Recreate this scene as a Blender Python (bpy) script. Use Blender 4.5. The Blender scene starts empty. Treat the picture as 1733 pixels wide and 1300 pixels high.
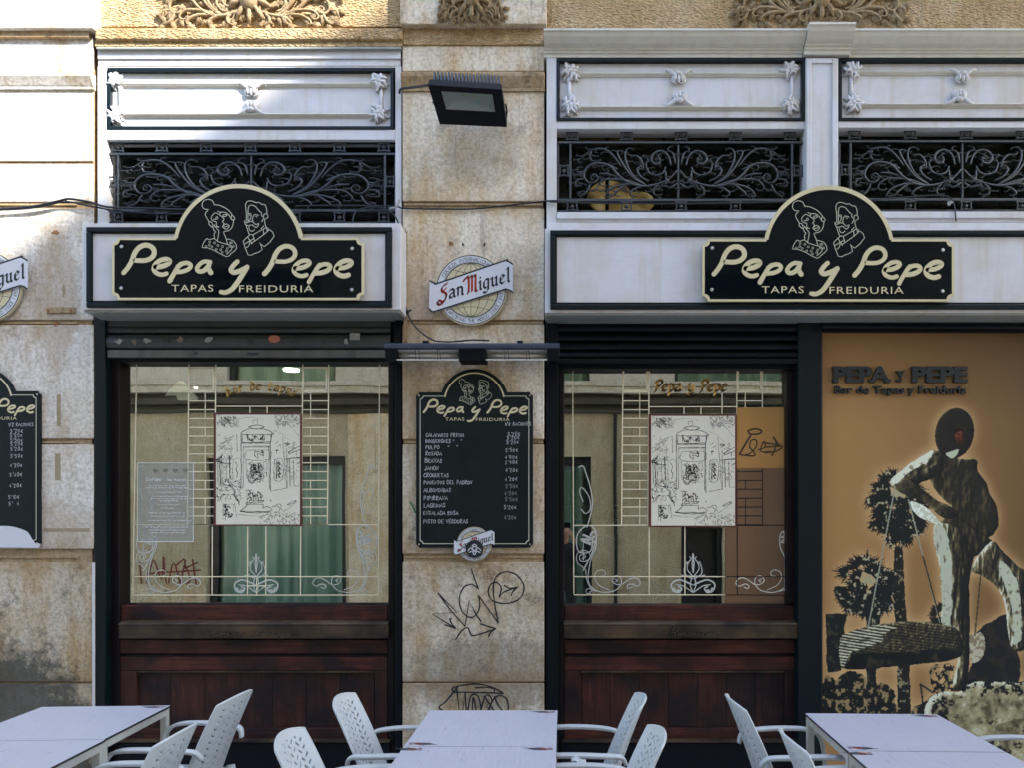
import bpy, math, random
import numpy as np
from mathutils import Vector, Matrix, Euler
from math import sin, cos, pi, radians as R
random.seed(7)
C = bpy.context.scene.collection
SC = bpy.context.scene

# ------------------------------------------------------------------ camera, sky, sun, exposure
D, F, PX, PY, EYE = 5.3, 1326.0, 955.0, 890.0, 1.77      # metres to facade, focal (photo px), principal point, eye height
cam_d = bpy.data.cameras.new('camera')
cam = bpy.data.objects.new('camera', cam_d); C.objects.link(cam)
cam.location = (0, -D, EYE); cam.rotation_euler = (R(90), 0, 0)
cam_d.sensor_width = 36; cam_d.lens = 36*F/1733
cam_d.shift_x = (866.5-PX)/1733; cam_d.shift_y = (PY-650)/1733
cam_d.clip_start = 0.1; cam_d.clip_end = 500
SC.camera = cam

SUNV = Vector((0.60, -0.50, 0.625)).normalized()            # towards the sun
world = bpy.data.worlds.new('World'); SC.world = world; world.use_nodes = True
wn = world.node_tree; wn.nodes.clear()
sky = wn.nodes.new('ShaderNodeTexSky'); sky.sky_type = 'NISHITA'; sky.sun_disc = False
sky.sun_elevation = math.asin(SUNV.z); sky.sun_rotation = math.atan2(SUNV.x, SUNV.y)
sky.air_density = 1.0; sky.dust_density = 1.0; sky.ozone_density = 1.0
bg = wn.nodes.new('ShaderNodeBackground'); bg.inputs['Strength'].default_value = 0.15
wo = wn.nodes.new('ShaderNodeOutputWorld')
wn.links.new(sky.outputs[0], bg.inputs[0]); wn.links.new(bg.outputs[0], wo.inputs[0])
sun_d = bpy.data.lights.new('sun', 'SUN'); sun_d.energy = 3.2; sun_d.angle = R(0.9); sun_d.color = (1.0, 0.96, 0.91)
sun = bpy.data.objects.new('sun', sun_d); C.objects.link(sun)
sun.rotation_euler = SUNV.to_track_quat('Z', 'Y').to_euler(); sun.location = (6, -4, 12)
SC.view_settings.view_transform = 'Standard'; SC.view_settings.look = 'None'
SC.view_settings.gamma = 1.0; SC.view_settings.use_curve_mapping = False
SC.view_settings.exposure = 2.28
SC.render.engine = 'CYCLES'

# ------------------------------------------------------------------ helpers
def w(px, py, y=0.0):
    """photo pixel -> world point on the plane at depth y"""
    d = D + y
    return Vector(((px-PX)*d/F, y, EYE+(PY-py)*d/F))

def lin(c):
    c /= 255.0
    return c/12.92 if c <= 0.04045 else ((c+0.055)/1.055)**2.4
def rgb(r, g, b, k=1.0):
    return (lin(r)*k, lin(g)*k, lin(b)*k, 1.0)

def mat(name, col, rough=0.5, metal=0.0, bump=0.0, bscale=60.0, var=0.0, vscale=6.0, col2=None, stretch=(1, 1, 1),
        spec=0.5, emit=None, estr=0.0, coat=0.0, detail=8):
    m = bpy.data.materials.new(name); m.use_nodes = True
    nt = m.node_tree; p = nt.nodes['Principled BSDF']
    p.inputs['Roughness'].default_value = rough; p.inputs['Metallic'].default_value = metal
    p.inputs['Specular IOR Level'].default_value = spec; p.inputs['Coat Weight'].default_value = coat
    p.inputs['Base Color'].default_value = col
    tc = nt.nodes.new('ShaderNodeNewGeometry')
    mp = nt.nodes.new('ShaderNodeMapping'); mp.inputs['Scale'].default_value = stretch
    nt.links.new(tc.outputs['Position'], mp.inputs[0])
    if col2 is not None:
        n = nt.nodes.new('ShaderNodeTexNoise'); n.inputs['Scale'].default_value = vscale; n.inputs['Detail'].default_value = detail
        n.inputs['Roughness'].default_value = 0.65
        nt.links.new(mp.outputs[0], n.inputs['Vector'])
        r = nt.nodes.new('ShaderNodeValToRGB'); r.color_ramp.elements[0].position = 0.5-0.22; r.color_ramp.elements[1].position = 0.5+0.22
        r.color_ramp.elements[0].color = col; r.color_ramp.elements[1].color = col2
        nt.links.new(n.outputs[0], r.inputs[0]); nt.links.new(r.outputs[0], p.inputs['Base Color'])
        rr = nt.nodes.new('ShaderNodeMapRange'); rr.inputs[3].default_value = max(rough-0.1, 0.02); rr.inputs[4].default_value = min(rough+0.12, 1)
        nt.links.new(n.outputs[0], rr.inputs[0]); nt.links.new(rr.outputs[0], p.inputs['Roughness'])
    if bump > 0:
        n = nt.nodes.new('ShaderNodeTexNoise'); n.inputs['Scale'].default_value = bscale; n.inputs['Detail'].default_value = 6
        nt.links.new(mp.outputs[0], n.inputs['Vector'])
        b = nt.nodes.new('ShaderNodeBump'); b.inputs['Strength'].default_value = bump; b.inputs['Distance'].default_value = 0.01
        nt.links.new(n.outputs[0], b.inputs['Height']); nt.links.new(b.outputs[0], p.inputs['Normal'])
    if emit:
        p.inputs['Emission Color'].default_value = emit; p.inputs['Emission Strength'].default_value = estr
    return m

class N:
    """tiny node builder"""
    def __init__(s, m): s.nt = m.node_tree
    def __call__(s, t, **kw):
        n = s.nt.nodes.new('ShaderNode'+t)
        for k, v in kw.items():
            if k[0] == 'i' and (k[1].isupper() or k[1].isdigit()):
                key = k[1:]; key = int(key) if key.isdigit() else key.replace('_', ' ')
                n.inputs[key].default_value = v
            else: setattr(n, k, v)
        return n
    def l(s, a, b, ao=0): s.nt.links.new(a.outputs[ao] if not hasattr(a, 'is_linked') else a, b)
    def ramp(s, src, stops, ao=0):
        r = s.nt.nodes.new('ShaderNodeValToRGB'); e = r.color_ramp.elements
        while len(e) < len(stops): e.new(0.5)
        for el, (p, c) in zip(e, stops): el.position = p; el.color = c if len(c) == 4 else (*c, 1)
        s.nt.links.new(src.outputs[ao], r.inputs[0]); return r
    def mix(s, fac, a, b, mode='MIX'):
        n = s.nt.nodes.new('ShaderNodeMixRGB'); n.blend_type = mode
        for i, v in enumerate((fac, a, b)):
            if isinstance(v, bpy.types.Node): s.nt.links.new(v.outputs[0], n.inputs[i])
            elif hasattr(v, 'is_linked'): s.nt.links.new(v, n.inputs[i])
            else: n.inputs[i].default_value = v
        return n

def stone_mat(name, light, mid, warm, dark, warm_amt=0.5, pits=1.0, bump=0.5, drip=0.5, grime=0.3, worm=0.0, edge=0.0, stains=()):
    m = bpy.data.materials.new(name); m.use_nodes = True; n = N(m); p = m.node_tree.nodes['Principled BSDF']
    p.inputs['Roughness'].default_value = 0.85; p.inputs['Specular IOR Level'].default_value = 0.25
    g = n('NewGeometry'); oi = n('ObjectInfo')
    sh = n('VectorMath', operation='MULTIPLY_ADD'); n.l(oi.outputs['Random'], sh.inputs[0]); sh.inputs[1].default_value = (7, 3, 5)
    n.l(g, sh.inputs[2])
    big = n('TexNoise', iScale=2.2, iDetail=8.0, iRoughness=0.7); n.l(sh, big.inputs['Vector'])
    base = n.ramp(big, [(0.33, mid), (0.62, light)])
    wmp = n('Mapping'); wmp.inputs['Scale'].default_value = (3.0, 3, 1.2); n.l(sh, wmp.inputs[0])
    wn_ = n('TexNoise', iScale=1.3, iDetail=9.0, iRoughness=0.72); n.l(wmp, wn_.inputs['Vector'])
    wf = n.ramp(wn_, [(0.53-0.2*warm_amt, (0, 0, 0)), (0.72-0.1*warm_amt, (1, 1, 1))])
    c = n.mix(wf, base, warm)
    # vertical drips
    dm = n('Mapping'); dm.inputs['Scale'].default_value = (26, 26, 1.1); n.l(sh, dm.inputs[0])
    dn = n('TexNoise', iScale=1.0, iDetail=5.0, iRoughness=0.6); n.l(dm, dn.inputs['Vector'])
    df = n.ramp(dn, [(0.50, (0, 0, 0)), (0.75, (drip, drip, drip))])
    c = n.mix(df, c, light)
    df2 = n.ramp(dn, [(0.26, (drip, drip, drip)), (0.42, (0, 0, 0))])
    c = n.mix(df2, c, dark)
    # fine mottling
    fn = n('TexNoise', iScale=38.0, iDetail=8.0, iRoughness=0.75); n.l(g, fn.inputs['Vector'])
    ff = n.ramp(fn, [(0.36, (0.60, 0.57, 0.52)), (0.56, (1.10, 1.10, 1.12))])
    c = n.mix(0.85, c, ff, 'MULTIPLY')
    # grime clouds
    gn = n('TexNoise', iScale=4.5, iDetail=10.0, iRoughness=0.8); n.l(sh, gn.inputs['Vector'])
    gf = n.ramp(gn, [(0.55, (0, 0, 0)), (0.66, (grime, grime, grime))])
    c = n.mix(gf, c, dark)
    # pits
    pn = n('TexVoronoi', iScale=85.0); n.l(g, pn.inputs['Vector'])
    pf = n.ramp(pn, [(0.10, (1, 1, 1)), (0.24, (0, 0, 0))])
    pm = n('TexNoise', iScale=9.0, iDetail=5.0); n.l(sh, pm.inputs['Vector'])
    pmf = n.ramp(pm, [(0.47, (0, 0, 0)), (0.56, (pits, pits, pits))])
    pk = n.mix(1.0, pf, pmf, 'MULTIPLY')
    c = n.mix(pk, c, dark)
    if edge:      # rust-brown staining that has crept in from the joints of each block
        tcn = n('TexCoord'); sx = n('SeparateXYZ'); n.l(tcn.outputs['Generated'], sx.inputs[0])
        ez = n('Math', operation='SUBTRACT'); n.l(sx.outputs['Z'], ez.inputs[0]); ez.inputs[1].default_value = .5
        ea = n('Math', operation='ABSOLUTE'); n.l(ez, ea.inputs[0])
        en = n('Math', operation='MULTIPLY_ADD'); n.l(gn.outputs[0], en.inputs[0]); en.inputs[1].default_value = .45; n.l(ea, en.inputs[2])
        ef_ = n.ramp(en, [(.60, (0, 0, 0)), (.80, (edge, edge, edge))]); c = n.mix(ef_, c, (warm[0]*.72, warm[1]*.62, warm[2]*.5, 1))
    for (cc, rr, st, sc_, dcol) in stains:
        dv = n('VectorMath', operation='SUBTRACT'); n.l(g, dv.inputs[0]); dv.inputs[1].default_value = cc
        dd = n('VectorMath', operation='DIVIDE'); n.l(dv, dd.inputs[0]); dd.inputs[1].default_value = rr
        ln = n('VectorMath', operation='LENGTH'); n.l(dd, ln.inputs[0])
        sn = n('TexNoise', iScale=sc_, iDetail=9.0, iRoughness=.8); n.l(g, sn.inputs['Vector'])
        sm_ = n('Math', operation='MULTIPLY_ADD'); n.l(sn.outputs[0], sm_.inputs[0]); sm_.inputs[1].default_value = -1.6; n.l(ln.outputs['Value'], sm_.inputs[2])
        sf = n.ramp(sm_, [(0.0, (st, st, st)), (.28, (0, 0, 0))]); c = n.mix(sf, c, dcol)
    n.l(c, p.inputs['Base Color'])
    b1 = n('Bump', iStrength=bump, iDistance=0.006); n.l(fn, b1.inputs['Height'])
    b2 = n('Bump', iStrength=bump*0.8, iDistance=0.03); n.l(gn, b2.inputs['Height']); n.l(b1, b2.inputs['Normal'])
    b3 = n('Bump', iStrength=0.6, iDistance=0.006, invert=True); n.l(pk, b3.inputs['Height']); n.l(b2, b3.inputs['Normal'])
    last = b3
    if worm:
        wm = n('Mapping'); wm.inputs['Scale'].default_value = (1, 1, 2.2); n.l(g, wm.inputs[0])
        v = n('TexVoronoi', feature='SMOOTH_F1', iScale=48.0); n.l(wm, v.inputs['Vector'])
        b4 = n('Bump', iStrength=worm, iDistance=0.02); n.l(v, b4.inputs['Height']); n.l(b3, b4.inputs['Normal']); last = b4
    n.l(last, p.inputs['Normal'])
    return m

class M:
    """mesh collector in world coordinates"""
    def __init__(s): s.v = []; s.f = []; s.c = None
    def add(s, vs, fs):
        o = len(s.v); s.v += [tuple(v) for v in vs]; s.f += [tuple(i+o for i in f) for f in fs]; return s
    def box(s, a, b):
        x0, x1 = sorted((a[0], b[0])); y0, y1 = sorted((a[1], b[1])); z0, z1 = sorted((a[2], b[2]))
        return s.add([(x0,y0,z0),(x1,y0,z0),(x1,y1,z0),(x0,y1,z0),(x0,y0,z1),(x1,y0,z1),(x1,y1,z1),(x0,y1,z1)],
                     [(0,3,2,1),(4,5,6,7),(0,1,5,4),(1,2,6,5),(2,3,7,6),(3,0,4,7)])
    def pbox(s, x0, y0, x1, y1, yf, yb):
        """box whose FRONT face covers the photo rectangle when seen at depth yf"""
        a = w(x0, y0, yf); b = w(x1, y1, yf)
        return s.box((a.x, yf, a.z), (b.x, yb, b.z))
    def prism(s, pts, y0, y1):
        """pts: (x,z) outline -> extruded from y0 (front) to y1"""
        n = len(pts); A = sum(pts[i][0]*pts[(i+1) % n][1]-pts[(i+1) % n][0]*pts[i][1] for i in range(n))
        if A < 0: pts = pts[::-1]
        vs = [(x, y0, z) for x, z in pts]+[(x, y1, z) for x, z in pts]
        fs = [tuple(range(n)), tuple(range(2*n-1, n-1, -1))]
        for i in range(n):
            j = (i+1) % n; fs.append((i, i+n, j+n, j))
        return s.add(vs, fs)
    def profile(s, prof, x0, x1, caps=True):
        """prof: list of (y,z) front outline (open, closed by its ends) swept along x"""
        n = len(prof)
        vs = [(x0, y, z) for y, z in prof]+[(x1, y, z) for y, z in prof]
        fs = [(i, (i+1) % n, (i+1) % n+n, i+n) for i in range(n)]
        if caps: fs += [tuple(range(n-1, -1, -1)), tuple(range(n, 2*n))]
        return s.add(vs, fs)
    def tube(s, path, rad, seg=6, flat=1.0, caps=True):
        """tapered tube; flat squashes the section along y"""
        path = [Vector(p) for p in path]; n = len(path)
        if n < 2: return s
        if not hasattr(rad, '__len__'): rad = [rad]*n
        vs = []; fs = []
        up = Vector((0, 1, 0)); t0 = (path[1]-path[0])
        if t0.length > 0 and abs(t0.normalized().dot(up)) > 0.9: up = Vector((1, 0, 0))
        for i, p in enumerate(path):
            t = (path[min(i+1, n-1)]-path[max(i-1, 0)])
            t = t.normalized() if t.length > 1e-9 else Vector((0, 0, 1))
            a = up-t*up.dot(t)
            if a.length < 1e-3: a = Vector((0, 0, 1))-t*t.z
            a.normalize(); up = a; b = t.cross(a)
            for k in range(seg):
                th = 2*pi*k/seg
                o = a*cos(th)*rad[i]*flat+b*sin(th)*rad[i]
                vs.append(p+o)
        for i in range(n-1):
            for k in range(seg):
                q = (k+1) % seg
                fs.append((i*seg+k, i*seg+q, (i+1)*seg+q, (i+1)*seg+k))
        if caps: fs += [tuple(range(seg-1, -1, -1)), tuple(range((n-1)*seg, n*seg))]
        return s.add(vs, fs)
    def ribbon(s, path, wd, y, th=0.001, caps=6):
        """flat stroke in the xz plane, front face at y; path (x,z), wd full width or list"""
        n = len(path)
        if n < 2: return s
        if not hasattr(wd, '__len__'): wd = [wd]*n
        P = [Vector(p) for p in path]; L = []; Rr = []
        for i in range(n):
            t = P[min(i+1, n-1)]-P[max(i-1, 0)]
            t = t.normalized() if t.length > 1e-9 else Vector((1, 0))
            nn = Vector((-t.y, t.x))*wd[i]/2
            L.append(P[i]+nn); Rr.append(P[i]-nn)
        def arc(c, a0, a1, r, k):
            return [c+Vector((cos(a0+(a1-a0)*j/k), sin(a0+(a1-a0)*j/k)))*r for j in range(1, k)]
        vs = []; fs = []
        for a, b in zip(L, Rr): vs += [(a.x, y, a.y), (b.x, y, b.y)]
        for i in range(n-1): fs.append((2*i, 2*i+1, 2*i+3, 2*i+2))
        if caps:
            for i, (pa, sgn) in ((0, (L, 1)), (n-1, (Rr, 1))):
                c = P[i]; d0 = pa[i]-c; a0 = math.atan2(d0.y, d0.x)
                pts = arc(c, a0, a0+pi, wd[i]/2, caps)
                base = len(vs); vs += [(q.x, y, q.y) for q in pts]
                A, B = (0, 1) if i == 0 else (2*n-1, 2*n-2)
                fs.append(tuple([A]+list(range(base, base+len(pts)))+[B]))
        if th > 0:
            k = len(vs); vs += [(x, y+th, z) for x, _, z in vs]
            ring = []
            m0 = [(2*i) for i in range(n)]; m1 = [(2*i+1) for i in range(n)]
            for i in range(n-1):
                fs.append((m0[i+1], m0[i], m0[i]+k, m0[i+1]+k)); fs.append((m1[i], m1[i+1], m1[i+1]+k, m1[i]+k))
        return s.add([(a, b, c) for a, b, c in vs], fs)
    def blob(s, c, r, seg=8, rings=5):
        vs = []; fs = []
        for i in range(rings+1):
            ph = pi*i/rings
            for k in range(seg):
                th = 2*pi*k/seg
                vs.append((c[0]+r[0]*sin(ph)*cos(th), c[1]+r[1]*sin(ph)*sin(th), c[2]+r[2]*cos(ph)))
        for i in range(rings):
            for k in range(seg):
                q = (k+1) % seg
                fs.append((i*seg+k, (i+1)*seg+k, (i+1)*seg+q, i*seg+q))
        return s.add(vs, fs)
    def disc(s, c, r, y0, y1, seg=32, r0=None):
        return s.prism([(c[0]+r*cos(2*pi*k/seg), c[1]+(r0 or r)*sin(2*pi*k/seg)) for k in range(seg)], y0, y1)
    def ring(s, c, r0, r1, y0, y1, seg=48):
        vs = []; fs = []
        for k in range(seg):
            a = 2*pi*k/seg
            for rr in (r0, r1):
                for yy in (y0, y1): vs.append((c[0]+rr*cos(a), yy, c[1]+rr*sin(a)))
        for k in range(seg):
            a = 4*k; b = 4*((k+1) % seg)
            fs += [(a, b, b+2, a+2), (a+2, b+2, b+3, a+3), (a+1, a+3, b+3, b+1), (a, a+1, b+1, b)]
        return s.add(vs, fs)
    def build(s, name, m, parent=None, bev=0.0, smooth=False, kind=None, seg=2, label=None, org=None):
        o3 = Vector((0, 0, 0))
        if parent is not None: o3 = parent.get('_o') and Vector(parent['_o']) or Vector((0, 0, 0))
        top = parent is None
        if top:
            V = s.v; xs = [v[0] for v in V]; ys = [v[1] for v in V]; zs = [v[2] for v in V]
            o3 = Vector(((min(xs)+max(xs))/2, (min(ys)+max(ys))/2, min(zs)))
        me = bpy.data.meshes.new(name)
        me.from_pydata([(v[0]-o3.x, v[1]-o3.y, v[2]-o3.z) for v in s.v], [], s.f); me.update()
        if m: me.materials.append(m)
        if smooth: me.polygons.foreach_set('use_smooth', [True]*len(me.polygons))
        o = bpy.data.objects.new(name, me); C.objects.link(o)
        o['_o'] = tuple(o3)
        if top: o.location = o3
        else:
            o.parent = parent
        if bev:
            b = o.modifiers.new('bevel', 'BEVEL'); b.width = bev; b.segments = seg; b.limit_method = 'ANGLE'; b.angle_limit = R(35)
        if kind: o['kind'] = kind
        if label: o['label'] = label
        return o

def thing(name, label, cat, loc=(0, 0, 0), group=None, kind=None):
    o = bpy.data.objects.new(name, None); C.objects.link(o); o.empty_display_size = 0.1
    o.location = loc; o['_o'] = tuple(loc)
    if label: o['label'] = label
    if cat: o['category'] = cat
    if group: o['group'] = group
    if kind: o['kind'] = kind
    return o
def tag(o, label, cat, group=None):
    o['label'] = label; o['category'] = cat
    if group: o['group'] = group
    return o
def copy_tree(o, parent=None):
    c = o.copy(); C.objects.link(c)
    if parent is not None: c.parent = parent
    for ch in list(o.children): copy_tree(ch, c)
    return c

def smooth(pts, k=6, closed=False):
    """Catmull-Rom through pts (tuples of any dimension)"""
    P = [Vector(p) for p in pts]; n = len(P)
    if n < 3: return [tuple(p) for p in P]
    out = []
    rng = range(n if closed else n-1)
    for i in rng:
        if closed: p0, p1, p2, p3 = P[(i-1) % n], P[i], P[(i+1) % n], P[(i+2) % n]
        else: p0, p1, p2, p3 = P[max(i-1, 0)], P[i], P[i+1], P[min(i+2, n-1)]
        for j in range(k):
            t = j/k
            out.append(tuple(0.5*((2*p1)+(p2-p0)*t+(2*p0-5*p1+4*p2-p3)*t*t+(3*p1-p0-3*p2+p3)*t**3)))
    out.append(tuple(P[0] if closed else P[-1]))
    return out
def zoomer(ox, oy, sc):
    return lambda x, y: (ox+x*sc, oy+y*sc)
def toxz(pts, y):
    """photo px -> (x,z) on plane y"""
    return [(v.x, v.z) for v in (w(a, b, y) for a, b in pts)]
S1 = D/F      # metres per photo px on the facade plane

_glyph = {}
def text_geo(txt, size, bold=0.0, shear=0.0, sx=1.0, spacing=1.0):
    """verts (x,z) and faces of a line of text from Blender's own font, left aligned at 0"""
    key = (txt, size, bold, shear, sx, spacing)
    if key in _glyph: return _glyph[key]
    cu = bpy.data.curves.new('t', 'FONT'); cu.body = txt; cu.size = size; cu.offset = bold; cu.shear = shear
    cu.space_character = spacing; cu.resolution_u = 3; cu.fill_mode = 'FRONT'
    ob = bpy.data.objects.new('t', cu)
    me = bpy.data.meshes.new_from_object(ob)
    vs = [(v.co.x*sx, v.co.y) for v in me.vertices]; fs = [tuple(p.vertices) for p in me.polygons]
    bpy.data.objects.remove(ob); bpy.data.curves.remove(cu); bpy.data.meshes.remove(me)
    _glyph[key] = (vs, fs); return vs, fs
def put_text(mb, txt, x, z, y, height, width=None, bold=0.0, shear=0.0, spacing=1.0, rot=0.0, center=False):
    """caps height ~ height; squeezed to width when given"""
    vs, fs = text_geo(txt, height/0.72, bold, shear, 1.0, spacing)
    if not vs: return
    x0 = min(v[0] for v in vs); x1 = max(v[0] for v in vs); k = (width/(x1-x0)) if width else 1.0
    ca, sa = cos(rot), sin(rot); out = []
    for a, b in vs:
        a = (a-x0)*k-((x1-x0)*k/2 if center else 0)
        out.append((x+a*ca-b*sa, y, z+a*sa+b*ca))
    # make sure faces look towards -y
    f2 = []
    for f in fs:
        (ax, _, az), (bx, _, bz), (cx, _, cz) = out[f[0]], out[f[1]], out[f[2]]
        cr = (bx-ax)*(cz-az)-(cx-ax)*(bz-az)
        f2.append(f if cr > 0 else f[::-1])
    mb.add(out, f2)

# single-stroke hand lettering, box 0..1 wide 0..1 high
def _o(cx, cy, rx, ry, a0=90, a1=450, n=10):
    return [(cx+rx*cos(R(a0+(a1-a0)*i/n)), cy+ry*sin(R(a0+(a1-a0)*i/n))) for i in range(n+1)]
HAND = {
 'A': [[(0,0),(.4,1),(.8,0)],[(.15,.35),(.65,.35)]], 'B': [[(.05,0),(.05,1),(.5,.95),(.55,.7),(.05,.55),(.6,.45),(.65,.1),(.05,0)]],
 'C': [[(.7,.85),(.4,1),(.05,.6),(.1,.15),(.4,0),(.75,.15)]], 'D': [[(.05,0),(.05,1),(.5,.9),(.75,.5),(.5,.1),(.05,0)]],
 'E': [[(.65,1),(.1,1),(.1,0),(.65,0)],[(.1,.5),(.5,.52)]], 'F': [[(.65,1),(.1,1),(.1,0)],[(.1,.5),(.5,.55)]],
 'G': [[(.7,.85),(.35,1),(.05,.5),(.3,0),(.7,.1),(.7,.45),(.45,.45)]], 'I': [[(.2,0),(.2,1)]],
 'H': [[(.05,0),(.05,1)],[(.65,0),(.65,1)],[(.05,.5),(.65,.5)]],
 'J': [[(.55,1),(.55,.15),(.3,0),(.05,.2)]], 'L': [[(.1,1),(.1,0),(.6,.02)]],
 'M': [[(0,0),(.1,1),(.4,.4),(.7,1),(.8,0)]], 'N': [[(.05,0),(.1,1),(.6,0),(.65,1)]], 'O': [_o(.38,.5,.34,.48)],
 'P': [[(.1,0),(.1,1),(.5,.95),(.6,.7),(.4,.5),(.1,.48)]], 'Q': [_o(.38,.5,.34,.48),[(.45,.25),(.8,-.1)]],
 'R': [[(.1,0),(.1,1),(.5,.95),(.58,.7),(.1,.5),(.65,0)]], 'S': [[(.6,.85),(.35,1),(.1,.8),(.3,.55),(.6,.3),(.35,0),(.05,.15)]],
 'T': [[(0,1),(.7,1)],[(.35,1),(.35,0)]], 'U': [[(.05,1),(.08,.2),(.35,0),(.6,.2),(.62,1)]], 'V': [[(0,1),(.35,0),(.7,1)]],
 'Y': [[(0,1),(.35,.5),(.7,1)],[(.35,.5),(.3,0)]], 'Z': [[(0,1),(.6,1),(0,0),(.65,0)]],
 '0': [_o(.3,.5,.26,.48)], '1': [[(.1,.8),(.3,1),(.3,0)]], '2': [[(.05,.8),(.3,1),(.55,.75),(.05,0),(.6,0)]],
 '3': [[(.05,.9),(.4,1),(.5,.75),(.2,.55),(.55,.3),(.3,0),(.05,.1)]], '4': [[(.4,0),(.4,1),(0,.3),(.6,.3)]],
 '5': [[(.55,1),(.1,1),(.1,.55),(.4,.6),(.55,.3),(.3,0),(.05,.1)]], '6': [[(.5,1),(.15,.6),(.08,.2),(.3,0),(.55,.2),(.4,.5),(.1,.35)]],
 '9': [[(.5,.6),(.3,.45),(.08,.7),(.3,1),(.5,.8),(.45,0)]], '7': [[(.05,1),(.6,1),(.25,0)]],
 "'": [[(.25,1.1),(.15,.8)]], '"': [[(.15,1.0),(.1,.75)],[(.4,1.0),(.35,.75)]], '/': [[(0,-.1),(.5,1.1)]],
 '€': [[(.6,.8),(.3,.8),(.15,.4),(.3,0),(.6,.05)],[(0,.5),(.45,.5)],[(0,.33),(.4,.33)]],
}
def hand(mb, txt, x, z, y, h, wd, adv=0.78, jit=0.06, rise=0.0, rnd=None):
    rnd = rnd or random
    cx = x
    for ch in txt:
        if ch == ' ': cx += h*0.55; continue
        g = HAND.get(ch)
        if g is None: continue
        hh = h*(1+rnd.uniform(-jit, jit)*2); dz = rnd.uniform(-jit, jit)*h
        narrow = ch in "I1'"
        for st in g:
            pts = [(cx+px*hh*0.85+0.12*py*hh*0.3, z+dz+py*hh+(cx-x)*rise) for px, py in st]
            mb.ribbon(smooth(pts, 3) if ch in 'BCDGJOPQRSU0235689' else pts, wd*rnd.uniform(.85, 1.1), y, th=0, caps=3)
        cx += h*(0.42 if narrow else adv)
    return cx
def nib(mb, pts, wd, ang, y, th=0.0):
    """broad-nib pen stroke: pts (x,z); a parallelogram swept along the path"""
    dx, dz = cos(ang)*wd/2, sin(ang)*wd/2
    t = 0.12*wd; nx, nz = -sin(ang)*t, cos(ang)*t
    for (ax, az), (bx, bz) in zip(pts[:-1], pts[1:]):
        q = []
        for cx, cz in ((ax, az), (bx, bz)):
            for sx_, sn in ((-1, -1), (1, -1), (1, 1), (-1, 1)):
                q.append((cx+dx*sx_+nx*sn, cz+dz*sx_+nz*sn))
        # convex hull
        q = sorted(set(q))
        def half(it):
            o = []
            for p in it:
                while len(o) > 1 and (o[-1][0]-o[-2][0])*(p[1]-o[-2][1])-(o[-1][1]-o[-2][1])*(p[0]-o[-2][0]) <= 0: o.pop()
                o.append(p)
            return o
        h = half(q)[:-1]+half(q[::-1])[:-1]
        if len(h) > 2: mb.add([(a, y, b) for a, b in h], [tuple(range(len(h)))])

# ------------------------------------------------------------------ materials
LIGHT = (0.50, 0.47, 0.42); MID = (0.40, 0.36, 0.30); WARM = (0.44, 0.31, 0.16); DARK = (0.10, 0.085, 0.065)
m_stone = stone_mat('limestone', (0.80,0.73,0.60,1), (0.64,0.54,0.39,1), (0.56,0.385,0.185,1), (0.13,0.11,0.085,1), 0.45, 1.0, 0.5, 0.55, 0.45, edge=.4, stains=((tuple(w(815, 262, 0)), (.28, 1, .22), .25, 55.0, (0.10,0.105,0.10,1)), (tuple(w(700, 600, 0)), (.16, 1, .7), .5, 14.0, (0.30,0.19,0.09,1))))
m_stone_low = stone_mat('weathered_limestone', (0.72,0.66,0.54,1), (0.51,0.42,0.285,1), (0.45,0.31,0.15,1), (0.07,0.058,0.045,1), 0.6, 1.0, 0.8, 0.3, 0.85, edge=.7, stains=((tuple(w(0, 1290, 0)), (.75, 1, .85), .85, 7.0, (0.045,0.05,0.042,1)), (tuple(w(830, 1140, 0)), (.6, 1, .26), .4, 18.0, (0.10,0.075,0.05,1))))
m_joint = stone_mat('stained_joint_stone', (0.42,0.33,0.21,1), (0.36,0.26,0.15,1), (0.40,0.26,0.12,1), (0.08,0.06,0.04,1), 0.7, 0.7, 0.6, 0.5, 0.8)
m_white_stone = stone_mat('painted_stone', (0.76,0.725,0.66,1), (0.65,0.59,0.48,1), (0.48,0.36,0.22,1), (0.16,0.11,0.07,1), 0.12, 0.8, 0.6, 0.3, 0.40, edge=.3, stains=((tuple(w(95, 500, 0)), (.16, 1, .5), .45, 12.0, (0.36,0.24,0.12,1)), (tuple(w(40, 910, 0)), (.8, 1, .26), .4, 9.0, (0.36,0.26,0.15,1))))
m_ochre = stone_mat('ochre_plaster', (0.52,0.39,0.22,1), (0.44,0.30,0.14,1), (0.38,0.24,0.10,1), (0.13,0.085,0.045,1), 0.4, 0.6, 0.5, 0.35, 0.4, worm=0.8)
m_carve = stone_mat('carved_stone', (0.42,0.32,0.19,1), (0.33,0.235,0.125,1), (0.30,0.20,0.095,1), (0.08,0.055,0.03,1), 0.4, 0.3, 0.5, 0.2, 0.7)
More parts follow.
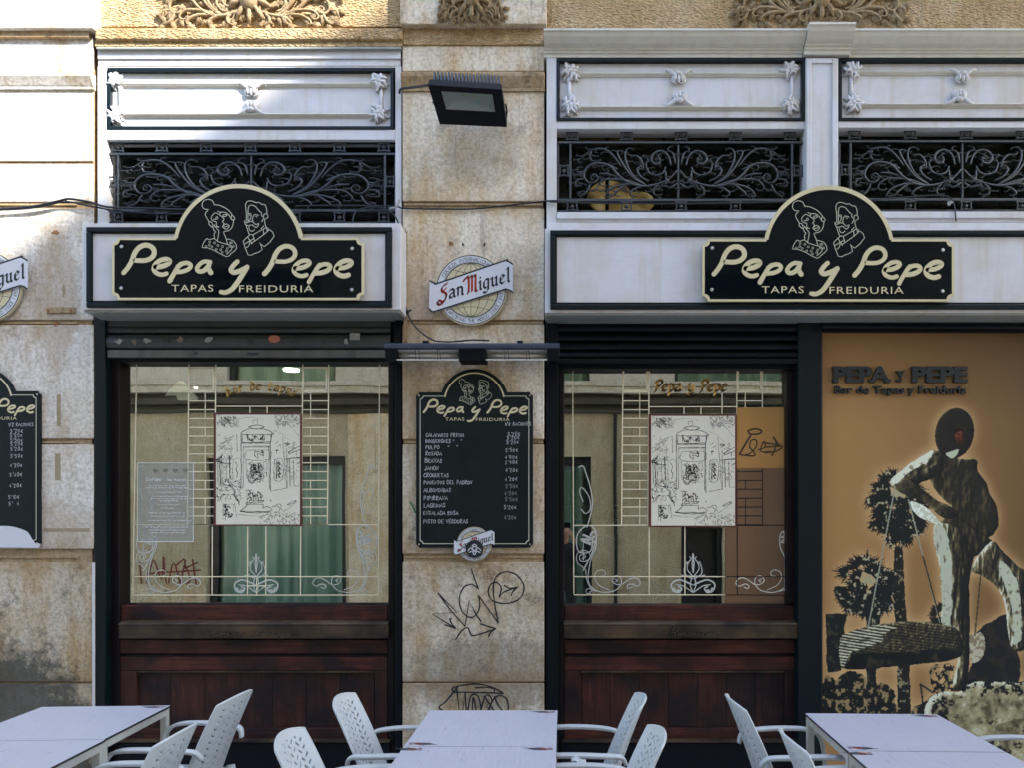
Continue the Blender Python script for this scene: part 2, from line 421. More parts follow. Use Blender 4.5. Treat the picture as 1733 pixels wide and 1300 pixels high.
def paint_mat(name, base, dirty, chip, amt=0.5, rough=0.45, grain=(1.2, 1, 22), spec=0.5):
    m = bpy.data.materials.new(name); m.use_nodes = True; n = N(m); p = m.node_tree.nodes['Principled BSDF']
    p.inputs['Roughness'].default_value = rough; p.inputs['Specular IOR Level'].default_value = spec
    g = n('NewGeometry'); oi = n('ObjectInfo')
    sh = n('VectorMath', operation='MULTIPLY_ADD'); n.l(oi.outputs['Random'], sh.inputs[0]); sh.inputs[1].default_value = (7, 3, 5); n.l(g, sh.inputs[2])
    a = n('TexNoise', iScale=3.0, iDetail=9.0, iRoughness=0.7); n.l(sh, a.inputs['Vector'])
    af = n.ramp(a, [(0.42, (0, 0, 0)), (0.75, (amt, amt, amt))])
    c = n.mix(af, base, dirty)
    s = n('Mapping'); s.inputs['Scale'].default_value = (18, 18, 1.5); n.l(sh, s.inputs[0])
    b = n('TexNoise', iScale=1.0, iDetail=5.0); n.l(s, b.inputs['Vector'])
    bf = n.ramp(b, [(0.52, (0, 0, 0)), (0.8, (amt, amt, amt))]); c = n.mix(bf, c, dirty)
    e = n('TexNoise', iScale=34.0, iDetail=9.0, iRoughness=0.8); n.l(sh, e.inputs['Vector'])
    ef = n.ramp(e, [(0.665, (0, 0, 0)), (0.68, (0.9, 0.9, 0.9))]); c = n.mix(ef, c, chip)
    n.l(c, p.inputs['Base Color'])
    gm = n('Mapping'); gm.inputs['Scale'].default_value = grain; n.l(g, gm.inputs[0])
    gr = n('TexNoise', iScale=8.0, iDetail=6.0); n.l(gm, gr.inputs['Vector'])
    b1 = n('Bump', iStrength=0.25, iDistance=0.004); n.l(gr, b1.inputs['Height'])
    b2 = n('Bump', iStrength=0.3, iDistance=0.004, invert=True); n.l(ef, b2.inputs['Height']); n.l(b1, b2.inputs['Normal'])
    n.l(b2, p.inputs['Normal']); return m
m_white = paint_mat('white_wood_paint', (0.64,0.645,0.665,1), (0.52,0.46,0.36,1), (0.20,0.15,0.10,1), 0.75)
m_cream = paint_mat('cream_wood_paint', (0.66,0.64,0.55,1), (0.52,0.47,0.36,1), (0.20,0.15,0.10,1), 0.6)
m_greypaint = paint_mat('grey_green_paint', (0.30,0.32,0.29,1), (0.24,0.24,0.20,1), (0.12,0.10,0.08,1), 0.5)
m_green = paint_mat('dark_green_paint', (0.0025,0.0085,0.011,1), (0.005,0.010,0.010,1), (0.03,0.03,0.028,1), 0.5, 0.35, spec=0.25)
m_black = paint_mat('black_paint', (0.0018,0.0030,0.0060,1), (0.004,0.005,0.007,1), (0.03,0.03,0.03,1), 0.5, 0.45, spec=0.2)
m_darkwood = paint_mat('dark_stained_wood', (0.0045,0.0032,0.0045,1), (0.013,0.005,0.005,1), (0.03,0.02,0.015,1), 0.6, 0.4, spec=0.25)
def wood_mat(name, a, b, c2, rough=0.42, grain=(1.5, 1, 30)):
    m = bpy.data.materials.new(name); m.use_nodes = True; n = N(m); p = m.node_tree.nodes['Principled BSDF']
    g = n('NewGeometry'); oi = n('ObjectInfo')
    sh = n('VectorMath', operation='MULTIPLY_ADD'); n.l(oi.outputs['Random'], sh.inputs[0]); sh.inputs[1].default_value = (3, 3, 9); n.l(g, sh.inputs[2])
    mp = n('Mapping'); mp.inputs['Scale'].default_value = grain; n.l(sh, mp.inputs[0])
    t = n('TexNoise', iScale=2.2, iDetail=9.0, iRoughness=0.7, iDistortion=0.6); n.l(mp, t.inputs['Vector'])
    cr = n.ramp(t, [(0.32, a), (0.52, b), (0.72, c2)])
    k = n('TexNoise', iScale=3.5, iDetail=5.0, iRoughness=0.6); n.l(sh, k.inputs['Vector'])
    kf = n.ramp(k, [(0.40, (0, 0, 0)), (0.62, (0.85, 0.85, 0.85))])
    c = n.mix(kf, cr, (0.0045, 0.0038, 0.006, 1)); n.l(c, p.inputs['Base Color']); p.inputs['Specular IOR Level'].default_value = .3
    rr = n.ramp(k, [(0.3, (rough-0.1,)*3), (0.7, (rough+0.2,)*3)]); n.l(rr, p.inputs['Roughness'])
    b1 = n('Bump', iStrength=0.25, iDistance=0.004); n.l(t, b1.inputs['Height']); n.l(b1, p.inputs['Normal']); return m
m_wood = wood_mat('mahogany', (0.020,0.0085,0.007,1), (0.080,0.022,0.014,1), (0.17,0.048,0.026,1))
m_woodv = wood_mat('mahogany_upright_grain', (0.016,0.007,0.006,1), (0.054,0.017,0.012,1), (0.11,0.036,0.021,1), grain=(30, 1, 1.5))
m_ledge = wood_mat('bronzed_ledge', (0.045,0.027,0.015,1), (0.085,0.054,0.028,1), (0.13,0.086,0.045,1), 0.5)
m_iron = mat('painted_iron', (0.004,0.007,0.009,1), 0.34, 0.0, 0.4, 120, col2=(0.013,0.019,0.023,1), vscale=40, spec=0.9)
m_shutter = paint_mat('grey_shutter_metal', (0.050,0.056,0.050,1), (0.028,0.028,0.024,1), (0.14,0.13,0.11,1), 0.8, 0.5)
m_shutterb = paint_mat('worn_beige_metal', (0.11,0.105,0.085,1), (0.04,0.036,0.028,1), (0.02,0.02,0.018,1), 0.9, 0.5)
m_shutterk = paint_mat('black_shutter_metal', (0.0022,0.0035,0.007,1), (0.007,0.007,0.009,1), (0.15,0.15,0.15,1), 0.5, 0.3, spec=0.25)
m_gold = mat('gold_leaf_line', (0.88,0.80,0.58,1), 0.45, 0, col2=(0.78,0.69,0.46,1), vscale=50)
m_backlit = mat('backlit_gold_line', (0.012,0.010,0.008,1), 0.4)  # gold lines darkened in colour where they stand against the light
m_signgold = mat('matt_gold_lettering', (0.68,0.60,0.36,1), 0.5, 0, col2=(0.60,0.52,0.29,1), vscale=9)
m_cable = mat('black_cable_rubber', (0.008,0.010,0.013,1), 0.5)
m_asphalt = mat('asphalt', (0.05,0.05,0.05,1), 0.9, 0, 0.8, 120, col2=(0.07,0.068,0.065,1), vscale=30)
m_paving = mat('grey_paving', (0.34,0.33,0.32,1), 0.8, 0, 0.5, 60, col2=(0.44,0.425,0.41,1), vscale=12)
m_opp = stone_mat('beige_render', (0.50,0.45,0.34,1), (0.42,0.37,0.27,1), (0.36,0.29,0.17,1), (0.15,0.13,0.09,1), 0.3, 0.4, 0.3, 0.3, 0.4)
m_oppw = stone_mat('pale_render', (0.60,0.57,0.50,1), (0.53,0.50,0.43,1), (0.45,0.38,0.28,1), (0.2,0.18,0.14,1), 0.2, 0.2, 0.3, 0.3, 0.3)
m_oppshade = mat('shadow_dark_moulding', (0.045,0.042,0.032,1), 0.8, 0, col2=(0.075,0.068,0.05,1), vscale=5)  # cornice shadow bands put into the base colour
def glass_mat(name, refl=0.5, tint=(0.75, 0.8, 0.74, 1), rough=0.004, gcol=(0.92, 0.95, 0.88, 1), wob=0.0):
    m = bpy.data.materials.new(name); m.use_nodes = True; nt = m.node_tree; nt.nodes.clear(); n = N(m)
    o = n('OutputMaterial'); t = n('BsdfTransparent'); t.inputs[0].default_value = tint
    g = n('BsdfAnisotropic'); g.inputs['Color'].default_value = gcol; g.inputs['Roughness'].default_value = rough
    fr = n('Fresnel', iIOR=1.5); mr = n('MapRange'); n.l(fr, mr.inputs[0]); mr.inputs[1].default_value = 0.04; mr.inputs[3].default_value = refl; mr.inputs[4].default_value = 1.0
    if wob:
        q = n('TexNoise', iScale=1.6, iDetail=1.0); ge = n('NewGeometry'); n.l(ge, q.inputs['Vector'])
        b = n('Bump', iStrength=wob, iDistance=0.02); n.l(q, b.inputs['Height']); n.l(b, g.inputs['Normal'])
    mx = n('MixShader'); n.l(mr, mx.inputs[0]); n.l(t, mx.inputs[1]); n.l(g, mx.inputs[2]); n.l(mx, o.inputs[0]); return m
m_glass = glass_mat('reflective_window_glass', 0.44, wob=0.05)
m_thin = glass_mat('plain_glass', 0.02, (.97,.98,.97,1))

# ------------------------------------------------------------------ ground
g_ = M().box((-40, -40, -0.30), (40, 25, -0.14)); g_.build('street_ground', m_asphalt, kind='structure')
pv = M().box((-25, -6.2, -0.14), (25, 0.5, 0.0)); pv.build('pavement', m_paving, kind='structure')
pk = M()
for i in range(int(50/0.4)):
    for j in range(6):
        x = -25+i*0.4; y = -6.17+j*0.4
        if abs(x) < 6 : pk.box((x+.004, y+.004, -0.002), (x+.396, y+.396, 0.008))
pk.build('paving_slabs', m_paving, kind='structure')
M().box((-25, -8.0, -0.14), (25, -7.2, 0.0)).build('far_pavement', m_paving, kind='structure')

# ------------------------------------------------------------------ stone pillars
def stone_pillar(x0, x1, label, rows, capx, ext=0, mats=None):
    base = w((x0+x1)/2, PY, 0); t = thing('stone_pillar', label, 'pillar', (base.x, 0.15, 0))
    # backing core, slightly recessed so that the joints read as grooves
    M().pbox(x0+2, -60, x1-2, 1334, 0.016, 0.5).build('joint_bed', m_joint, t)
    a = w(x0-8, -60, .14); b = w(x1+12, 1334, .14); M().box((a.x, .14, 0), (b.x, .45, a.z)).build('pier_core', m_darkwood, t)
    for i, (ya, yb, yf, mt) in enumerate(rows):
        if yb > 1300:
            a = w(x0, ya, yf); b = w(x1, ya, yf); mb = M().box((a.x, yf, 0.0), (b.x, 0.012, a.z))
        else: mb = M().pbox(x0, ya, x1, yb, yf, 0.012)
        mb.build('stone_block', mt, t, bev=0.006)
    return t
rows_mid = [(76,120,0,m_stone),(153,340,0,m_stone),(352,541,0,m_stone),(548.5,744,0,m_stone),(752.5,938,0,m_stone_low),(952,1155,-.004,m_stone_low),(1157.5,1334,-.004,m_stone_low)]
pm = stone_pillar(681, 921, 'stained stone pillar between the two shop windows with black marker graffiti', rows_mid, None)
rows_left = [(62,122,0,m_white_stone),(150,272,0,m_white_stone),(276,341,0,m_white_stone),(352,541,0,m_white_stone),(549,743,0,m_white_stone),(753,930,0,m_white_stone),(953,1155,-.004,m_stone_low),(1158,1334,-.004,m_stone_low)]
pl = stone_pillar(-230, 158, 'whitewashed stone pier at the left edge, sunlit at its top', rows_left, None)
def ledge(t, x0, x1, ya, yb, proj, mt, name='moulding', ext=0):
    a = w(x0, ya, -proj*0.5); b = w(x1, yb, -proj*0.5); za, zb = a.z, b.z; h = za-zb
    prof = [(0.012, za), (-proj*0.6, za), (-proj, za-h*0.12), (-proj, za-h*0.3), (-proj*0.75, za-h*0.5), (-proj*0.45, za-h*0.75), (-proj*0.30, za-h*0.85), (-proj*0.30, zb), (0.012, zb)]
    return M().profile(prof, a.x, b.x).build(name, mt, t, bev=0.003)
ledge(pm, 679, 922, 121.5, 152, 0.045, m_joint)
ledge(pl, -232, 157, 123, 149, 0.05, m_white_stone)
# moulding lips inside the joints
for t, x0, x1, mt in ((pm, 683, 919, m_joint), (pl, -228, 130, m_joint)):
    for ya in (342.5, 543, 746.5, 941):
        M().pbox(x0, ya+1, x1, ya+4.5, 0.006, 0.03).build('joint_lip', mt, t, bev=0.002)
# capitals
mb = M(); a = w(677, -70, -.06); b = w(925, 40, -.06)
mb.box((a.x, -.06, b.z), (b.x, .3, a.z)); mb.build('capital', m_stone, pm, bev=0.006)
M().pbox(682, 42, 919, 75, -0.012, 0.3).build('neck_band', m_ochre, pm, bev=0.005)
mb = M(); a = w(-235, -70, -.06); b = w(157, 47, -.06)
mb.box((a.x, -.06, b.z), (b.x, .3, a.z)); mb.build('capital', m_white_stone, pl, bev=0.006)
M().pbox(-232, 49, 150, 62, -0.03, 0.012).build('neck_band', m_joint, pl, bev=0.005)
# pale painted edge strip on the lower right corner of the left pier
M().pbox(155.5, 953, 159.3, 1334, -0.008, 0.05).build('corner_strip', m_white, pl, bev=0.003)
# rusty fixing plates, stains and old tape on the left pier (real thin relief)
m_rust = mat('rust', (0.20,0.075,0.022,1), 0.9, 0, 0.8, 90, col2=(0.33,0.17,0.07,1), vscale=50)
m_tape = mat('old_adhesive_tape', (0.30,0.22,0.12,1), 0.8, 0, 0.4, 90, col2=(0.38,0.31,0.20,1), vscale=30)
rn = random.Random(3)
def splat(px, py, rx, ry, mt, name, parent, yf=-0.002, n=14, seed=1):
    r = random.Random(seed); c = w(px, py, 0)
    pts = [(c.x+rx*S1*cos(2*pi*k/n)*r.uniform(.45, 1.1), c.z+ry*S1*sin(2*pi*k/n)*r.uniform(.45, 1.1)) for k in range(n)]
    return M().prism(pts, yf, 0.005).build(name, mt, parent)
splat(94, 393, 7, 5, m_rust, 'rust_spot', pl, seed=2); splat(94, 548, 5, 6, m_rust, 'rust_spot', pl, seed=5)
splat(108, 490, 3.5, 14, m_tape, 'rust_run', pl, seed=9, yf=-.0015)
splat(763, 412, 6, 5, m_rust, 'rust_spot', pm, seed=12)
for px in (784, 820): 
    M().disc(tuple(w(px, 414, 0).xz), 0.006, -0.02, 0.01, 10).build('wall_hook', m_black, pm)
a = w(80, 520, 0); b = w(128, 530, 0)
mb = M().box((a.x, -0.012, b.z), (b.x, 0.0, a.z)); mb.build('fixing_plate', m_joint, pl, bev=0.003)
for px in (84, 122): M().disc(tuple(w(px, 526, 0).xz), 0.008, -0.018, 0, 10).build('bolt', m_rust, pl)
M().pbox(93, 768, 102.5, 814, -0.0012, 0.003).build('tape_strip', m_tape, pl)
M().pbox(74, 895, 152, 901, -0.0012, 0.003).build('tape_strip', m_tape, pl)
M().pbox(96, 668, 103, 722, -0.001, 0.003).build('tape_strip', m_tape, pl)
M().pbox(683, 390, 688, 578, -0.02, 0.012).build('plaster_bead', m_joint, pm, bev=0.004)

# ------------------------------------------------------------------ scroll drawings (u: 0 centre .. 1 edge, v: 0 bottom .. 1 top)
def _g(*pts): return [((860-x)/750.0, (520-y)/350.0) for x, y in pts]
def spiral(cx, cy, r0, turns, a0, sgn=1, asp=1.0, n=16):
    return [(cx+r0*(1-i/n*0.85)*cos(a0+sgn*2*pi*turns*i/n), cy+r0*asp*(1-i/n*0.85)*sin(a0+sgn*2*pi*turns*i/n)) for i in range(n+1)]
SCROLLS = [
 _g((808,300),(790,240),(745,205),(695,215),(668,255),(690,290),(725,285),(730,255),(708,243),(698,262),(712,268)),
 _g((770,310),(750,350),(700,366),(650,345),(632,300),(640,270),(665,262)),
 _g((850,335),(800,385),(720,422),(620,440),(520,425),(440,375),(385,315),(330,290),(255,290),(205,325),(192,375),(225,415),(270,412),(290,385),(270,358),(243,368),(245,392),(262,392)),
 _g((640,438),(540,385),(470,300),(430,225),(440,205),(462,207)),
 _g((620,425),(540,370),(497,300),(482,235),(497,195),(522,185)),
 _g((650,405),(598,380),(570,340),(580,315),(605,312),(612,330)),
 _g((700,425),(610,438),(500,405),(400,395),(330,400),(285,440),(300,470),(335,465)),
 _g((640,440),(520,430),(430,440),(365,470),(345,505),(370,508)),
 _g((455,310),(405,245),(345,197),(275,190),(215,215),(165,255),(118,262)),
 _g((245,205),(232,235),(248,270),(275,270)),
 _g((610,440),(545,462),(515,495),(535,505)),
 _g((720,430),(690,455),(690,495),(735,516)),
 _g((800,385),(775,415),(745,425),(720,470)),
 _g((195,352),(150,365),(112,367)),
 _g((300,355),(370,362),(420,380)),
 _g((195,390),(140,400),(130,440),(165,420)),
 _g((235,425),(210,475),(170,505),(145,492)),
 _g((612,325),(602,275),(565,238),(525,238)),
 _g((770,335),(775,390),(800,418),(835,405)),
 _g((840,290),(825,225),(785,198)),
 _g((430,330),(360,300),(300,310)),
 _g((200,340),(150,345),(140,320)),
 _g((852,420),(800,450),(765,425)),
 _g((500,420),(420,480),(400,505)),
]
def leaf_marks(path, k, rnd):
    """small curled leaflets growing off a stem, in uv space"""
    out = []
    n = len(path)
    for j in range(k):
        i = int(n*(0.25+0.6*j/max(k-1, 1))); i = min(max(i, 1), n-2)
        p = Vector(path[i]); t = (Vector(path[i+1])-Vector(path[i-1]))
        if t.length < 1e-6: continue
        t.normalize(); sg = 1 if j % 2 else -1; nn = Vector((-t.y, t.x))*sg
        L = rnd.uniform(.03, .055)
        out.append([tuple(p), tuple(p+nn*L*.5*1.0+t*L*.6), tuple(p+nn*L*1.1*1.4+t*L*.7), tuple(p+nn*L*1.5+t*L*.15)])
    return out
def grille(px0, py0, px1, py1, yg, label, cx=None, ins=(22, 32, 18, 20), seed=1, ncol=6, full=True):
    t = thing('iron_grille', label, 'grille', tuple(w((px0+px1)/2, py1, yg)))
    yb = yg+0.022
    rail_t, rail_b = py0+ins[1], py1-ins[3]
    xl, xr = px0+ins[0], px1-ins[2]
    bars = [('top_rail', px0, rail_t-4, px1, rail_t), ('bottom_rail', px0, rail_b, px1, rail_b+4.5)]
    for nm, a, b, c, d in bars: M().pbox(a, b, c, d, yg-0.008, yb).build('rail', m_iron, t, bev=0.002)
    M().pbox(px0, py0, px1, py0+3.5, yg-.004, yb).build('rail', m_iron, t, bev=0.002)
    M().pbox(px0, py1-2.5, px1, py1, yg-.004, yb).build('rail', m_iron, t, bev=0.002)
    M().pbox(xl-3.5, rail_t+.5, xl, rail_b-.5, yg-.006, yb).build('upright', m_iron, t, bev=0.002)
    M().pbox(xr, rail_t+.5, xr+3.5, rail_b-.5, yg-.006, yb).build('upright', m_iron, t, bev=0.002)
    M().pbox(px0, rail_t+.5, px0+3, rail_b-.5, yg-.004, yb).build('upright', m_iron, t, bev=0.002)
    M().pbox(px1-3, rail_t+.5, px1, rail_b-.5, yg-.004, yb).build('upright', m_iron, t, bev=0.002)
    cc = cx or (xl+xr)/2
    M().pbox(cc-1.5, rail_t+.5, cc+1.5, rail_b-.5, yg, yb).build('upright', m_iron, t, bev=0.002)
    # cast collars: squares with hollow sides
    def collar(cx_, cy_, h, v):
        c = w(cx_, cy_, yg); hh, vv = h*S1*1.0, v*S1
        pts = []
        for k in range(4):
            s = [(-1, 1), (1, 1), (1, -1), (-1, -1)]
            a = Vector(s[k]); b = Vector(s[(k+1) % 4]); m_ = (a+b)/2*0.52
            for j in range(5):
                q = j/5; p = a*(1-q)**2+m_*2*q*(1-q)*1.0+b*q*q
                pts.append((c.x+p.x*hh, c.z+p.y*vv))
        mb = M()
        path = [Vector((x, yg-.004, z)) for x, z in pts]+[Vector((pts[0][0], yg-.004, pts[0][1]))]
        mb.tube(path, 0.0062, 5)
        mb.blob((c.x, yg+.004, c.z), (hh*.42, .012, vv*.42), 8, 5)
        mb.build('collar', m_iron, t, smooth=False)
    for k in range(ncol):
        x = px0+ (px1-px0)*(0.5+(k-(ncol-1)/2)/(ncol-0.45))
        collar(x, py0+3+(ins[1]-7)/2, 10.5, (ins[1]-9)/2)
        collar(x, py1-ins[3]+ins[3]*.55+1, 10, (ins[3]-6)/2)
    collar(px0+ins[0]/2-.5, (rail_t+rail_b)/2, (ins[0]-7)/2, 10); collar(px1-ins[2]/2+.5, (rail_t+rail_b)/2, (ins[2]-6)/2, 10)
    rnd = random.Random(seed)
    H = (rail_b-rail_t-5)
    for sgn in (-1, 1):
        half = (cc-xl-2) if sgn < 0 else (xr-cc-2)
        for si, s in enumerate(SCROLLS):
            sm = smooth(s, 6); n = len(sm)
            path = []
            for u, v in sm:
                q = w(cc+sgn*u*half, rail_b-1-v*H, yg); path.append(Vector((q.x, yg+0.002+0.004*sin(u*9), q.z)))
            r0 = 0.0074 if len(s) > 8 else 0.0060
            rad = [r0*(0.55+0.75*sin(pi*min(i/(n-1)+.12, 1.0))) for i in range(n)]
            rad[-1] = r0*1.25
            mb = M().tube(path, rad, 5, 1.2)
            for lf in leaf_marks(sm, 7 if len(s) > 6 else 4, rnd):
                ls = smooth(lf, 4)
                pth = [Vector((w(cc+sgn*u*half, rail_b-1-v*H, yg).x, yg, w(cc, rail_b-1-v*H, yg).z)) for u, v in ls]
                mb.tube(pth, [0.0062*(1-.75*i/len(pth)) for i in range(len(pth))], 4, 1.2)
            mb.build('scroll', m_iron, t, smooth=True)
    return t

def leafblade(mb, p, ang, L, Wd, y, curl=.5, lift=.02):
    """serrated relief leaf lying on the plane y, growing along ang in the xz plane"""
    prof = ((0, .12), (.14, .55), (.22, .34), (.36, .95), (.45, .60), (.60, .90), (.68, .50), (.80, .58), (.87, .28), (1, .02))
    a = ang; x, z = p; prev = 0; vs = []
    for q_, k in prof:
        st = (q_-prev)*L; prev = q_; x += cos(a)*st; z += sin(a)*st; a += curl*st/L
        nx, nz = -sin(a)*Wd*k*.5, cos(a)*Wd*k*.5; h = lift*sin(pi*min(.12+q_*.9, 1))
        vs += [(x+nx, y-.002, z+nz), (x+nx*.5, y-h*.75, z+nz*.5), (x, y-h*.45-.002, z), (x-nx*.5, y-h*.75, z-nz*.5), (x-nx, y-.002, z-nz)]
    fs = []
    for i in range(len(prof)-1):
        for j in range(4): b = 5*i+j; fs.append((b, b+1, b+6, b+5))
    mb.add(vs, fs)

def rosette(px, py, y, r, parent, mt, seed=0, name='rosette', squash=1.0):
    """moulded plaster leaf clump"""
    rd = random.Random(seed); mb = M(); c = w(px, py, y)
    for k in range(12):
        a = 2*pi*k/12+rd.uniform(-.3, .3); L = r*S1*rd.uniform(.6, 1.12)
        pts = []
        for j in range(6):
            q = j/5; aa = a+q*0.9*(1 if k % 2 else -1)
            pts.append((c.x+cos(aa)*L*q, y-0.012-0.016*sin(pi*q), c.z+sin(aa)*L*q*squash))
        mb.tube(pts, [r*S1*f for f in (.10, .16, .17, .15, .16, .07)], 6, 0.7)
    for k in range(9):
        a = rd.uniform(0, 6.28); q = rd.uniform(.3, .85)
        mb.blob((c.x+cos(a)*r*S1*q, y-.016, c.z+sin(a)*r*S1*q*squash), (r*S1*.12, .014, r*S1*.10), 6, 4)
    for k in range(10):
        a = 2*pi*k/10+rd.uniform(-.2, .2); leafblade(mb, (c.x+cos(a)*r*S1*.15, c.z+sin(a)*r*S1*.15), a, r*S1*rd.uniform(.8, 1.15), r*S1*.5, y, rd.uniform(-1.2, 1.2), .026)
    mb.blob((c.x, y-0.022, c.z), (r*S1*.24, .018, r*S1*.28), 8, 5)
    return mb.build(name, mt, parent, smooth=True)
def clasp(px, py, y, r, parent, mt, up=True, seed=0):
    rd = random.Random(seed); mb = M(); c = w(px, py, y); s = 1 if up else -1; k = S1*r
    for sx in (-1, 1):
        p = [(c.x+sx*k*a, y-.012-.008*sin(3*a), c.z+s*k*b) for a, b in ((.1,-.1),(.4,.05),(.75,.3),(1.0,.35),(1.1,.15))]
        mb.tube(smooth(p, 4), [k*f for f in np.linspace(.2, .07, 17)], 6, .8)
        p = [(c.x+sx*k*a, y-.014, c.z-s*k*b) for a, b in ((.05,.1),(.3,.15),(.45,.4),(.3,.6),(.12,.62))]
        mb.tube(smooth(p, 4), [k*f for f in np.linspace(.2, .07, 17)], 6, .8)
    for j in range(3): mb.blob((c.x+k*(j-1)*.26, y-.022, c.z-s*k*(.25+.12*(j == 1))), (k*.14, .014, k*.30), 7, 5)
    mb.blob((c.x, y-.02, c.z+s*k*.05), (k*.30, .02, k*.2), 8, 5)
    return mb.build('clasp', mt, parent, smooth=True)

def ornament_panel(t, x0, y0, x1, y1, yf, corners, clasps, my, white=None, rightcut=False, fw=5.5):
    """dark green frame (outer rect), recessed cream board, bead moulding, plaster clumps"""
    for (a, b, c, d) in ((x0, y0, x1, y0+fw), (x0, y1-fw, x1, y1), (x0, y0+fw+.2, x0+fw, y1-fw-.2), (x1-fw, y0+fw+.2, x1, y1-fw-.2)):
        M().pbox(a, b, c, d, yf-0.010, yf+.03).build('frame_strip', m_green, t, bev=0.003)
    p = M().pbox(x0+fw-1, y0+fw-1, x1-fw+1, y1-fw+1, yf+0.022, yf+0.04).build('ornament_panel', m_white, t)
    # raised centre field
    bead = M(); xa, xb = x0+fw+16, x1-fw-16
    for yy in my:
        a = w(xa, yy, yf); b = w(xb, yy, yf); h = 3.2*S1
        prof = [(yf+.0215, a.z+h), (yf+.006, a.z+h*.8), (yf-.002, a.z+h*.2), (yf+.004, a.z-h*.3), (yf+.013, a.z-h*.6), (yf+.014, a.z-h), (yf+.0215, a.z-h*1.05)]
        M().profile(prof, a.x, b.x).build('bead_moulding', m_cream, p)
    for xx in (xa, xb):
        a = w(xx, my[0]+3.5, yf); b = w(xx, my[1]-3.5, yf)
        M().tube([(a.x, yf+.014, a.z), (b.x, yf+.014, b.z)], 0.013, 10).build('bead_moulding', m_white, p, smooth=True)
    for i, (cx, cy) in enumerate(corners): rosette(cx, cy, yf+.02, 17, p, m_white, 20+i+int(cx))
    for i, (cx, cy) in enumerate(clasps): clasp(cx, cy, yf+.02, 22, p, m_white, i == 0, i)
    return p

# ------------------------------------------------------------------ upper wall with the ochre frieze
uw = thing('upper_wall', 'ochre plaster frieze with carved scrollwork running above both shopfronts', 'wall', (0, 0.3, 4.9))
for x0, x1 in ((160, 679), (923, 2060)):
    M().pbox(x0, -130, x1, 44 if x0 < 500 else 52, 0.03, 0.5).build('frieze_panel', m_ochre, uw)
M().pbox(160, 46, 681, 66, -0.035, 0.3).build('sill_moulding', m_ochre, uw, bev=0.012, seg=3)
M().pbox(160, 66.5, 681, 78, -0.012, 0.3).build('sill_moulding', m_ochre, uw, bev=0.004)
M().pbox(163, 78.5, 679, 82, -0.022, 0.1).build('lead_flashing', m_greypaint, uw, bev=0.002)
a = w(0, -60, 0.05)
M().box((-13, 0.05, a.z), (13, 0.5, 11.5)).build('rendered_wall', m_ochre, uw)
M().box((-13, 0.03, 0), (w(-232, 0, 0).x, 0.5, a.z-.002)).build('rendered_wall', m_white_stone, uw)
M().box((w(2062, 0, 0).x, 0.03, 0), (13, 0.5, a.z-.002)).build('rendered_wall', m_stone, uw)
def carved(cx, cy, hw, hh, y, parent, r0, seed, boss=True, strokes=None):
    rnd = random.Random(seed); mb = M()
    for sgn in (-1, 1):
        for s in SCROLLS[0:13]+SCROLLS[15:20]:
            sm = smooth(s, 4); n = len(sm); jx = rnd.uniform(-.02, .02)
            path = [(w(cx+sgn*(u*.98+jx)*hw, cy+hh-v*2*hh, y).x, y-.012-.012*abs(sin(6*u+3*v)), w(cx, cy+hh-v*2*hh, y).z) for u, v in sm]
            rad = [r0*(.35+.6*sin(pi*min(i/(n-1)+.15, 1))) for i in range(n)]
            mb.tube(path, rad, 5, 1.3)
            for k in range(5):
                i = min(n-1, max(1, int(n*(.12+.2*k)))); A_, B_ = path[i-1], path[i]
                an = math.atan2(B_[2]-A_[2], B_[0]-A_[0])+(.7 if k % 2 else -.7)+rnd.uniform(-.2, .2)
                leafblade(mb, (B_[0], B_[2]), an, r0*rnd.uniform(4.5, 7), r0*rnd.uniform(3, 4.4), y-.006, rnd.uniform(-1.4, 1.4), .030)
    if boss:
        c = w(cx, cy-hh*.25, y); mb.blob((c.x, y-.03, c.z), (hh*S1*.5, .05, hh*S1*.62), 10, 7)
        for k in range(5):
            a = pi*(k+.5)/5; mb.tube([(c.x, y-.03, c.z), (c.x+cos(a)*hh*S1*.8, y-.04, c.z-sin(a)*hh*S1*.9), (c.x+cos(a)*hh*S1*1.1, y-.015, c.z-sin(a)*hh*S1*1.25)], [.012, .016, .006], 6)
    return mb.build('carved_ornament', m_carve, parent, smooth=True)
carved(425, 10, 155, 36, 0.03, uw, 0.012, 4)
carved(1388, 6, 150, 34, 0.03, uw, 0.012, 5)
carved(799, 6, 54, 32, -0.06, pm, 0.009, 6)
M().tube([w(931, -20, .01), w(933, 20, .005), w(936, 52, -.01)], 0.006, 6).build('drain_pipe', m_joint, uw)

# ------------------------------------------------------------------ left shopfront joinery
sl = thing('shopfront', 'left shopfront: white panelled wood above a dark timber framed window', 'shopfront', tuple(w(420, PY, 0.05).xy)+(0,))
for nm, a, b, c, d, yf in (('top_board', 165, 83, 678, 98.5, .004), ('top_board', 166, 99, 678, 111, .016), ('stile', 165, 111.3, 180, 378, .014), ('stile', 669, 111.3, 679.5, 378, .014),
                           ('rail', 180.2, 218.5, 668.8, 236, .014)):
    M().pbox(a, b, c, d, yf, .2).build(nm, m_white, sl, bev=0.003)
M().pbox(180.2, 111.2, 668.8, 114, .02, .2).build('rail', m_white, sl, bev=0.002)
ornament_panel(sl, 181, 114.5, 666, 218, .018, ((197, 138), (197, 196), (642, 139), (642, 192)), ((427, 150), (427, 186)), (141.5, 193))
M().pbox(179, 236.3, 670, 378, 0.16, 0.18).build('transom_board', m_darkwood, sl)
m_dusk = glass_mat('dusty_dark_glass', 0.03, (0.45, 0.45, 0.38, 1), 0.35, (0.30, 0.32, 0.28, 1))
M().pbox(181, 238, 669, 378, 0.12, 0.124).build('transom_glass', m_dusk, sl)
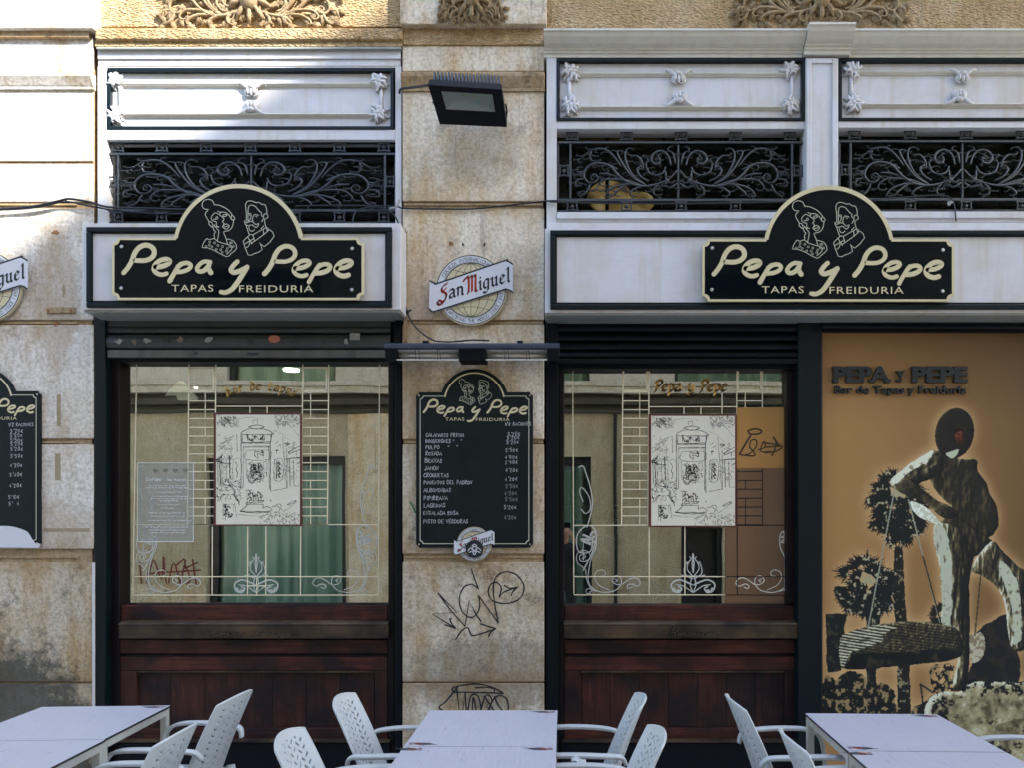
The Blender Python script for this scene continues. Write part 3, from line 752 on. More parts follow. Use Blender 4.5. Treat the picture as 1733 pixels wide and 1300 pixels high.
for x in (262, 344, 430, 515, 600): M().pbox(x-3, 238, x+3, 378, 0.126, 0.155).build('transom_bar', m_darkwood, sl, bev=.003)
grille(179, 237.5, 670.5, 377, 0.05, 'black scrolled iron grille behind the left sign, sunlit at its left end', cx=425, seed=1, ins=(22, 24, 21, 24), ncol=7)

# ------------------------------------------------------------------ right shopfront joinery
sr = thing('shopfront', 'right shopfront: white cornice and pilaster above a dark timber framed window', 'shopfront', tuple(w(1300, PY, 0.05).xy)+(0,))
XR = 2060
def cornice(x0, x1, off, t, cap=False):
    zt = w(0, 52 if not cap else 47, -.10).z; zb = w(0, 97, -.02).z; h = zt-zb
    p = -.13-off
    prof = [(.3, zt), (p, zt), (p, zt-.10*h), (p+.012, zt-.14*h), (p+.022, zt-.30*h), (p+.055, zt-.52*h), (p+.085, zt-.60*h), (p+.085, zt-.68*h), (p+.097, zt-.70*h), (p+.097, zt-.80*h), (p+.108, zt-.83*h), (p+.108, zb), (.3, zb)]
    a = (x0-PX)*D/F; b = (x1-PX)*D/F
    return M().profile(prof, a, b).build('cornice', m_greypaint if False else m_cream, t, bev=.001)
cornice(921, 1356, 0, sr); cornice(1435, XR, 0, sr); cornice(1357, 1434, .035, sr, True)
for nm, a, b, c, d, yf in (('stile', 925, 97.3, 942, 383, -.02), ('rail', 942.2, 204, 1362, 217.5, -.018), ('rail', 1419, 204, XR, 215.5, -.018),
                           ('rail', 942.2, 358, 1357, 369, -.030), ('rail', 1421, 357, XR, 368, -.030), ('rail', 942.2, 369.3, 1357, 376, -.014), ('rail', 1421, 368.3, XR, 376, -.014), ('rail', 925, 376.3, XR, 387, -.028)):
    M().pbox(a, b, c, d, yf, .2).build(nm, m_white, sr, bev=0.003)
M().pbox(1364, 97.3, 1418.8, 376, -.040, .2).build('pilaster', m_white, sr, bev=0.003)
for a, c in ((1365, 1374), (1409, 1418)): M().pbox(a, 98, c, 376, -.052, -.0405).build('pilaster_strip', m_white, sr, bev=0.004)
M().pbox(1374.2, 98, 1408.8, 106, -.050, -.0405).build('pilaster_strip', m_white, sr, bev=0.004)
ornament_panel(sr, 942, 97.5, 1362.5, 203.5, -.016, ((966, 123), (966, 180), (1337, 119), (1337, 178)), ((1148, 128), (1150, 171)), (124, 180.5))
ornament_panel(sr, 1420, 97.5, 1842, 203.5, -.016, ((1443, 119), (1443, 176), (1818, 119), (1818, 176)), ((1627, 127), (1622, 169)), (121, 176))
M().pbox(1843, 97.5, XR, 203.5, -.018, .2).build('rail', m_white, sr)
for x0, x1, t_ in ((160, 680, sl), (922, XR, sr)): M().pbox(x0, 379, x1, 606 if x0 < 500 else 617, .065, .135).build('header_beam', m_black, t_)
for a, c in ((942.5, 1361), (1420, XR)):
    M().pbox(a, 218, c, 357.8, 0.10, 0.104).build('transom_glass', m_dusk, sr)
    for x in np.arange(a+85, c-20, 96): M().pbox(x-3, 218, x+3, 357, 0.108, 0.135).build('transom_bar', m_darkwood, sr, bev=.003)
grille(943, 218, 1362, 357.5, 0.03, 'black scrolled iron grille above the plain end of the right fascia board', cx=1148, seed=2, ins=(24, 24, 23, 22), ncol=5)
grille(1419.5, 216, 1850, 356.5, 0.03, 'black scrolled iron grille at the right edge, beyond the white pilaster', cx=1629, seed=3, ins=(22, 24, 22, 22), ncol=5)

# ------------------------------------------------------------------ fascia boards
def fascia(label, x0, y0, x1, y1, gx0, gy0, gx1, gy1, fw, yf=-.20):
    base = w((x0+x1)/2, y1, yf); t = thing('fascia_board', label, 'fascia', (base.x, -.1, base.z))
    M().pbox(x0, y0, x1, y1, yf, 0.06).build('box', m_white, t, bev=0.004)
    # grey underside board and the returns
    a = w(x0, y1, yf); b = w(x1, y1, yf)
    M().box((a.x+.01, yf+.012, a.z-.012), (b.x-.01, 0.05, a.z-.002)).build('soffit', m_greypaint, t)
    for (p, q, r, s) in ((gx0, gy0, gx1, gy0+fw), (gx0, gy1-fw, gx1, gy1), (gx0, gy0+fw+.2, gx0+fw, gy1-fw-.2), (gx1-fw, gy0+fw+.2, gx1, gy1-fw-.2)):
        M().pbox(p, q, r, s, yf-.022, yf-.0005).build('frame_strip', m_green, t, bev=0.006)
    for (p, q, r, s) in ((gx0+fw+.3, gy0+fw+.3, gx1-fw-.3, gy0+fw+3), (gx0+fw+.3, gy1-fw-3, gx1-fw-.3, gy1-fw-.3), (gx0+fw+.3, gy0+fw+3.2, gx0+fw+3, gy1-fw-3.2), (gx1-fw-3, gy0+fw+3.2, gx1-fw-.3, gy1-fw-3.2)):
        M().pbox(p, q, r, s, yf-.010, yf-.0005).build('inner_bead', m_green, t, bev=0.003)
    return t
fl = fascia('short white fascia board with dark green frame on the left shopfront', 139, 377, 678, 524, 145, 383, 663, 519.5, 8.5)
fr = fascia('long white fascia board with dark green frame on the right shopfront', 922, 386, XR, 529, 931, 388.5, XR-8, 522.5, 8.5)

# ------------------------------------------------------------------ name plaques
z6 = zoomer(130, 290, .3289)
P1 = [(240,520),(262,494),(282,460),(297,420),(318,392),(348,378),(378,383),(396,402),(396,428),(376,448),(345,457),(300,456)]
E1 = [(404,490),(438,487),(468,474),(477,459),(460,450),(432,455),(406,475),(396,500),(408,520),(436,530),(462,524)]
PP1 = [(478,562),(497,528),(520,490),(534,474)]
PP2 = [(520,488),(545,472),(572,470),(586,482),(576,500),(545,513),(512,516)]
A1 = [(683,464),(655,462),(630,478),(618,500),(630,513),(655,508),(680,482)]
A2 = [(686,464),(676,492),(690,520)]
Y1 = [(826,462),(806,482),(793,505),(808,518),(838,510),(874,492)]
Y2 = [(876,490),(852,530),(822,575),(796,606),(766,621),(742,619)]
OFF = lambda s, dx, dy: [(x+dx, y+dy) for x, y in s]
LOGO = [P1, E1, PP1, PP2, A1, A2, Y1, Y2, OFF(P1, 725, 5), OFF(E1, 720, 7), OFF(PP1, 716, 6), OFF(PP2, 717, 6), OFF(E1, 936, 7)]
zf = zoomer(340, 320, 140/1456)
FACES = [[(235,270),(215,215),(170,180),(110,175),(50,200),(22,260),(35,320),(85,350),(135,350),(90,400),(78,450),(110,510),(145,570)],
 [(145,570),(140,610),(190,660),(212,640),(190,580),(150,570)],[(212,650),(230,720),(262,745),(230,785),(240,830),(232,860)],
 [(235,270),(310,275),(400,310),(480,360),(540,430),(555,460)],[(535,470),(555,455),(600,510),(570,540),(535,520),(540,470)],[(575,530),(570,600),(540,680),(480,730),(400,748),(440,850),(470,970)],
 [(295,380),(340,400),(425,402),(490,450),(540,530)],[(350,405),(320,440),(250,410),(185,480),(195,540),(240,560),(275,575),(270,630),(320,665)],
 [(225,525),(300,515),(285,475),(262,500)],[(320,440),(370,480),(405,515),(400,540),(378,565),(410,600),(380,650)],[(385,475),(400,445),(450,440),(460,455),(420,480),(385,475)],
 [(380,655),(420,615),(460,610),(500,645),(470,690),(430,700),(380,655)],[(395,665),(480,645)],[(230,620),(290,700),(318,740),(300,850),(285,905)],
 [(235,640),(275,660),(300,650)],[(105,865),(60,920),(22,1020),(110,1025),(250,1080),(450,1185),(530,1130),(632,1035),(580,910),(460,870)],
 [(105,865),(160,885),(230,860),(290,910),(400,950),(530,990),(540,1060),(450,1140)],
 [(800,560),(800,400),(785,280),(810,220),(860,200),(930,215),(980,235),(1020,225),(1070,262),(1130,270),(1160,360),(1160,420)],
 [(830,560),(830,360),(850,290),(900,275),(960,300),(1010,360),(1050,400)],[(1070,405),(1065,450),(1100,490),(1110,440),(1155,425),(1185,490),(1120,530),(1140,640),(1175,740)],
 [(835,430),(880,425),(878,500),(850,545),(825,555)],[(920,550),(905,530),(940,440),(1015,460)],[(855,450),(865,460)],[(965,470),(985,485)],
 [(765,550),(785,620),(850,640),(900,620),(960,670),(1000,650),(1020,595),(970,620),(920,575),(870,560),(800,590),(765,550)],
 [(845,660),(860,720),(910,735),(945,705)],[(800,640),(825,720),(850,790)],[(1060,690),(1110,640)],[(1110,500),(1070,570)],
 [(745,910),(870,790),(915,800),(1150,670),(1170,740),(945,910),(880,950)],[(820,840),(860,900),(845,990),(800,1025)],[(770,960),(940,860)],[(745,910),(830,1150),(940,1130),(1080,1060),(1035,935),(1120,1005),(1290,825),(1215,710),(1170,740)],
 [(915,800),(945,910)],[(1095,700),(1110,800)],[(870,900),(900,960)]]
DOTS = [(150,980),(195,1010),(240,940),(300,985),(270,1055),(380,1005),(350,1060),(375,1108),(465,1040),(450,1085),(510,1005),(520,940),(570,1005),(90,1005),(155,925),(540,940)]
def logo(parent, mp, y, k, mt, thin=1.0):
    """lettering and portraits; mp maps sign photo px to photo px, k its scale"""
    LET = ((0,), (1,), (2, 3), (4, 5), (6, 7), (8,), (9,), (10, 11), (12,))
    for grp in LET:
      mb = M()
      for i in grp:
        s = LOGO[i]
        sm = smooth(s, 6); n = len(sm)
        pts = toxz([mp(*z6(*p)) for p in sm], y)
        wd = [7.9*k*S1*(.92+.08*sin(i+3*j/n)) for j in range(n)]
        mb.ribbon(pts, wd, y-.0003*(i % 2), th=.0025 if k > .8 else .0006, caps=8)
      mb.build('script_letter', mt, parent)
    mb = M(); sc = S1*k
    for txt, xa, xb, ya, yb in (('TAPAS', 487, 703, 580, 617), ('FREIDURIA', 835, 1217, 583, 620)):
        p = w(*mp(*z6(xa, yb)), y); q = w(*mp(*z6(xb, ya)), y)
        put_text(mb, txt, p.x, p.z, y-.0008, q.z-p.z, q.x-p.x, 0.0, spacing=1.12)
    mb.build('small_lettering', mt, parent, kind='stuff')
    mb = M()
    for i, s in enumerate(FACES):
        pts = toxz([mp(*zf(*p)) for p in smooth(s, 2)], y)
        mb.ribbon(pts, 1.15*sc*thin, y-.0006-.00005*(i % 9), th=0, caps=3)
    for i, dd in enumerate(DOTS):
        c = w(*mp(*zf(*dd)), y); r = 1.6*sc
        mb.ribbon([(c.x+r*cos(a), c.z+r*sin(a)) for a in np.linspace(0, 2*pi, 9)], .7*sc*thin, y-.0007, th=0, caps=0)
    mb.build('portrait_drawing', m_linecream, parent, kind='stuff')
m_linecream = mat('cream_line_paint', (0.50,0.51,0.38,1), 0.5)
m_plaque = mat('gloss_black_acrylic', (0.0025,0.0050,0.0070,1), 0.06, 0, spec=0.16)
m_board = mat('black_menu_board', (0.0030,0.0068,0.0078,1), 0.45, 0, col2=(0.008,0.013,0.013,1), vscale=5, spec=0.22)
m_steel = mat('screw_steel', (0.6,0.6,0.62,1), 0.3, 1.0)
def plaque_outline(rx0, ry0, rx1, ry1, cx, cy, r, notch, inset, seg=40):
    """photo px outline of rect with notched corners and a round head"""
    x0, x1, y0, y1 = rx0+inset, rx1-inset, ry0+inset, ry1-inset; rr = r-inset; nt = notch
    pts = []
    def conc(ax, ay, a0, a1):
        return [(ax+nt*cos(R(a)), ay+nt*sin(R(a))) for a in np.linspace(a0, a1, 7)]
    # clockwise on screen starting top-left notch
    pts += conc(x0, y0, 90, 0)
    dy = cy-y0; ang = math.asin(max(-1, min(1, dy/rr)))
    a0 = pi-(-ang) if False else None
    xs = math.sqrt(max(rr*rr-dy*dy, 0))
    t0 = math.atan2(-dy, -xs); t1 = math.atan2(-dy, xs)
    if t0 > 0: t0 -= 2*pi
    pts += [(cx+rr*cos(t), cy+rr*sin(t)) for t in np.linspace(t0, t1, seg)]
    pts += conc(x1, y0, 180, 90)
    pts += conc(x1, y1, 270, 180)
    pts += conc(x0, y1, 360, 270)
    return pts
def border(mb, outer, inner, y, th=.002):
    n = len(outer); o = toxz(outer, y); i_ = toxz(inner, y)
    vs = [(x, y, z) for x, z in o]+[(x, y, z) for x, z in i_]+[(x, y+th, z) for x, z in o]
    fs = []
    for k in range(n):
        q = (k+1) % n; fs.append((k, k+n, q+n, q)); fs.append((k, q, q+2*n, k+2*n))
    mb.add(vs, fs)
def name_plaque(dx, dy, label, y=-.245):
    mp = lambda x, y_: (x+dx, y_+dy)
    args = [190+dx, 402+dy, 615.5+dx, 507+dy, 403.7+dx, 421.6+dy, 110.5]
    b = w(403+dx, 507+dy, y); t = thing('name_plaque', label, 'sign', (b.x, y, b.z), 'name plaques of the tapas bar')
    M().prism(toxz(plaque_outline(*args, 9, 0), y+.004), y+.002, y+.022).build('backing', m_signgold, t)
    M().prism(toxz(plaque_outline(*args, 9, 3.0), y+.001), y, y+.0015).build('face', m_plaque, t)
    mb = M(); border(mb, plaque_outline(*args, 9, 0), plaque_outline(*args, 9, 3.6), y-.003)
    mb.build('gold_rim', m_signgold, t)
    # broad gold band of the arch only
    r1, r0 = 110.5, 104.5; cx, cy = 403.7+dx, 421.6+dy; mb = M(); n = 44
    th = [pi+.22+(pi-.44)*i/(n-1) for i in range(n)]
    th = [math.atan2(-19.6, -108.7)%(2*pi)+( (math.atan2(-19.6, 108.7)%(2*pi))-(math.atan2(-19.6, -108.7)%(2*pi)))*i/(n-1) for i in range(n)]
    o = toxz([(cx+r1*cos(a), cy+r1*sin(a)) for a in th], y); i_ = toxz([(cx+(r0-1.2*abs(sin(a)))*cos(a), cy+(r0-1.2*abs(sin(a)))*sin(a)) for a in th], y)
    vs = [(x, y-.0035, z) for x, z in o+i_]; mb.add(vs, [(k, k+n, k+n+1, k+1) for k in range(n-1)])
    mb.build('arch_band', m_signgold, t)
    logo(t, mp, y-.004, 1.0, m_signgold)
    for sx, sy in ((232, 386), (230, 600), (1418, 396), (1416, 608)):
        p = w(*mp(*z6(sx, sy)), y); M().disc((p.x, p.z), .011, y-.006, y+.001, 14).build('screw', m_steel, t, bev=.002)
    return t
name_plaque(0, 0, 'glossy black arched bar sign with gold script above the left window')
name_plaque(999, 2.5, 'glossy black arched bar sign with gold script above the right window and mural')

# ------------------------------------------------------------------ opening, shutters, windows, timber bases
def slat(t, x0, x1, ya, yb, y, mt, bulge=.012):
    a = w(x0, ya, y); b = w(x1, yb, y); h = a.z-b.z
    prof = [(y+.006, a.z), (y, a.z-.06*h), (y-bulge*.7, a.z-.3*h), (y-bulge, a.z-.6*h), (y-bulge*.4, a.z-.9*h), (y+.006, b.z), (y+.016, b.z), (y+.016, a.z)]
    return M().profile(prof, a.x, b.x).build('slat', mt, t)
sh1 = thing('roller_shutter', 'rolled-up grey metal shutter with torn stickers over the left window', 'roller shutter', tuple(w(420, 600, .03)))
M().pbox(180, 538, 661, 552, .03, .05).build('housing', m_shutter, sh1, bev=.003)
slat(sh1, 180, 661, 552.5, 563, .035, m_shutter); slat(sh1, 180, 661, 566, 590, .030, m_shutter, .02)
M().pbox(181, 591.5, 660, 604.5, .018, .05).build('bottom_bar', m_shutterb, sh1, bev=.004)
m_stk = [mat('sticker_white', (0.4,0.4,0.38,1), 0.7, 0, col2=(0.15,0.14,0.12,1), vscale=90), mat('sticker_orange', (0.45,0.12,0.05,1), 0.5), mat('sticker_dark', (0.02,0.02,0.02,1), 0.6), mat('sticker_tan', (0.28,0.20,0.13,1), 0.7, 0, col2=(0.1,0.08,0.06,1), vscale=90)]
for i, (px, py, rx, ry, k) in enumerate(((202, 577, 9, 5, 0), (227, 578, 7, 6, 3), (248, 576, 8, 5, 0), (282, 575, 8, 6, 2), (305, 574, 6, 7, 3), (353, 574, 9, 5, 0), (424, 577, 8, 8, 2), (496, 576, 10, 5, 2), (586, 577, 5, 6, 0), (548, 578, 4, 4, 2), (330, 597, 8, 4, 2), (425, 598, 14, 4, 2))):
    c = w(px, py, .008); rd = random.Random(i*7+1); yy = .0085 if py < 590 else .0165
    n = 11; pts = [(c.x+rx*S1*cos(2*pi*j/n)*rd.uniform(.35, 1.1), c.z+ry*S1*sin(2*pi*j/n)*rd.uniform(.4, 1.1)) for j in range(n)]
    M().prism(pts, yy-.0005, yy+.002).build('torn_sticker', m_stk[k], sh1)
c = w(464, 573, .008); M().disc((c.x, c.z), 10*S1, .0078, .010, 20, 6.5*S1).build('oval_sticker', m_stk[1], sh1)
M().ring((c.x, c.z), 4.4*S1, 5.2*S1, .0070, .0077, 20).build('sticker_print', m_stk[0], sh1)
c = w(601, 568, .008); M().pbox(592, 563, 609, 575, .0075, .01).build('paper_sticker', m_stk[0], sh1)
sh2 = thing('roller_shutter', 'rolled-up glossy black metal shutter over the right window', 'roller shutter', tuple(w(1150, 610, .03)))
for ya, yb in ((545, 562), (564, 577), (579, 592), (594, 605)): slat(sh2, 928, 1350, ya, yb, .03, m_shutterk, .014)
M().pbox(928, 606, 1350, 615, .012, .05).build('bottom_bar', m_shutterk, sh2, bev=.004)
M().pbox(926, 536, 1392, 544.5, .03, .05).build('housing', m_shutterk, sh2)

def base_panel(t, x0, x1, ledge_y, text=None):
    """timber stall riser under a window"""
    a = lambda px, py, y: w(px, py, y)
    M().pbox(x0, 1024.5, x1, 1052, .10, .20).build('bottom_rail', m_wood, t, bev=.005)
    p = a(x0-1, 1054, .02); q = a(x1+1, 1082, .02)
    prof = [(.12, p.z+.004), (.04, p.z+.004), (.012, p.z-.006), (.006, p.z-.014), (.012, p.z-.020), (.016, q.z+.004), (.022, q.z), (.12, q.z)]
    M().profile(prof, p.x, q.x).build('sill_ledge', m_ledge, t, bev=.002)
    M().pbox(x0, 1083.5, x1, 1107, .085, .20).build('rail', m_wood, t, bev=.004)
    M().pbox(x0, 1108, x1, 1112, .105, .20).build('rail', m_darkwood, t, bev=.002)
    M().pbox(x0, 1112.5, x1, 1136, .09, .20).build('rail', m_wood, t, bev=.005)
    M().pbox(x0, 1136.5, x0+28, 1233, .09, .20).build('stile', m_woodv, t, bev=.004)
    M().pbox(x1-22, 1136.5, x1, 1233, .09, .20).build('stile', m_woodv, t, bev=.004)
    n = 7; xa, xb = x0+28.5, x1-22.5
    for i in range(n):
        M().pbox(xa+(xb-xa)*i/n+.3, 1140, xa+(xb-xa)*(i+1)/n-.3, 1233, .112+.0008*(i % 2), .19).build('plank', m_woodv, t, bev=.0012)
    M().pbox(xa, 1136.8, xb, 1139.6, .080, .19).build('panel_bead', m_ledge, t, bev=.002)
    M().pbox(x0, 1233.4, x1, 1254, .09, .20).build('rail', m_wood, t, bev=.004)
    M().pbox(x0-4, 1254.4, x1+4, 1258, .035, .20).build('plinth_bead', m_ledge, t, bev=.003)
    p = w(x0-4, 1258.4, .05); q = w(x1+4, 1258.4, .05)
    M().box((p.x, .05, 0), (q.x, .2, p.z)).build('plinth', m_black, t, bev=.004)
base_panel(sl, 203, 656, 1055); base_panel(sr, 955, 1350, 1055)
m_script = mat('worn_dark_lettering', (0.003,0.003,0.003,1), 0.5, spec=.2)
def script(x, y, words, h, par):
    """flowing pen script: letters as slanted loops joined together"""
    L = {'C': [(.9,.85),(.6,1.1),(.15,.7),(.1,.2),(.5,0),(.9,.3)], 'L': [(.3,.8),(.6,1.15),(.75,.95),(.35,.2),(.05,0),(.3,.05),(.9,0)], 'H': [(.1,.9),(.35,1.1),(.2,0),(.3,.5),(.8,.6),(.9,1.1),(.75,.1),(1,.1)],
         'T': [(0,.8),(.3,1.1),(1.2,1.0),(.75,1.0),(.5,.1),(.2,0)],
         'r': [(0,.1),(.25,.5),(.4,.45),(.4,.1),(.6,.05)], 'o': [(.1,.2),(.4,.5),(.15,.3),(.2,.02),(.5,.1),(.5,.4),(.7,.42)], 'm': [(0,.05),(.2,.5),(.25,.05),(.45,.5),(.5,.05),(.75,.5),(.75,.05),(.95,.1)],
         'n': [(0,.05),(.2,.5),(.25,.05),(.5,.5),(.5,.05),(.7,.1)], 'a': [(.5,.45),(.2,.45),(.1,.15),(.35,.02),(.55,.45),(.5,.05),(.7,.1)], 'e': [(.1,.2),(.45,.35),(.3,.5),(.1,.25),(.25,0),(.6,.15)],
         's': [(0,.05),(.3,.5),(.45,.2),(.2,0),(.6,.1)], 'x': [(.05,.45),(.2,.5),(.4,.05),(.6,.05)], 'y': [(.05,.45),(.2,.1),(.5,.45),(.3,-.4),(.05,-.3),(.6,.1)],
         'z': [(.05,.45),(.45,.45),(.1,.05),(.4,-.3),(.1,-.3),(.6,.1)], 'p': [(.1,.5),(.1,-.4),(.15,.3),(.45,.5),(.5,.15),(.2,.05),(.7,.1)], 'i': [(0,.05),(.2,.45),(.2,.05),(.4,.1)]}
    out = []; cx = 0
    for ch in words:
        if ch == ' ': cx += .9; continue
        g = L[ch]; out.append([(cx+a+.45*b, b) for a, b in g]); cx += max(a for a, b in g)+.04
    mb = M(); lo = M()
    for i, s in enumerate(out):
        pts = [(x+a*h, y-b*h) for a, b in smooth(s, 4)]
        mb.ribbon(toxz(pts, .012), 1.15*S1, .0040-.0001*(i % 5), th=.001, caps=3)
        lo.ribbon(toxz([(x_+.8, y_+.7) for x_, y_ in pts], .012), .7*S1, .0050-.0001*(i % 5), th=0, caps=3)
    lo.build('carved_script_and_highlight', m_ledgelit, par, kind='stuff'); mb.build('carved_script_and_highlight', m_script, par, kind='stuff')
m_ledgelit = mat('script_highlight', (0.20,0.17,0.12,1), 0.4)  # highlight painted beside the script strokes
script(356, 1077, 'Cramps Lorenzo', 12.5, sl)
script(1130, 1077, 'Hermanos', 12.5, sr)

# frames of the openings
def upright(t, name, x0, x1, ya, yb, yf, yk, mt, bev=.004):
    if yb > 1300:
        a = w(x0, ya, yf); b = w(x1, ya, yf); mb = M().box((a.x, yf, 0), (b.x, yk, a.z))
    else: mb = M().pbox(x0, ya, x1, yb, yf, yk)
    return mb.build(name, mt, t, bev=bev)
upright(sl, 'door_post', 160, 178, 536, 1334, .004, .4, m_green)
upright(sl, 'frame_post', 178.5, 202, 606, 1334, .075, .4, m_darkwood)
upright(sl, 'frame_post', 657, 667, 606, 1334, .075, .4, m_darkwood)
upright(sl, 'door_post', 667.5, 679.5, 536, 1334, .01, .4, m_black)
upright(sr, 'door_post', 924, 945, 536, 1334, .01, .4, m_black)
upright(sr, 'frame_post', 945.5, 954, 616, 1334, .08, .4, m_darkwood)
upright(sr, 'door_post', 1350.5, 1391.5, 545, 1334, .0, .4, m_green)
upright(sr, 'door_post', 1391.8, XR, 545, 561, .02, .4, m_black)
upright(sr, 'frame_post', 1331, 1350, 616, 1023, .085, .3, m_darkwood)
M().pbox(178.5, 604.8, 667, 612, .06, .25).build('head_rail', m_black, sl, bev=.003)
M().pbox(945.5, 615.2, 1350, 624, .06, .25).build('head_rail', m_black, sr, bev=.003)
a = w(1392, 552, -.01); b = w(XR, 552, -.01)
M().tube([(a.x, .0, a.z), (b.x, .0, b.z)], .022, 12).build('head_tube', m_shutterk, sr, smooth=True)
GL = .145
def win(x0, y0, x1, y1, label):
    c = w((x0+x1)/2, y1, GL); t = thing('shop_window', label, 'window', tuple(c))
    M().pbox(x0-4, y0-3, x1+4, y1+3, GL, GL+.004).build('pane', m_glass, t)
    for (a, b, c_, d) in ((x0-6, y1-1.6, x1+6, y1+2), (x0-3, y0, x0, y1-1.8), (x1, y0, x1+3, y1-1.8), (x0-6, y0-4, x1+6, y0)):
        M().pbox(a, b, c_, d, GL-.03, GL-.001).build('glazing_bead', m_darkwood, t, bev=.002)
    return t
wl = win(206, 612, 657, 1023.5, 'left shop window with gold line tracery and light paper notice')
wr = win(955, 624.5, 1331, 1025, 'right shop window with gold line tracery and brown board inside')
def gline(t, x0, y0, x1, y1, wd=1.6, mt=None, y=GL-.0015):
    p = w(x0, y0, y); q = w(x1, y1, y)
    mb = M().ribbon([(p.x, p.z), (q.x, q.z)], wd*S1, y, th=.0012, caps=0)
    return mb.build('painted_line', mt or m_gold, t)
VP = 'vvv-v-vvv-v-vvv'
def tracery(t, zx, L1, L2, LM, Rr1, Rr2, RM, bx0, bx1, vlist, topv, top, base, dark=None, bl=None):
    """L1,L2: left ladder edges, Rr1,Rr2: right ladder"""
    ys = [335+i*37.5 for i in range(16)]
    for (a, b, m_) in ((L1, L2, LM), (Rr1, Rr2, RM)):
        dk = lambda z: (m_backlit if (dark and a == Rr1 and z > dark) else m_gold)
        for e in (a, b):
            if dark and a == Rr1: gline(t, *zx(e, top), *zx(e-1, dark)); None
            else: gline(t, *zx(e+3*(top < 300), top), *zx(e-3, 897), 1.9)
        for z in ys:
            if dark and a == Rr1 and z > dark: continue
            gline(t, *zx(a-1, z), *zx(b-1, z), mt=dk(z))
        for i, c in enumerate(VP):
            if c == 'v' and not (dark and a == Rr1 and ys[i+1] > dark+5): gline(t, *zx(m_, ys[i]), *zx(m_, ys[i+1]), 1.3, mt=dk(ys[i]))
        for (p, q, r, s) in ((a+2, 230, b-3, 230), (a+3, 330, b-3, 330), (a+5, 230, a+3, 330), (b-6, 230, b-7, 330)): gline(t, *zx(p, q), *zx(r, s), 3.2, y=GL-.0025)
zl = zoomer(150, 530, .4); zr = zoomer(920, 530, .4)
tracery(wl, zl, 421, 535, 493, 903, 1013, 939, 0, 0, None, None, 212, 1195)
for s in (((203, 210), (195, 700)), ((195, 700), (187, 1195)), ((1231, 205), (1226, 1195)), ((187, 1195), (1226, 1195)), ((187, 1117), (1226, 1117)), ((200, 897), (1224, 897)),
          ((533, 395), (903, 395)), ((682, 395), (682, 425)), ((755, 395), (755, 425)), ((523, 905), (522, 1195)), ((897, 905), (896, 1195)), ((673, 905), (672, 1195)), ((750, 905), (749, 1195)), ((711, 1117), (711, 1195)), ((673, 1156), (749, 1156))):
    gline(wl, *zl(*s[0]), *zl(*s[1]), 1.7)
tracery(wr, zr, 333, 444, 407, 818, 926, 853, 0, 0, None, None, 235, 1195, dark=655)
for s in (((123, 240), (128, 1190)), ((128, 900), (815, 900)), ((128, 1117), (770, 1117)), ((128, 1194), (770, 1194)), ((446, 397), (816, 397)), ((594, 397), (594, 430)), ((666, 397), (666, 430)), ((755, 340), (755, 430)),
          ((447, 905), (447, 1194)), ((598, 905), (598, 1194))):
    gline(wr, *zr(*s[0]), *zr(*s[1]), 1.7)
# etched scrolls
def etch_mat():
    m = bpy.data.materials.new('etched_glass_film'); m.use_nodes = True; nt = m.node_tree; nt.nodes.clear(); n = N(m)
    o = n('OutputMaterial'); t = n('BsdfTransparent'); d = n('BsdfDiffuse'); d.inputs[0].default_value = (.62, .64, .58, 1); mx = n('MixShader'); mx.inputs[0].default_value = .75
    n.l(t, mx.inputs[1]); n.l(d, mx.inputs[2]); n.l(mx, o.inputs[0]); return m
m_etch = etch_mat()
zc = zoomer(380, 900, 280/1733)
ETCH = [([(1010,585),(1050,600),(1060,570),(1020,552),(960,575),(925,545),(950,500),(1010,490),(1080,530),(1130,560),(1190,550),(1220,510),(1180,465),(1130,490),(1125,550),(1160,600),(1220,630),(1320,640),(1420,600),(1470,520),(1460,380),(1430,260),(1390,170),(1385,60),(1410,0)], 10),
        ([(1340,470),(1300,465),(1290,430),(1330,405),(1390,430),(1400,500),(1350,570),(1250,615)], 8), ([(1535,290),(1500,270),(1520,240),(1560,260),(1550,310),(1490,310),(1450,270),(1470,215),(1540,205),(1590,250),(1580,330),(1500,400),(1490,500),(1440,600),(1380,630)], 8),
        ([(1460,640),(1430,620),(1460,600),(1495,620),(1480,650),(1440,648)], 8), ([(1520,300),(1525,200),(1510,100),(1460,60),(1410,0)], 8), ([(1480,100),(1440,120),(1400,110),(1440,80),(1400,60),(1450,40),(1420,0)], 12), ([(1190,500),(1165,515),(1185,530)], 10)]
ZL_UP = [([(1150,960),(1160,1010),(1210,1010),(1215,940),(1170,900),(1135,930),(1150,1010),(1190,1090)], 5), ([(1210,655),(1190,650),(1175,690),(1160,740),(1150,800),(1160,860),(1175,910)], 5), ([(1190,800),(1205,760),(1195,740),(1165,780),(1160,830),(1180,850),(1200,830)], 4), ([(1190,940),(1150,960),(1200,960),(1160,980)], 9)]
def etched(t, mirror=None, shift=0):
    mb = M(); k = 0
    for s, wd in ETCH:
        p = [zc(*q) for q in smooth(s, 5)]
        if mirror: p = [(mirror-x, y) for x, y in p]
        p = [(x+shift, y) for x, y in p]; mb.ribbon(toxz(p, GL), wd*.1616*S1, GL-.0006-.00007*k, th=0, caps=4); k += 1
    for s, wd in ZL_UP:
        p = [zl(*q) for q in smooth(s, 5)]
        if mirror: p = [(mirror-x, y) for x, y in p]
        p = [(x+shift, y) for x, y in p]; mb.ribbon(toxz(p, GL), wd*.4*S1, GL-.0006-.00007*k, th=0, caps=4); k += 1
    mb.build('etched_scroll', m_etch, t, kind='stuff')
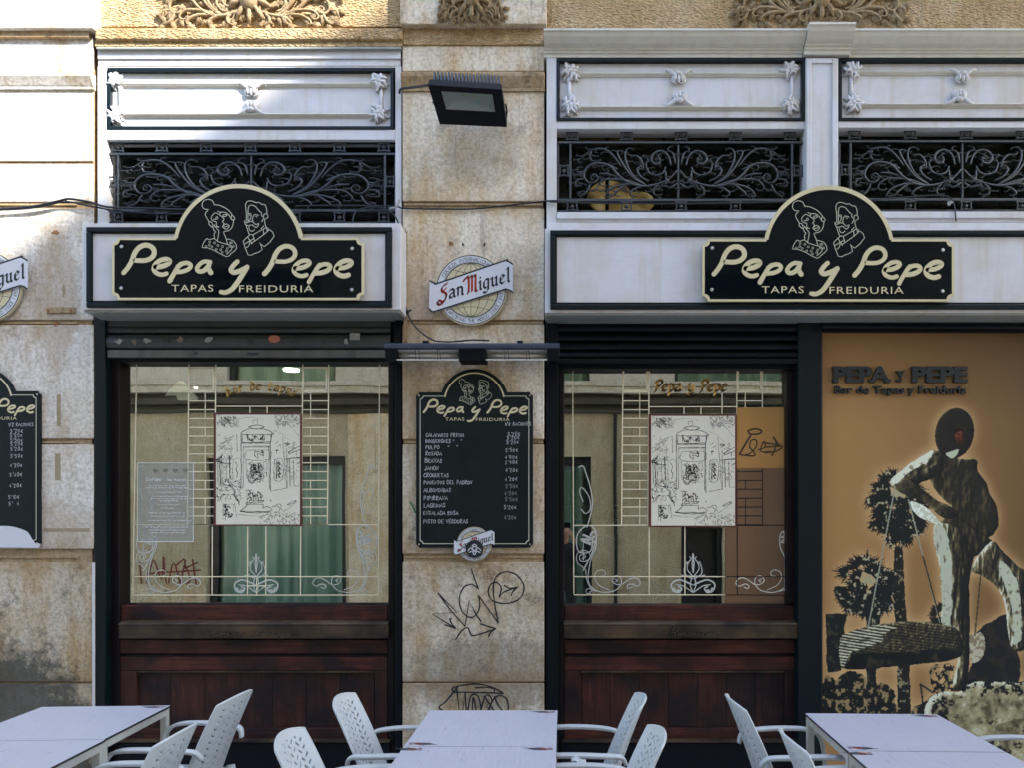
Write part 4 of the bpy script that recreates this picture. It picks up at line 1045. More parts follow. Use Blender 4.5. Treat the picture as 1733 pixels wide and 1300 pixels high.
def palmette(t, cx):
    mb = M(); z = lambda x, y: (cx+(x-330)*.1616, 900+y*.1616)
    k = 0
    for sg in (-1, 1):
        for s, wd in (([(0,430),(10,330),(-5,280),(0,235)], 12), ([(5,470),(60,400),(50,330),(20,290),(35,270)], 9), ([(10,500),(90,440),(80,350),(55,330),(75,320)], 9), ([(10,560),(100,520),(160,510),(225,550),(210,620),(150,640),(120,600),(150,580)], 16), ([(5,640),(60,600),(110,570),(180,560)], 10), ([(0,640),(30,560),(10,480)], 10), ([(20,470),(80,470),(120,460)], 12), ([(150,620),(190,630),(200,600)], 24)):
            p = [z(330+sg*a, b) for a, b in smooth(s, 5)]; mb.ribbon(toxz(p, GL), wd*.1616*S1*1.1, GL-.0006-.00007*k, th=0, caps=4); k += 1
    mb.build('etched_palmette', m_etch, t)
etched(wl); etched(wl, mirror=432+437); palmette(wl, 433.5)
etched(wr, mirror=432+437, shift=744); palmette(wr, 1173)

# ------------------------------------------------------------------ beer signs
m_swhite = mat('enamel_white', (0.62,0.63,0.66,1), 0.35)
m_scream = mat('enamel_cream', rgb(214,203,166,.95), 0.4, 0, col2=rgb(200,186,146,.95), vscale=12)
m_sblack = mat('enamel_black', (0.010,0.018,0.022,1), 0.35)
m_sred = mat('enamel_red', (0.42,0.035,0.018,1), 0.35)
BL = {
 'a': [[(.12,.85),(.5,1),(.78,.82),(.78,.12),(.95,0)],[(.76,.58),(.2,.42),(.18,.1),(.42,0),(.74,.22)]],
 'n': [[(.05,.88),(.28,1),(.28,.05)],[(.28,.8),(.62,1),(.85,.82),(.85,.1),(1.0,0)]],
 'i': [[(.05,.88),(.28,1),(.28,.08),(.45,0)],[(.24,1.38),(.32,1.32)]],
 'g': [[(.85,.95),(.45,1),(.2,.75),(.2,.2),(.45,0),(.78,.2)],[(.82,.98),(.82,-.2),(.5,-.5),(.12,-.36)]],
 'u': [[(.02,.9),(.25,1),(.25,.15),(.5,0),(.8,.2)],[(.62,.9),(.82,1),(.82,.08),(1.0,0)]],
 'e': [[(.78,.15),(.5,0),(.22,.2),(.22,.75),(.5,1),(.8,.78),(.28,.42)]],
 'l': [[(.08,1.5),(.3,1.65),(.3,.08),(.48,0)]],
 'M': [[(-.15,1.45),(.15,1.8),(.5,1.55),(.52,.15),(.35,0)],[(.5,1.55),(.85,1.8),(1.0,1.6),(1.0,.08)],[(1.0,1.55),(1.35,1.8),(1.52,1.55),(1.52,.15),(1.75,-.02)],[(-.25,1.55),(.05,1.72),(.5,1.85)]],
 'S': [[(1.25,1.75),(.7,1.6),(.45,1.35),(.5,1.0),(1.0,.7),(1.1,.35),(.85,.0),(.4,-.2)],[(.55,1.0),(1.05,1.2)],[(.5,-.15),(.0,.1),(-.2,-.15),(.1,-.38),(.7,-.25),(1.0,.05)]],
}
def beer_lettering(t, mp, y, k, cols=None, txt='San Miguel'):
    xh = 15.0*k; cx = 0.0
    o = mp(762, 504); sl_ = math.tan(R(15.7)); j = 0
    adv = {'S': 1.25, 'a': 1.0, 'n': 1.05, 'M': 1.72, 'i': .52, 'g': 1.05, 'u': 1.08, 'e': .95, 'l': .5}
    cx = -1.55
    for ch in txt:
        if ch == ' ': cx += .12; continue
        big = ch in 'SM'; mb = M()
        s = .95 if not big else .93
        for st in BL[ch]:
            pts = []
            for a, b in (smooth(st, 3) if big else st):
                X = (cx+a*s*(1 if not big else 1.0))*xh*.84; Y = b*xh*(1.0 if not big else 1.02)+X*sl_/1.0
                pts.append((o[0]+X, o[1]-Y))
            j += 1
            nib(mb, toxz(pts, y), (3.9 if not big else 4.4)*k*S1, R(52), y-.00006*(j % 12))
        cx += adv[ch]*(.97 if not big else 1.0)+.06
        mb.build('letter', m_sred if big else m_sblack, t)
def beer_sign(mp, k, label, y=-.035, small=False, group='round beer signs with a slanted banner', parent=None):
    c = w(*mp(797, 490), y); sc = S1*k*(D+y)/D
    t = parent or thing('beer_sign', label, 'sign', (c.x, y+.03, c.z-61*sc), group)
    cc = (c.x, c.z)
    M().disc(cc, 60.5*sc, y, y+.022, 64).build('disc', m_scream, t, bev=.002)
    M().ring(cc, 46*sc, 57.5*sc, y-.0006, y+.001, 64).build('white_ring', m_swhite, t)
    for r0, r1, q in ((57.4, 58.8, .0008), (45.2, 46.9, .0008), (47.9, 48.4, .0009)):
        M().ring(cc, r0*sc, r1*sc, y-q, y+.001, 64).build('ring_line', m_sblack, t)
    mb = M(); lw = .8*sc
    for rx in (0, 16, 31): 
        for sg in ((-1, 1) if rx else (1,)):
            p = [(cc[0]+sg*rx*sc*cos(a), cc[1]+44.5*sc*sin(a)) for a in np.linspace(-pi/2, pi/2, 24)]
            mb.ribbon(p, lw, y-.0008-.0001*(rx % 5), th=0, caps=0)
    for h in (-34, -18, 0, 18, 34):
        ww = math.sqrt(45**2-h*h)
        p = [(cc[0]+a*ww*sc, cc[1]+h*sc-(1-a*a)*h*.16*sc) for a in np.linspace(-1, 1, 16)]
        mb.ribbon(p, lw, y-.00075, th=0, caps=0)
    mb.build('globe_lines', m_sblack, t, kind='stuff')
    def arc_text(txt, r, a0, a1, inward, size):
        mb = M(); n = len(txt)
        for i, ch in enumerate(txt):
            if ch == ' ': continue
            a = R(a0+(a1-a0)*i/(n-1)); rot = a-pi/2 if not inward else a+pi/2
            rr = r if not inward else r
            px = cc[0]+rr*sc*cos(a); pz = cc[1]+rr*sc*sin(a)
            vs, fs = text_geo(ch, size*sc/0.72, 0.0)
            if not vs: continue
            m_ = (min(v[0] for v in vs)+max(v[0] for v in vs))/2
            dx = -m_*cos(rot)*.9; dz = -m_*sin(rot)*.9
            W = (max(v[0] for v in vs)-min(v[0] for v in vs))*.9
            put_text(mb, ch, px+dx, pz+dz, y-.0012, size*sc, max(W, .0005), rot=rot)
        mb.build('ring_text', m_sblack, t, kind='stuff')
    arc_text('CERVEZA INTERNACIONAL', 49.0, 152, 50, False, 6.4)
    arc_text('EXPLORING THE WORLD SINCE 1890', 55.4, 222, 352, True, 6.0)
    z7 = zoomer(640, 380, .2)
    rib = smooth([(436,472),(480,490),(530,482)], 4)+smooth([(1050,304),(1090,300),(1125,318),(1140,328)], 4)+smooth([(1140,578),(1110,556),(1070,552),(1040,560)], 4)+smooth([(530,722),(480,740),(450,735),(430,712)], 4)
    yb = y-.010
    M().prism(toxz([mp(*z7(*p)) for p in rib], yb), yb, y-.001).build('banner', m_swhite, t, bev=.001)
    top = smooth([(436,474),(480,493),(530,486),(1050,309),(1090,305),(1125,322),(1138,334)], 5)
    bot = smooth([(430,708),(452,730),(480,735),(530,716),(1040,555),(1070,547),(1110,552),(1138,572)], 5)
    mb = M()
    for s in (top, bot): mb.ribbon(toxz([mp(*z7(*p)) for p in s], yb), 2.6*sc, yb-.0005, th=.0004, caps=2)
    mb.build('banner_edge', m_sblack, t)
    beer_lettering(t, mp, yb-.001, k)
    return t
beer_sign(lambda x, y: (x, y), 1.0, 'round beer sign with slanted white banner on the middle pillar above the heater')
beer_sign(lambda x, y: (x-821.5, y-6), 1.0, 'round beer sign cut off by the left edge of the picture')

# ------------------------------------------------------------------ menu boards
m_chalk = mat('chalk_marker', (0.60,0.62,0.61,1), 0.8, 0, col2=(0.22,0.24,0.24,1), vscale=300)
m_chalk2 = mat('faded_chalk_marker', (0.16,0.19,0.18,1), 0.8, 0, col2=(0.3,0.32,0.31,1), vscale=300)
def board_outline(dx, dy, inset):
    x0, x1, y0, y1 = 704+dx+inset, 902+dx-inset, 664+dy+inset, 928+dy-inset; cx, cy, r = 802.8+dx, 683+dy, 59-inset
    nt = 5
    conc = lambda ax, ay, a0, a1: [(ax+nt*cos(R(a)), ay+nt*sin(R(a))) for a in np.linspace(a0, a1, 6)]
    d_ = cy-y0; xs = math.sqrt(max(r*r-d_*d_, 1)); t0 = math.atan2(-d_, -xs); t1 = math.atan2(-d_, xs)
    return conc(x0, y0, 90, 0)+[(cx+r*cos(t), cy+r*sin(t)) for t in np.linspace(t0 if t0 < 0 else t0-2*pi, t1, 36)]+conc(x1, y0, 180, 90)+conc(x1, y1, 270, 180)+conc(x0, y1, 360, 270)
def menu_board(dx, dy, label, rows, prices, head, seed, badge=True):
    y = -.022; b = w(803+dx, 928+dy, y); t = thing('menu_board', label, 'menu board', (b.x, y+.02, b.z), 'chalk menu boards')
    M().prism(toxz(board_outline(dx, dy, 0), y), y, y+.018).build('board', m_board, t, bev=.002)
    mb = M(); border(mb, board_outline(dx, dy, 6.3), board_outline(dx, dy, 7.6), y-.0006, .0004)
    mb.build('border_line', m_linecream, t)
    mp = lambda x, q: (716.8+dx+(x-208.9)*.4535, 698.3+dy+(q-461)*.4535)
    cx, cy = 802.8+dx, 683+dy
    mb = M(); n = 30; th = [R(180+12+(156)*i/(n-1)) for i in range(n)]
    mb.ribbon(toxz([(cx+51*cos(a), cy+52*sin(a)) for a in th], y), 2.2*S1, y-.0010, th=.0005, caps=2)
    mb.build('arch_line', m_signgold, t)
    logo(t, mp, y-.0010, .4535, m_signgold, thin=1.5)
    for sx, sy in ((709, 670), (897, 670), (709, 922), (897, 922)):
        p = w(sx+dx, sy+dy, y); M().disc((p.x, p.z), .006, y-.003, y+.001, 10).build('screw', m_steel, t)
    rnd = random.Random(seed)
    for (px, py, txt, h) in rows+[head]:
        mb = M(); p = w(px, py, y); hand(mb, txt, p.x, p.z, y-.0012, h*S1, .95*S1, adv=.80, rnd=rnd)
        mb.build('handwritten_line', m_chalk, t)
    mb = M(); mb2 = M()
    for i, (px, py, txt, f) in enumerate(prices):
        p = w(px, py, y); hand(mb2 if f else mb, txt, p.x, p.z, y-.0012, 5.8*S1, .85*S1, adv=.86, rise=.03, rnd=rnd)
    mb.build('price_figures', m_chalk, t, kind='stuff')
    if mb2.v: mb2.build('faded_price_figures', m_chalk2, t, kind='stuff')
    return t
z3 = zoomer(660, 600, .277)
items = [(219,505,'CALAMARES FRITOS',5.4),(217,542,'BOQUERONES "   "',5.4),(217,580,'PULPO    "   "',6),(217,619,'ROSADA',5.9),(213,664,'BRAVAS',6.3),(209,709,'JAMON',6.3),(206,752,'CROQUETAS',6.0),(206,795,'PIMIENTOS DEL PADRON',5.6),(206,843,'ALBONDIGAS',6.2),(206,892,'PIPIRRANA',6.4),(206,937,'LAGRIMAS',6.2),(203,982,'ENSALADA RUSA',5.9),(204,1034,'PISTO DE VERDURAS',6.0)]
pr = [(720,500,"5'20€",0),(715,522,"5'20€",0),(712,550,"5'20€",0),(706,598,"5'50€",0),(704,640,"4'00€",0),(704,672,"2'90€",0),(706,720,"4'20€",0),(703,775,"4'20€",0),(706,820,"5'50€",1),(700,862,"4'20€",1),(704,900,"5'50€",1),(697,948,"5'20€",0),(697,1010,"4'20€",1)]
mbd = menu_board(0, 0, 'black chalk menu board with a full list of tapas on the middle pillar', [(*z3(a, b), c, d) for a, b, c, d in items], [(*z3(a, b), c, d) for a, b, c, d in pr], (*z3(702, 436), '1/2 RACIONES', 5.2), 5)
z1 = zoomer(0, 600, .277)
pr2 = [(65,482,"5'20€",0),(62,508,"5'20€",0),(64,538,"5'50€",0),(65,560,"5'20€",0),(65,592,"5'20€",0),(65,634,"5'50€",0),(62,690,"4'20€",0),(60,748,"5'40€",0),(58,815,"4'20€",0),(52,885,"5'10€",0),(54,926,"5'  4",0)]
mbl = menu_board(-834, -2, 'black chalk menu board cut off by the left edge, its bottom torn white', [], [(*z1(a, b), c, d) for a, b, c, d in pr2], (*z1(52, 440), '1/2 RACIONES', 5.0), 8)
M().prism(toxz([z1(a, b) for a, b in smooth([(-120,1180),(-110,1090),(-40,1055),(60,1052),(130,1070),(170,1090),(195,1130),(215,1155),(245,1160),(235,1185)], 3)], -.0245), -.0242, -.0228).build('torn_white_patch', m_swhite, mbl)
bs = beer_sign(lambda x, y: (802.3+(x-797)*.485, 922+(y-490)*.485), .485, 'small round beer badge stuck on the foot of the menu board', y=-.045, group='round beer signs with a slanted banner')
p = w(803, 930, -.058); tag(M().disc((p.x, p.z), 15*S1, -.0585, -.0575, 28).build('round_sticker', m_sblack), 'round black sticker with a white emblem on the small beer badge', 'sticker')
so = bpy.data.objects['round_sticker']
mb = M(); yb = -.0592
for s in ([(-11,3),(-6,-2),(-3,2),(0,5),(3,2),(6,-2),(11,3)], [(-9,6),(-4,4),(0,10),(4,4),(9,6)], [(-4,-5),(0,-8),(4,-5)]):
    mb.ribbon([(p.x+a*S1, p.z-b*S1) for a, b in smooth(s, 3)], 1.5*S1, yb, th=0, caps=3)
mb.ring((p.x, p.z+1*S1), 2.5*S1, 4.2*S1, yb, yb+.0005, 18)
e = mb.build('emblem', m_swhite, None); e.parent = so; e.matrix_parent_inverse = Matrix.Translation(-so.location)

# ------------------------------------------------------------------ infrared heater
m_heat = mat('blue_grey_enamel', (0.022,0.032,0.055,1), 0.4, 0.0, 0.1, 40, col2=(0.04,0.05,0.07,1), vscale=10)
m_alu = mat('polished_reflector', (0.80,0.79,0.76,1), 0.35, 0.25)
m_tube = mat('heating_tube_quartz', (0.55,0.50,0.44,1), 0.25, 0.3)
ht = thing('patio_heater', 'long dark infrared heater with two reflector lamps mounted across the pillar', 'heater', tuple(w(798, 609, -.1)))
yh = -.22
a = w(650, 579, yh); b = w(947, 589.5, yh)
prof = [(yh+.02, b.z), (yh, b.z+.004), (yh, a.z-.012), (yh+.02, a.z), (-.05, a.z+.012), (-.05, b.z)]
M().profile(prof, a.x, b.x).build('cover', m_heat, ht, bev=.003)
for x0, x1 in ((651, 671), (926, 946), (776, 822)):
    a = w(x0, 590, yh+.01); b = w(x1, 609.5, yh+.01)
    M().profile([(yh+.012, a.z), (yh+.03, b.z), (-.06, b.z), (-.05, a.z)], a.x, b.x).build('end_cap' if x0 != 776 else 'centre_box', m_black, ht, bev=.002)
for x0, x1 in ((671.5, 775.5), (822.5, 925.5)):
    a = w(x0, 591, yh+.03); b = w(x1, 608, yh+.02)
    n = 9; pr_ = [(yh+.03+.13*sin(pi*i/(n-1))*.9+.0*i, a.z-(a.z-b.z)*i/(n-1)) for i in range(n)]
    vs = [(a.x, y, z) for y, z in pr_]+[(b.x, y, z) for y, z in pr_]
    M().add(vs, [(i, i+n, i+n+1, i+1) for i in range(n-1)]).build('reflector', m_alu, ht, smooth=True)
    zc_ = (a.z+b.z)/2
    M().tube([(a.x+.005, yh+.06, zc_), (b.x-.005, yh+.06, zc_)], .011, 10).build('heating_tube', m_tube, ht, smooth=True)
    M().box((a.x, yh+.022, b.z-.004), (b.x, yh+.028, b.z+.002)).build('reflector_lip', m_alu, ht)
    g = M()
    for q in (.3, .36, .66, .7): g.tube([(a.x+(b.x-a.x)*q, yh+.018, a.z), (a.x+(b.x-a.x)*(q+.015), yh+.016, b.z)], .0018, 4)
    g.build('wire_guard', m_black, ht)
for x in (720, 880):
    a = w(x, 584, -.05); M().box((a.x-.02, -.06, a.z-.01), (a.x+.02, .003, a.z+.03)).build('bracket', m_black, ht, bev=.003)

# ------------------------------------------------------------------ floodlight
fl_ = thing('floodlight', 'black finned floodlight tilted down on the middle pillar', 'floodlight', tuple(w(795, 170, -.02)))
TL, TR, BR, BL_ = w(724, 143, -.36), w(849, 151, -.34), w(858, 215, -.11), w(744, 210, -.11)
ux = (TR-TL); uy = (BL_-TL); nrm = ux.cross(uy).normalized()
if nrm.y > 0: nrm = -nrm          # faces down and out
def q(u, v, d=0.0): return TL*(1-u)*(1-v)+TR*u*(1-v)+BR*u*v+BL_*(1-u)*v+nrm*d
def slab(mb, u0, v0, u1, v1, d0, d1):
    vs = [q(u, v, d) for d in (d0, d1) for u, v in ((u0, v0), (u1, v0), (u1, v1), (u0, v1))]
    mb.add(vs, [(0, 1, 2, 3), (7, 6, 5, 4), (0, 4, 5, 1), (1, 5, 6, 2), (2, 6, 7, 3), (3, 7, 4, 0)]); return mb
gu0, gv0, gu1, gv1 = .16, .14, .86, .60
mb = M(); slab(mb, 0, 0, 1, gv0, 0, -.05); slab(mb, 0, gv1, 1, 1, 0, -.05); slab(mb, 0, gv0, gu0, gv1, 0, -.05); slab(mb, gu1, gv0, 1, gv1, 0, -.05)
mb.build('housing', m_black, fl_, bev=.004)
slab(M(), .01, .01, .99, .99, -.051, -.06).build('back_plate', m_black, fl_)
m_refl = mat('dull_reflector', (0.62,0.66,0.58,1), 0.4, 0.1)
mb = M(); I = [(.36, .26), (.66, .26), (.66, .36), (.36, .36)]; O = [(gu0, gv0), (gu1, gv0), (gu1, gv1), (gu0, gv1)]
vs = [q(u, v, -.004) for u, v in O]+[q(u, v, -.045) for u, v in I]
mb.add(vs, [(0, 4, 5, 1), (1, 5, 6, 2), (2, 6, 7, 3), (3, 7, 4, 0), (4, 7, 6, 5)]).build('reflector', m_refl, fl_)
for u in (.42, .54):
    slab(M(), u, .28, u+.08, .34, -.040, -.043).build('led_chip', m_signgold, fl_)
slab(M(), gu0, gv0, gu1, gv1, -.001, -.003).build('lens', m_thin, fl_)
up = (nrm*-1.0)
for i in range(19):
    u = .06+.88*i/18; c0 = q(u, .06, -.055); c1 = q(u, .75, -.055); h = Vector((0, .02, .105))
    x = Vector((.0075, 0, 0)); pts = [c0-x, c0+x, c1+x, c1-x]; tp = [c0-x*.6+h*.82+Vector((0,.012,0)), c0+x*.6+h*.82+Vector((0,.012,0)), c1+x*.6+h*.55, c1-x*.6+h*.55]
    M().add(pts+tp, [(0, 3, 2, 1), (4, 5, 6, 7), (0, 1, 5, 4), (1, 2, 6, 5), (2, 3, 7, 6), (3, 0, 4, 7)]).build('cooling_fin', m_heat, fl_, bev=.002)
b0 = q(1.02, .45, -.03); b1 = q(1.03, .8, -.03); M().tube([b0, (b0+b1)/2, Vector((b1.x-.03, 0, b1.z+.02))], .006, 6).build('bracket', m_black, fl_)
b0 = q(-.01, .5, -.03); M().tube([b0, Vector((b0.x+.05, 0.0, b0.z+.0))], .010, 6).build('bracket', m_black, fl_)
# ------------------------------------------------------------------ cables
def cable(pts, r, label, extra=None):
    P = [w(a, b, y) for a, b, y in pts]; sm = smooth([tuple(p) for p in P], 8)
    o = M().tube(sm, r, 7).build('cable', m_cable, None, smooth=True); tag(o, label, 'cable'); return o
cable([(676,158,-.03),(679,150,-.05),(700,147,-.12),(726,143,-.3)], .008, 'short black cable feeding the floodlight from the left')
cable([(-60,353,-.02),(0,353,-.03),(60,348,-.03),(105,338,-.035),(118,336,-.035),(150,341,-.03),(185,350,-.02),(250,352,.03),(330,354,.03),(420,352,.03)], .0075, 'thick black cable sagging across the left pier into the grille')
cable([(-60,356,-.02),(0,355,-.025),(60,351,-.03),(112,341,-.03),(160,350,-.03),(220,358,.02),(300,361,.03),(420,356,.03)], .005, 'thin black cable running just under the thick one at left')
cable([(110,339,-.03),(140,346,-.03),(175,352,-.03),(190,362,-.02),(195,367,0)], .004, 'loose black cable end curling by the corner of the left grille')
cable([(500,348,.02),(560,347,.03),(640,348,.02),(672,349,-.02),(684,352,-.02),(740,353,-.012),(800,353,-.012),(860,347,-.012),(922,340,-.03),(945,339,-.04)], .0055, 'black cable crossing the middle pillar below the floodlight')
cable([(930,341,-.04),(1000,343,-.035),(1120,344,-.035),(1240,343,-.035),(1320,341,-.045),(1420,340,-.05),(1520,334,-.02),(1580,330,-.02),(1606,333,-.02),(1614,344,-.03),(1617,362,-.04),(1618,374,-.035)], .0045, 'thin black cable along the foot of the right grilles')
cable([(596,377,-.02),(602,358,.02),(620,351,.02),(645,351,.02),(664,360,0),(674,376,-.02),(681,392,-.02),(681,430,-.02),(682,480,-.02),(686,515,-.02),(692,535,-.02),(706,556,-.04),(730,574,-.07),(752,578,-.1),(775,577,-.12),(800,575,-.15),(828,576,-.18)], .0055, 'black cable dropping beside the pillar to the heater')
p = w(689, 527, -.025)
mb = M(); mb.blob((p.x, p.y, p.z), (.016, .014, .014), 8, 5); mb.tube([p+Vector((-.03, 0, .008)), p, p+Vector((.03, -.005, .01))], .006, 5)
tag(mb.build('cable_knot', m_cable), 'black tape knot on the cable left of the round beer sign', 'cable')
p = w(1608, 342, -.03); mb = M(); mb.blob((p.x, p.y, p.z), (.022, .012, .010), 8, 5); mb.blob((p.x-.008, p.y, p.z-.012), (.012, .01, .012), 8, 5)
tag(mb.build('cable_clip', m_greypaint), 'pale clip holding the thin cable at the right grille', 'cable')
p = w(671, 350, -.03); mb = M(); mb.tube([p+Vector((-.05, 0, -.01)), p, p+Vector((.02, 0, .05))], .007, 6); tag(mb.build('cable_clip', m_greypaint), 'white wrapped cable joint at the left edge of the middle pillar', 'cable')

# ------------------------------------------------------------------ graffiti on the pillar
m_marker = mat('black_marker_ink', (0.008,0.009,0.011,1), 0.6)
zg = zoomer(660, 940, .21538)
def ink(name, strokes, wd, label, mt=None, zz=None, parent=None, y=-.0046):
    mb = M()
    for i, (s, sm) in enumerate(strokes):
        pts = [zz(*q_) for q_ in (smooth(s, 5) if sm else s)]; n = len(pts)
        ws = [wd*S1*(.8+.35*abs(sin(i*1.3+j*.35))) for j in range(n)]
        mb.ribbon(toxz(pts, y), ws, y-.0001*(i % 6), th=0, caps=4)
    o = mb.build(name, mt or m_marker, None); tag(o, label, 'graffiti'); return o
ink('graffiti_tag', [([(640,110),(665,190),(695,268)], 0), ([(690,262),(640,232),(580,255),(545,340),(560,430),(600,480),(650,490),(690,450),(705,390),(697,322)], 1), ([(697,322),(850,535)], 0), ([(850,535),(825,400),(812,290),(822,200),(860,150),(920,133),(990,155),(1045,220),(1050,290),(1010,350),(940,378),(870,380),(800,355),(772,290),(790,235),(830,215),(870,245),(872,285),(858,330)], 1), ([(858,330),(900,290),(1000,255)], 1), ([(1000,255),(965,290),(952,320)], 1), ([(1000,255),(940,262),(897,240)], 1),
     ([(588,560),(600,500),(622,358),(670,460),(717,525)], 0), ([(378,302),(525,452),(330,463),(515,577)], 0), ([(378,302),(480,440),(588,560)], 0), ([(515,577),(432,550)], 0), ([(515,577),(485,540),(470,505),(482,503)], 1), ([(515,668),(560,600),(610,572),(640,630),(700,625),(830,580)], 1), ([(830,580),(712,543)], 0), ([(830,580),(790,610),(775,643)], 1)], 2.3, 'black marker tag with arrows and a circle on the pillar under the menu board', zz=zg)
ink('graffiti_tag', [([(500,1080),(490,1050),(560,1025),(690,1015),(800,1040),(890,1090),(820,1085),(600,1080),(500,1080)], 1), ([(670,1045),(760,1040),(830,1055)], 1), ([(820,1050),(820,1085)], 0), ([(530,1040),(440,1150),(385,1198),(430,1230)], 1), ([(525,1060),(545,1230),(590,1080),(570,1230)], 0), ([(590,1080),(600,1240)], 0), ([(610,1240),(630,1120),(665,1095),(700,1130),(720,1240)], 1), ([(645,1240),(655,1120),(680,1240)], 1), ([(710,1240),(740,1130),(770,1100),(800,1150),(760,1240)], 1), ([(770,1240),(810,1140),(860,1105),(915,1130),(930,1200),(915,1250)], 1), ([(820,1110),(850,1180),(900,1240)], 1), ([(740,1110),(830,1240)], 0)], 2.5, 'black marker tag with looping letters low on the pillar just above the middle tables', zz=zg)
m_grn = mat('green_marker_ink', (0.01,0.13,0.05,1), 0.6)
zq = zoomer(660, 600, .277)
ink('graffiti_dash', [([(125,905),(158,970)], 0)], 3.4, 'short green paint dash on the pillar left of the menu board', m_grn, zq, y=-.0008)

# ------------------------------------------------------------------ window posters
m_pap = mat('grey_white_print', (0.74,0.69,0.53,1), 0.5, 0, col2=(0.80,0.76,0.62,1), vscale=8)
m_ink = mat('print_ink', (0.018,0.017,0.015,1), 0.6); m_ink2 = mat('print_ink_light', (0.20,0.185,0.14,1), 0.6)
m_redfr = mat('red_brown_edging', (0.11,0.018,0.013,1), 0.45)
zp = zoomer(340, 680, .177)
SK = [([(385,310),(400,290),(470,265),(600,265),(680,300),(670,320),(395,318)], 3), ([(455,245),(530,228),(610,245),(530,265),(455,245)], 3), ([(500,215),(500,180),(540,180),(540,215)], 2), ([(395,318),(395,395),(670,388),(672,318)], 3), ([(385,310),(385,840),(405,815)], 3), ([(680,300),(662,400),(668,860)], 3),
      ([(408,440),(405,820)], 2), ([(650,440),(655,840)], 2), ([(405,430),(660,430)], 3), ([(440,470),(650,470),(650,555),(430,555),(440,470)], 2), ([(515,475),(515,520),(545,545)], 4), ([(520,480),(600,490),(580,470),(600,520),(540,500),(555,540)], 3), ([(430,560),(440,740)], 2), ([(600,580),(630,580),(630,650),(605,650),(600,580)], 2), ([(605,680),(630,680),(632,720)], 3),
      ([(450,700),(460,770),(500,780),(520,750),(575,745)], 4), ([(345,320),(345,480),(355,470)], 2), ([(440,320),(470,370),(500,380),(520,330),(560,370),(600,325),(610,375)], 3), ([(445,325),(445,380)], 2), ([(590,325),(592,380)], 3), ([(400,440),(650,440)], 1.5), ([(395,400),(660,400)], 3),
      ([(705,560),(780,555),(780,745),(705,745),(705,560)], 2), ([(725,570),(725,740)], 4), ([(735,590),(760,600),(735,620),(760,640),(738,660),(760,690),(738,700),(756,730)], 5), ([(310,560),(380,555),(380,745),(310,740),(310,560)], 1.5), ([(330,580),(350,620),(335,650),(352,690),(340,730)], 3), ([(780,330),(820,830),(690,855)], 2), ([(820,450),(825,830)], 2), ([(845,550),(855,810)], 3), ([(885,560),(890,810),(940,810)], 2), ([(820,550),(860,545),(940,540)], 5), ([(840,490),(880,460),(940,430)], 3), ([(840,505),(900,480),(945,460)], 3), ([(840,480),(845,505)], 3), ([(800,400),(840,400),(810,430),(850,405)], 4), ([(875,400),(895,390),(895,410),(875,405)], 2),
      ([(150,560),(200,520),(170,570),(210,510)], 4), ([(150,570),(220,590),(290,600)], 4), ([(160,600),(165,780)], 3), ([(180,600),(190,780)], 5), ([(200,600),(205,770)], 2), ([(240,560),(250,740)], 2), ([(275,520),(280,740)], 5), ([(290,400),(290,560)], 1.5), ([(150,440),(220,400),(310,330)], 1.5), ([(160,480),(230,420)], 2), ([(220,480),(290,450)], 1.5),
      ([(150,850),(200,770),(250,750),(280,800),(340,820),(380,880)], 2), ([(180,870),(220,800),(300,830),(330,900),(370,990)], 2.5), ([(200,780),(260,810),(230,860),(280,850)], 2), ([(320,900),(345,950),(370,960)], 3), ([(222,892),(232,892)], 6), ([(130,910),(190,915),(190,945)], 3), ([(250,760),(330,850),(300,900)], 1.5), ([(215,980),(210,1130)], 2), ([(230,985),(260,1060),(290,1110)], 4), ([(225,1000),(250,1040),(230,1050),(270,1100),(260,1110),(295,1100)], 5), ([(320,975),(345,1110)], 2), ([(215,985),(325,985)], 1.5), ([(240,1000),(235,1140)], 2), ([(310,990),(315,1060)], 1.5),
      ([(375,1050),(440,1000),(440,985),(590,985),(590,1020),(640,1005),(670,1050),(380,1050)], 3), ([(380,1055),(520,1068),(665,1058)], 3), ([(440,970),(590,968)], 2), ([(440,850),(445,980)], 2), ([(455,850),(480,880),(455,900),(485,930),(460,960)], 4), ([(500,890),(505,960)], 3), ([(520,880),(530,960)], 2), ([(545,900),(550,960)], 3), ([(570,900),(575,965)], 2), ([(480,945),(590,950)], 2.5), ([(430,850),(490,850)], 3),
      ([(350,1080),(450,1095),(600,1095),(660,1075)], 1.5), ([(830,985),(905,950),(900,965),(835,995),(830,985)], 2.5), ([(780,1060),(860,1010),(920,960)], 1.5), ([(820,1105),(910,1060)], 1.5), ([(820,1105),(905,1130)], 1.5), ([(700,1060),(740,1060),(770,990),(720,990),(780,1040)], 2.5), ([(680,1010),(720,1000)], 3), ([(750,185),(850,230),(940,330)], 1.5), ([(310,175),(480,150),(600,175)], 1), ([(700,280),(780,310),(840,370)], 1), ([(725,470),(735,470)], 6), ([(665,945),(672,955)], 4)]
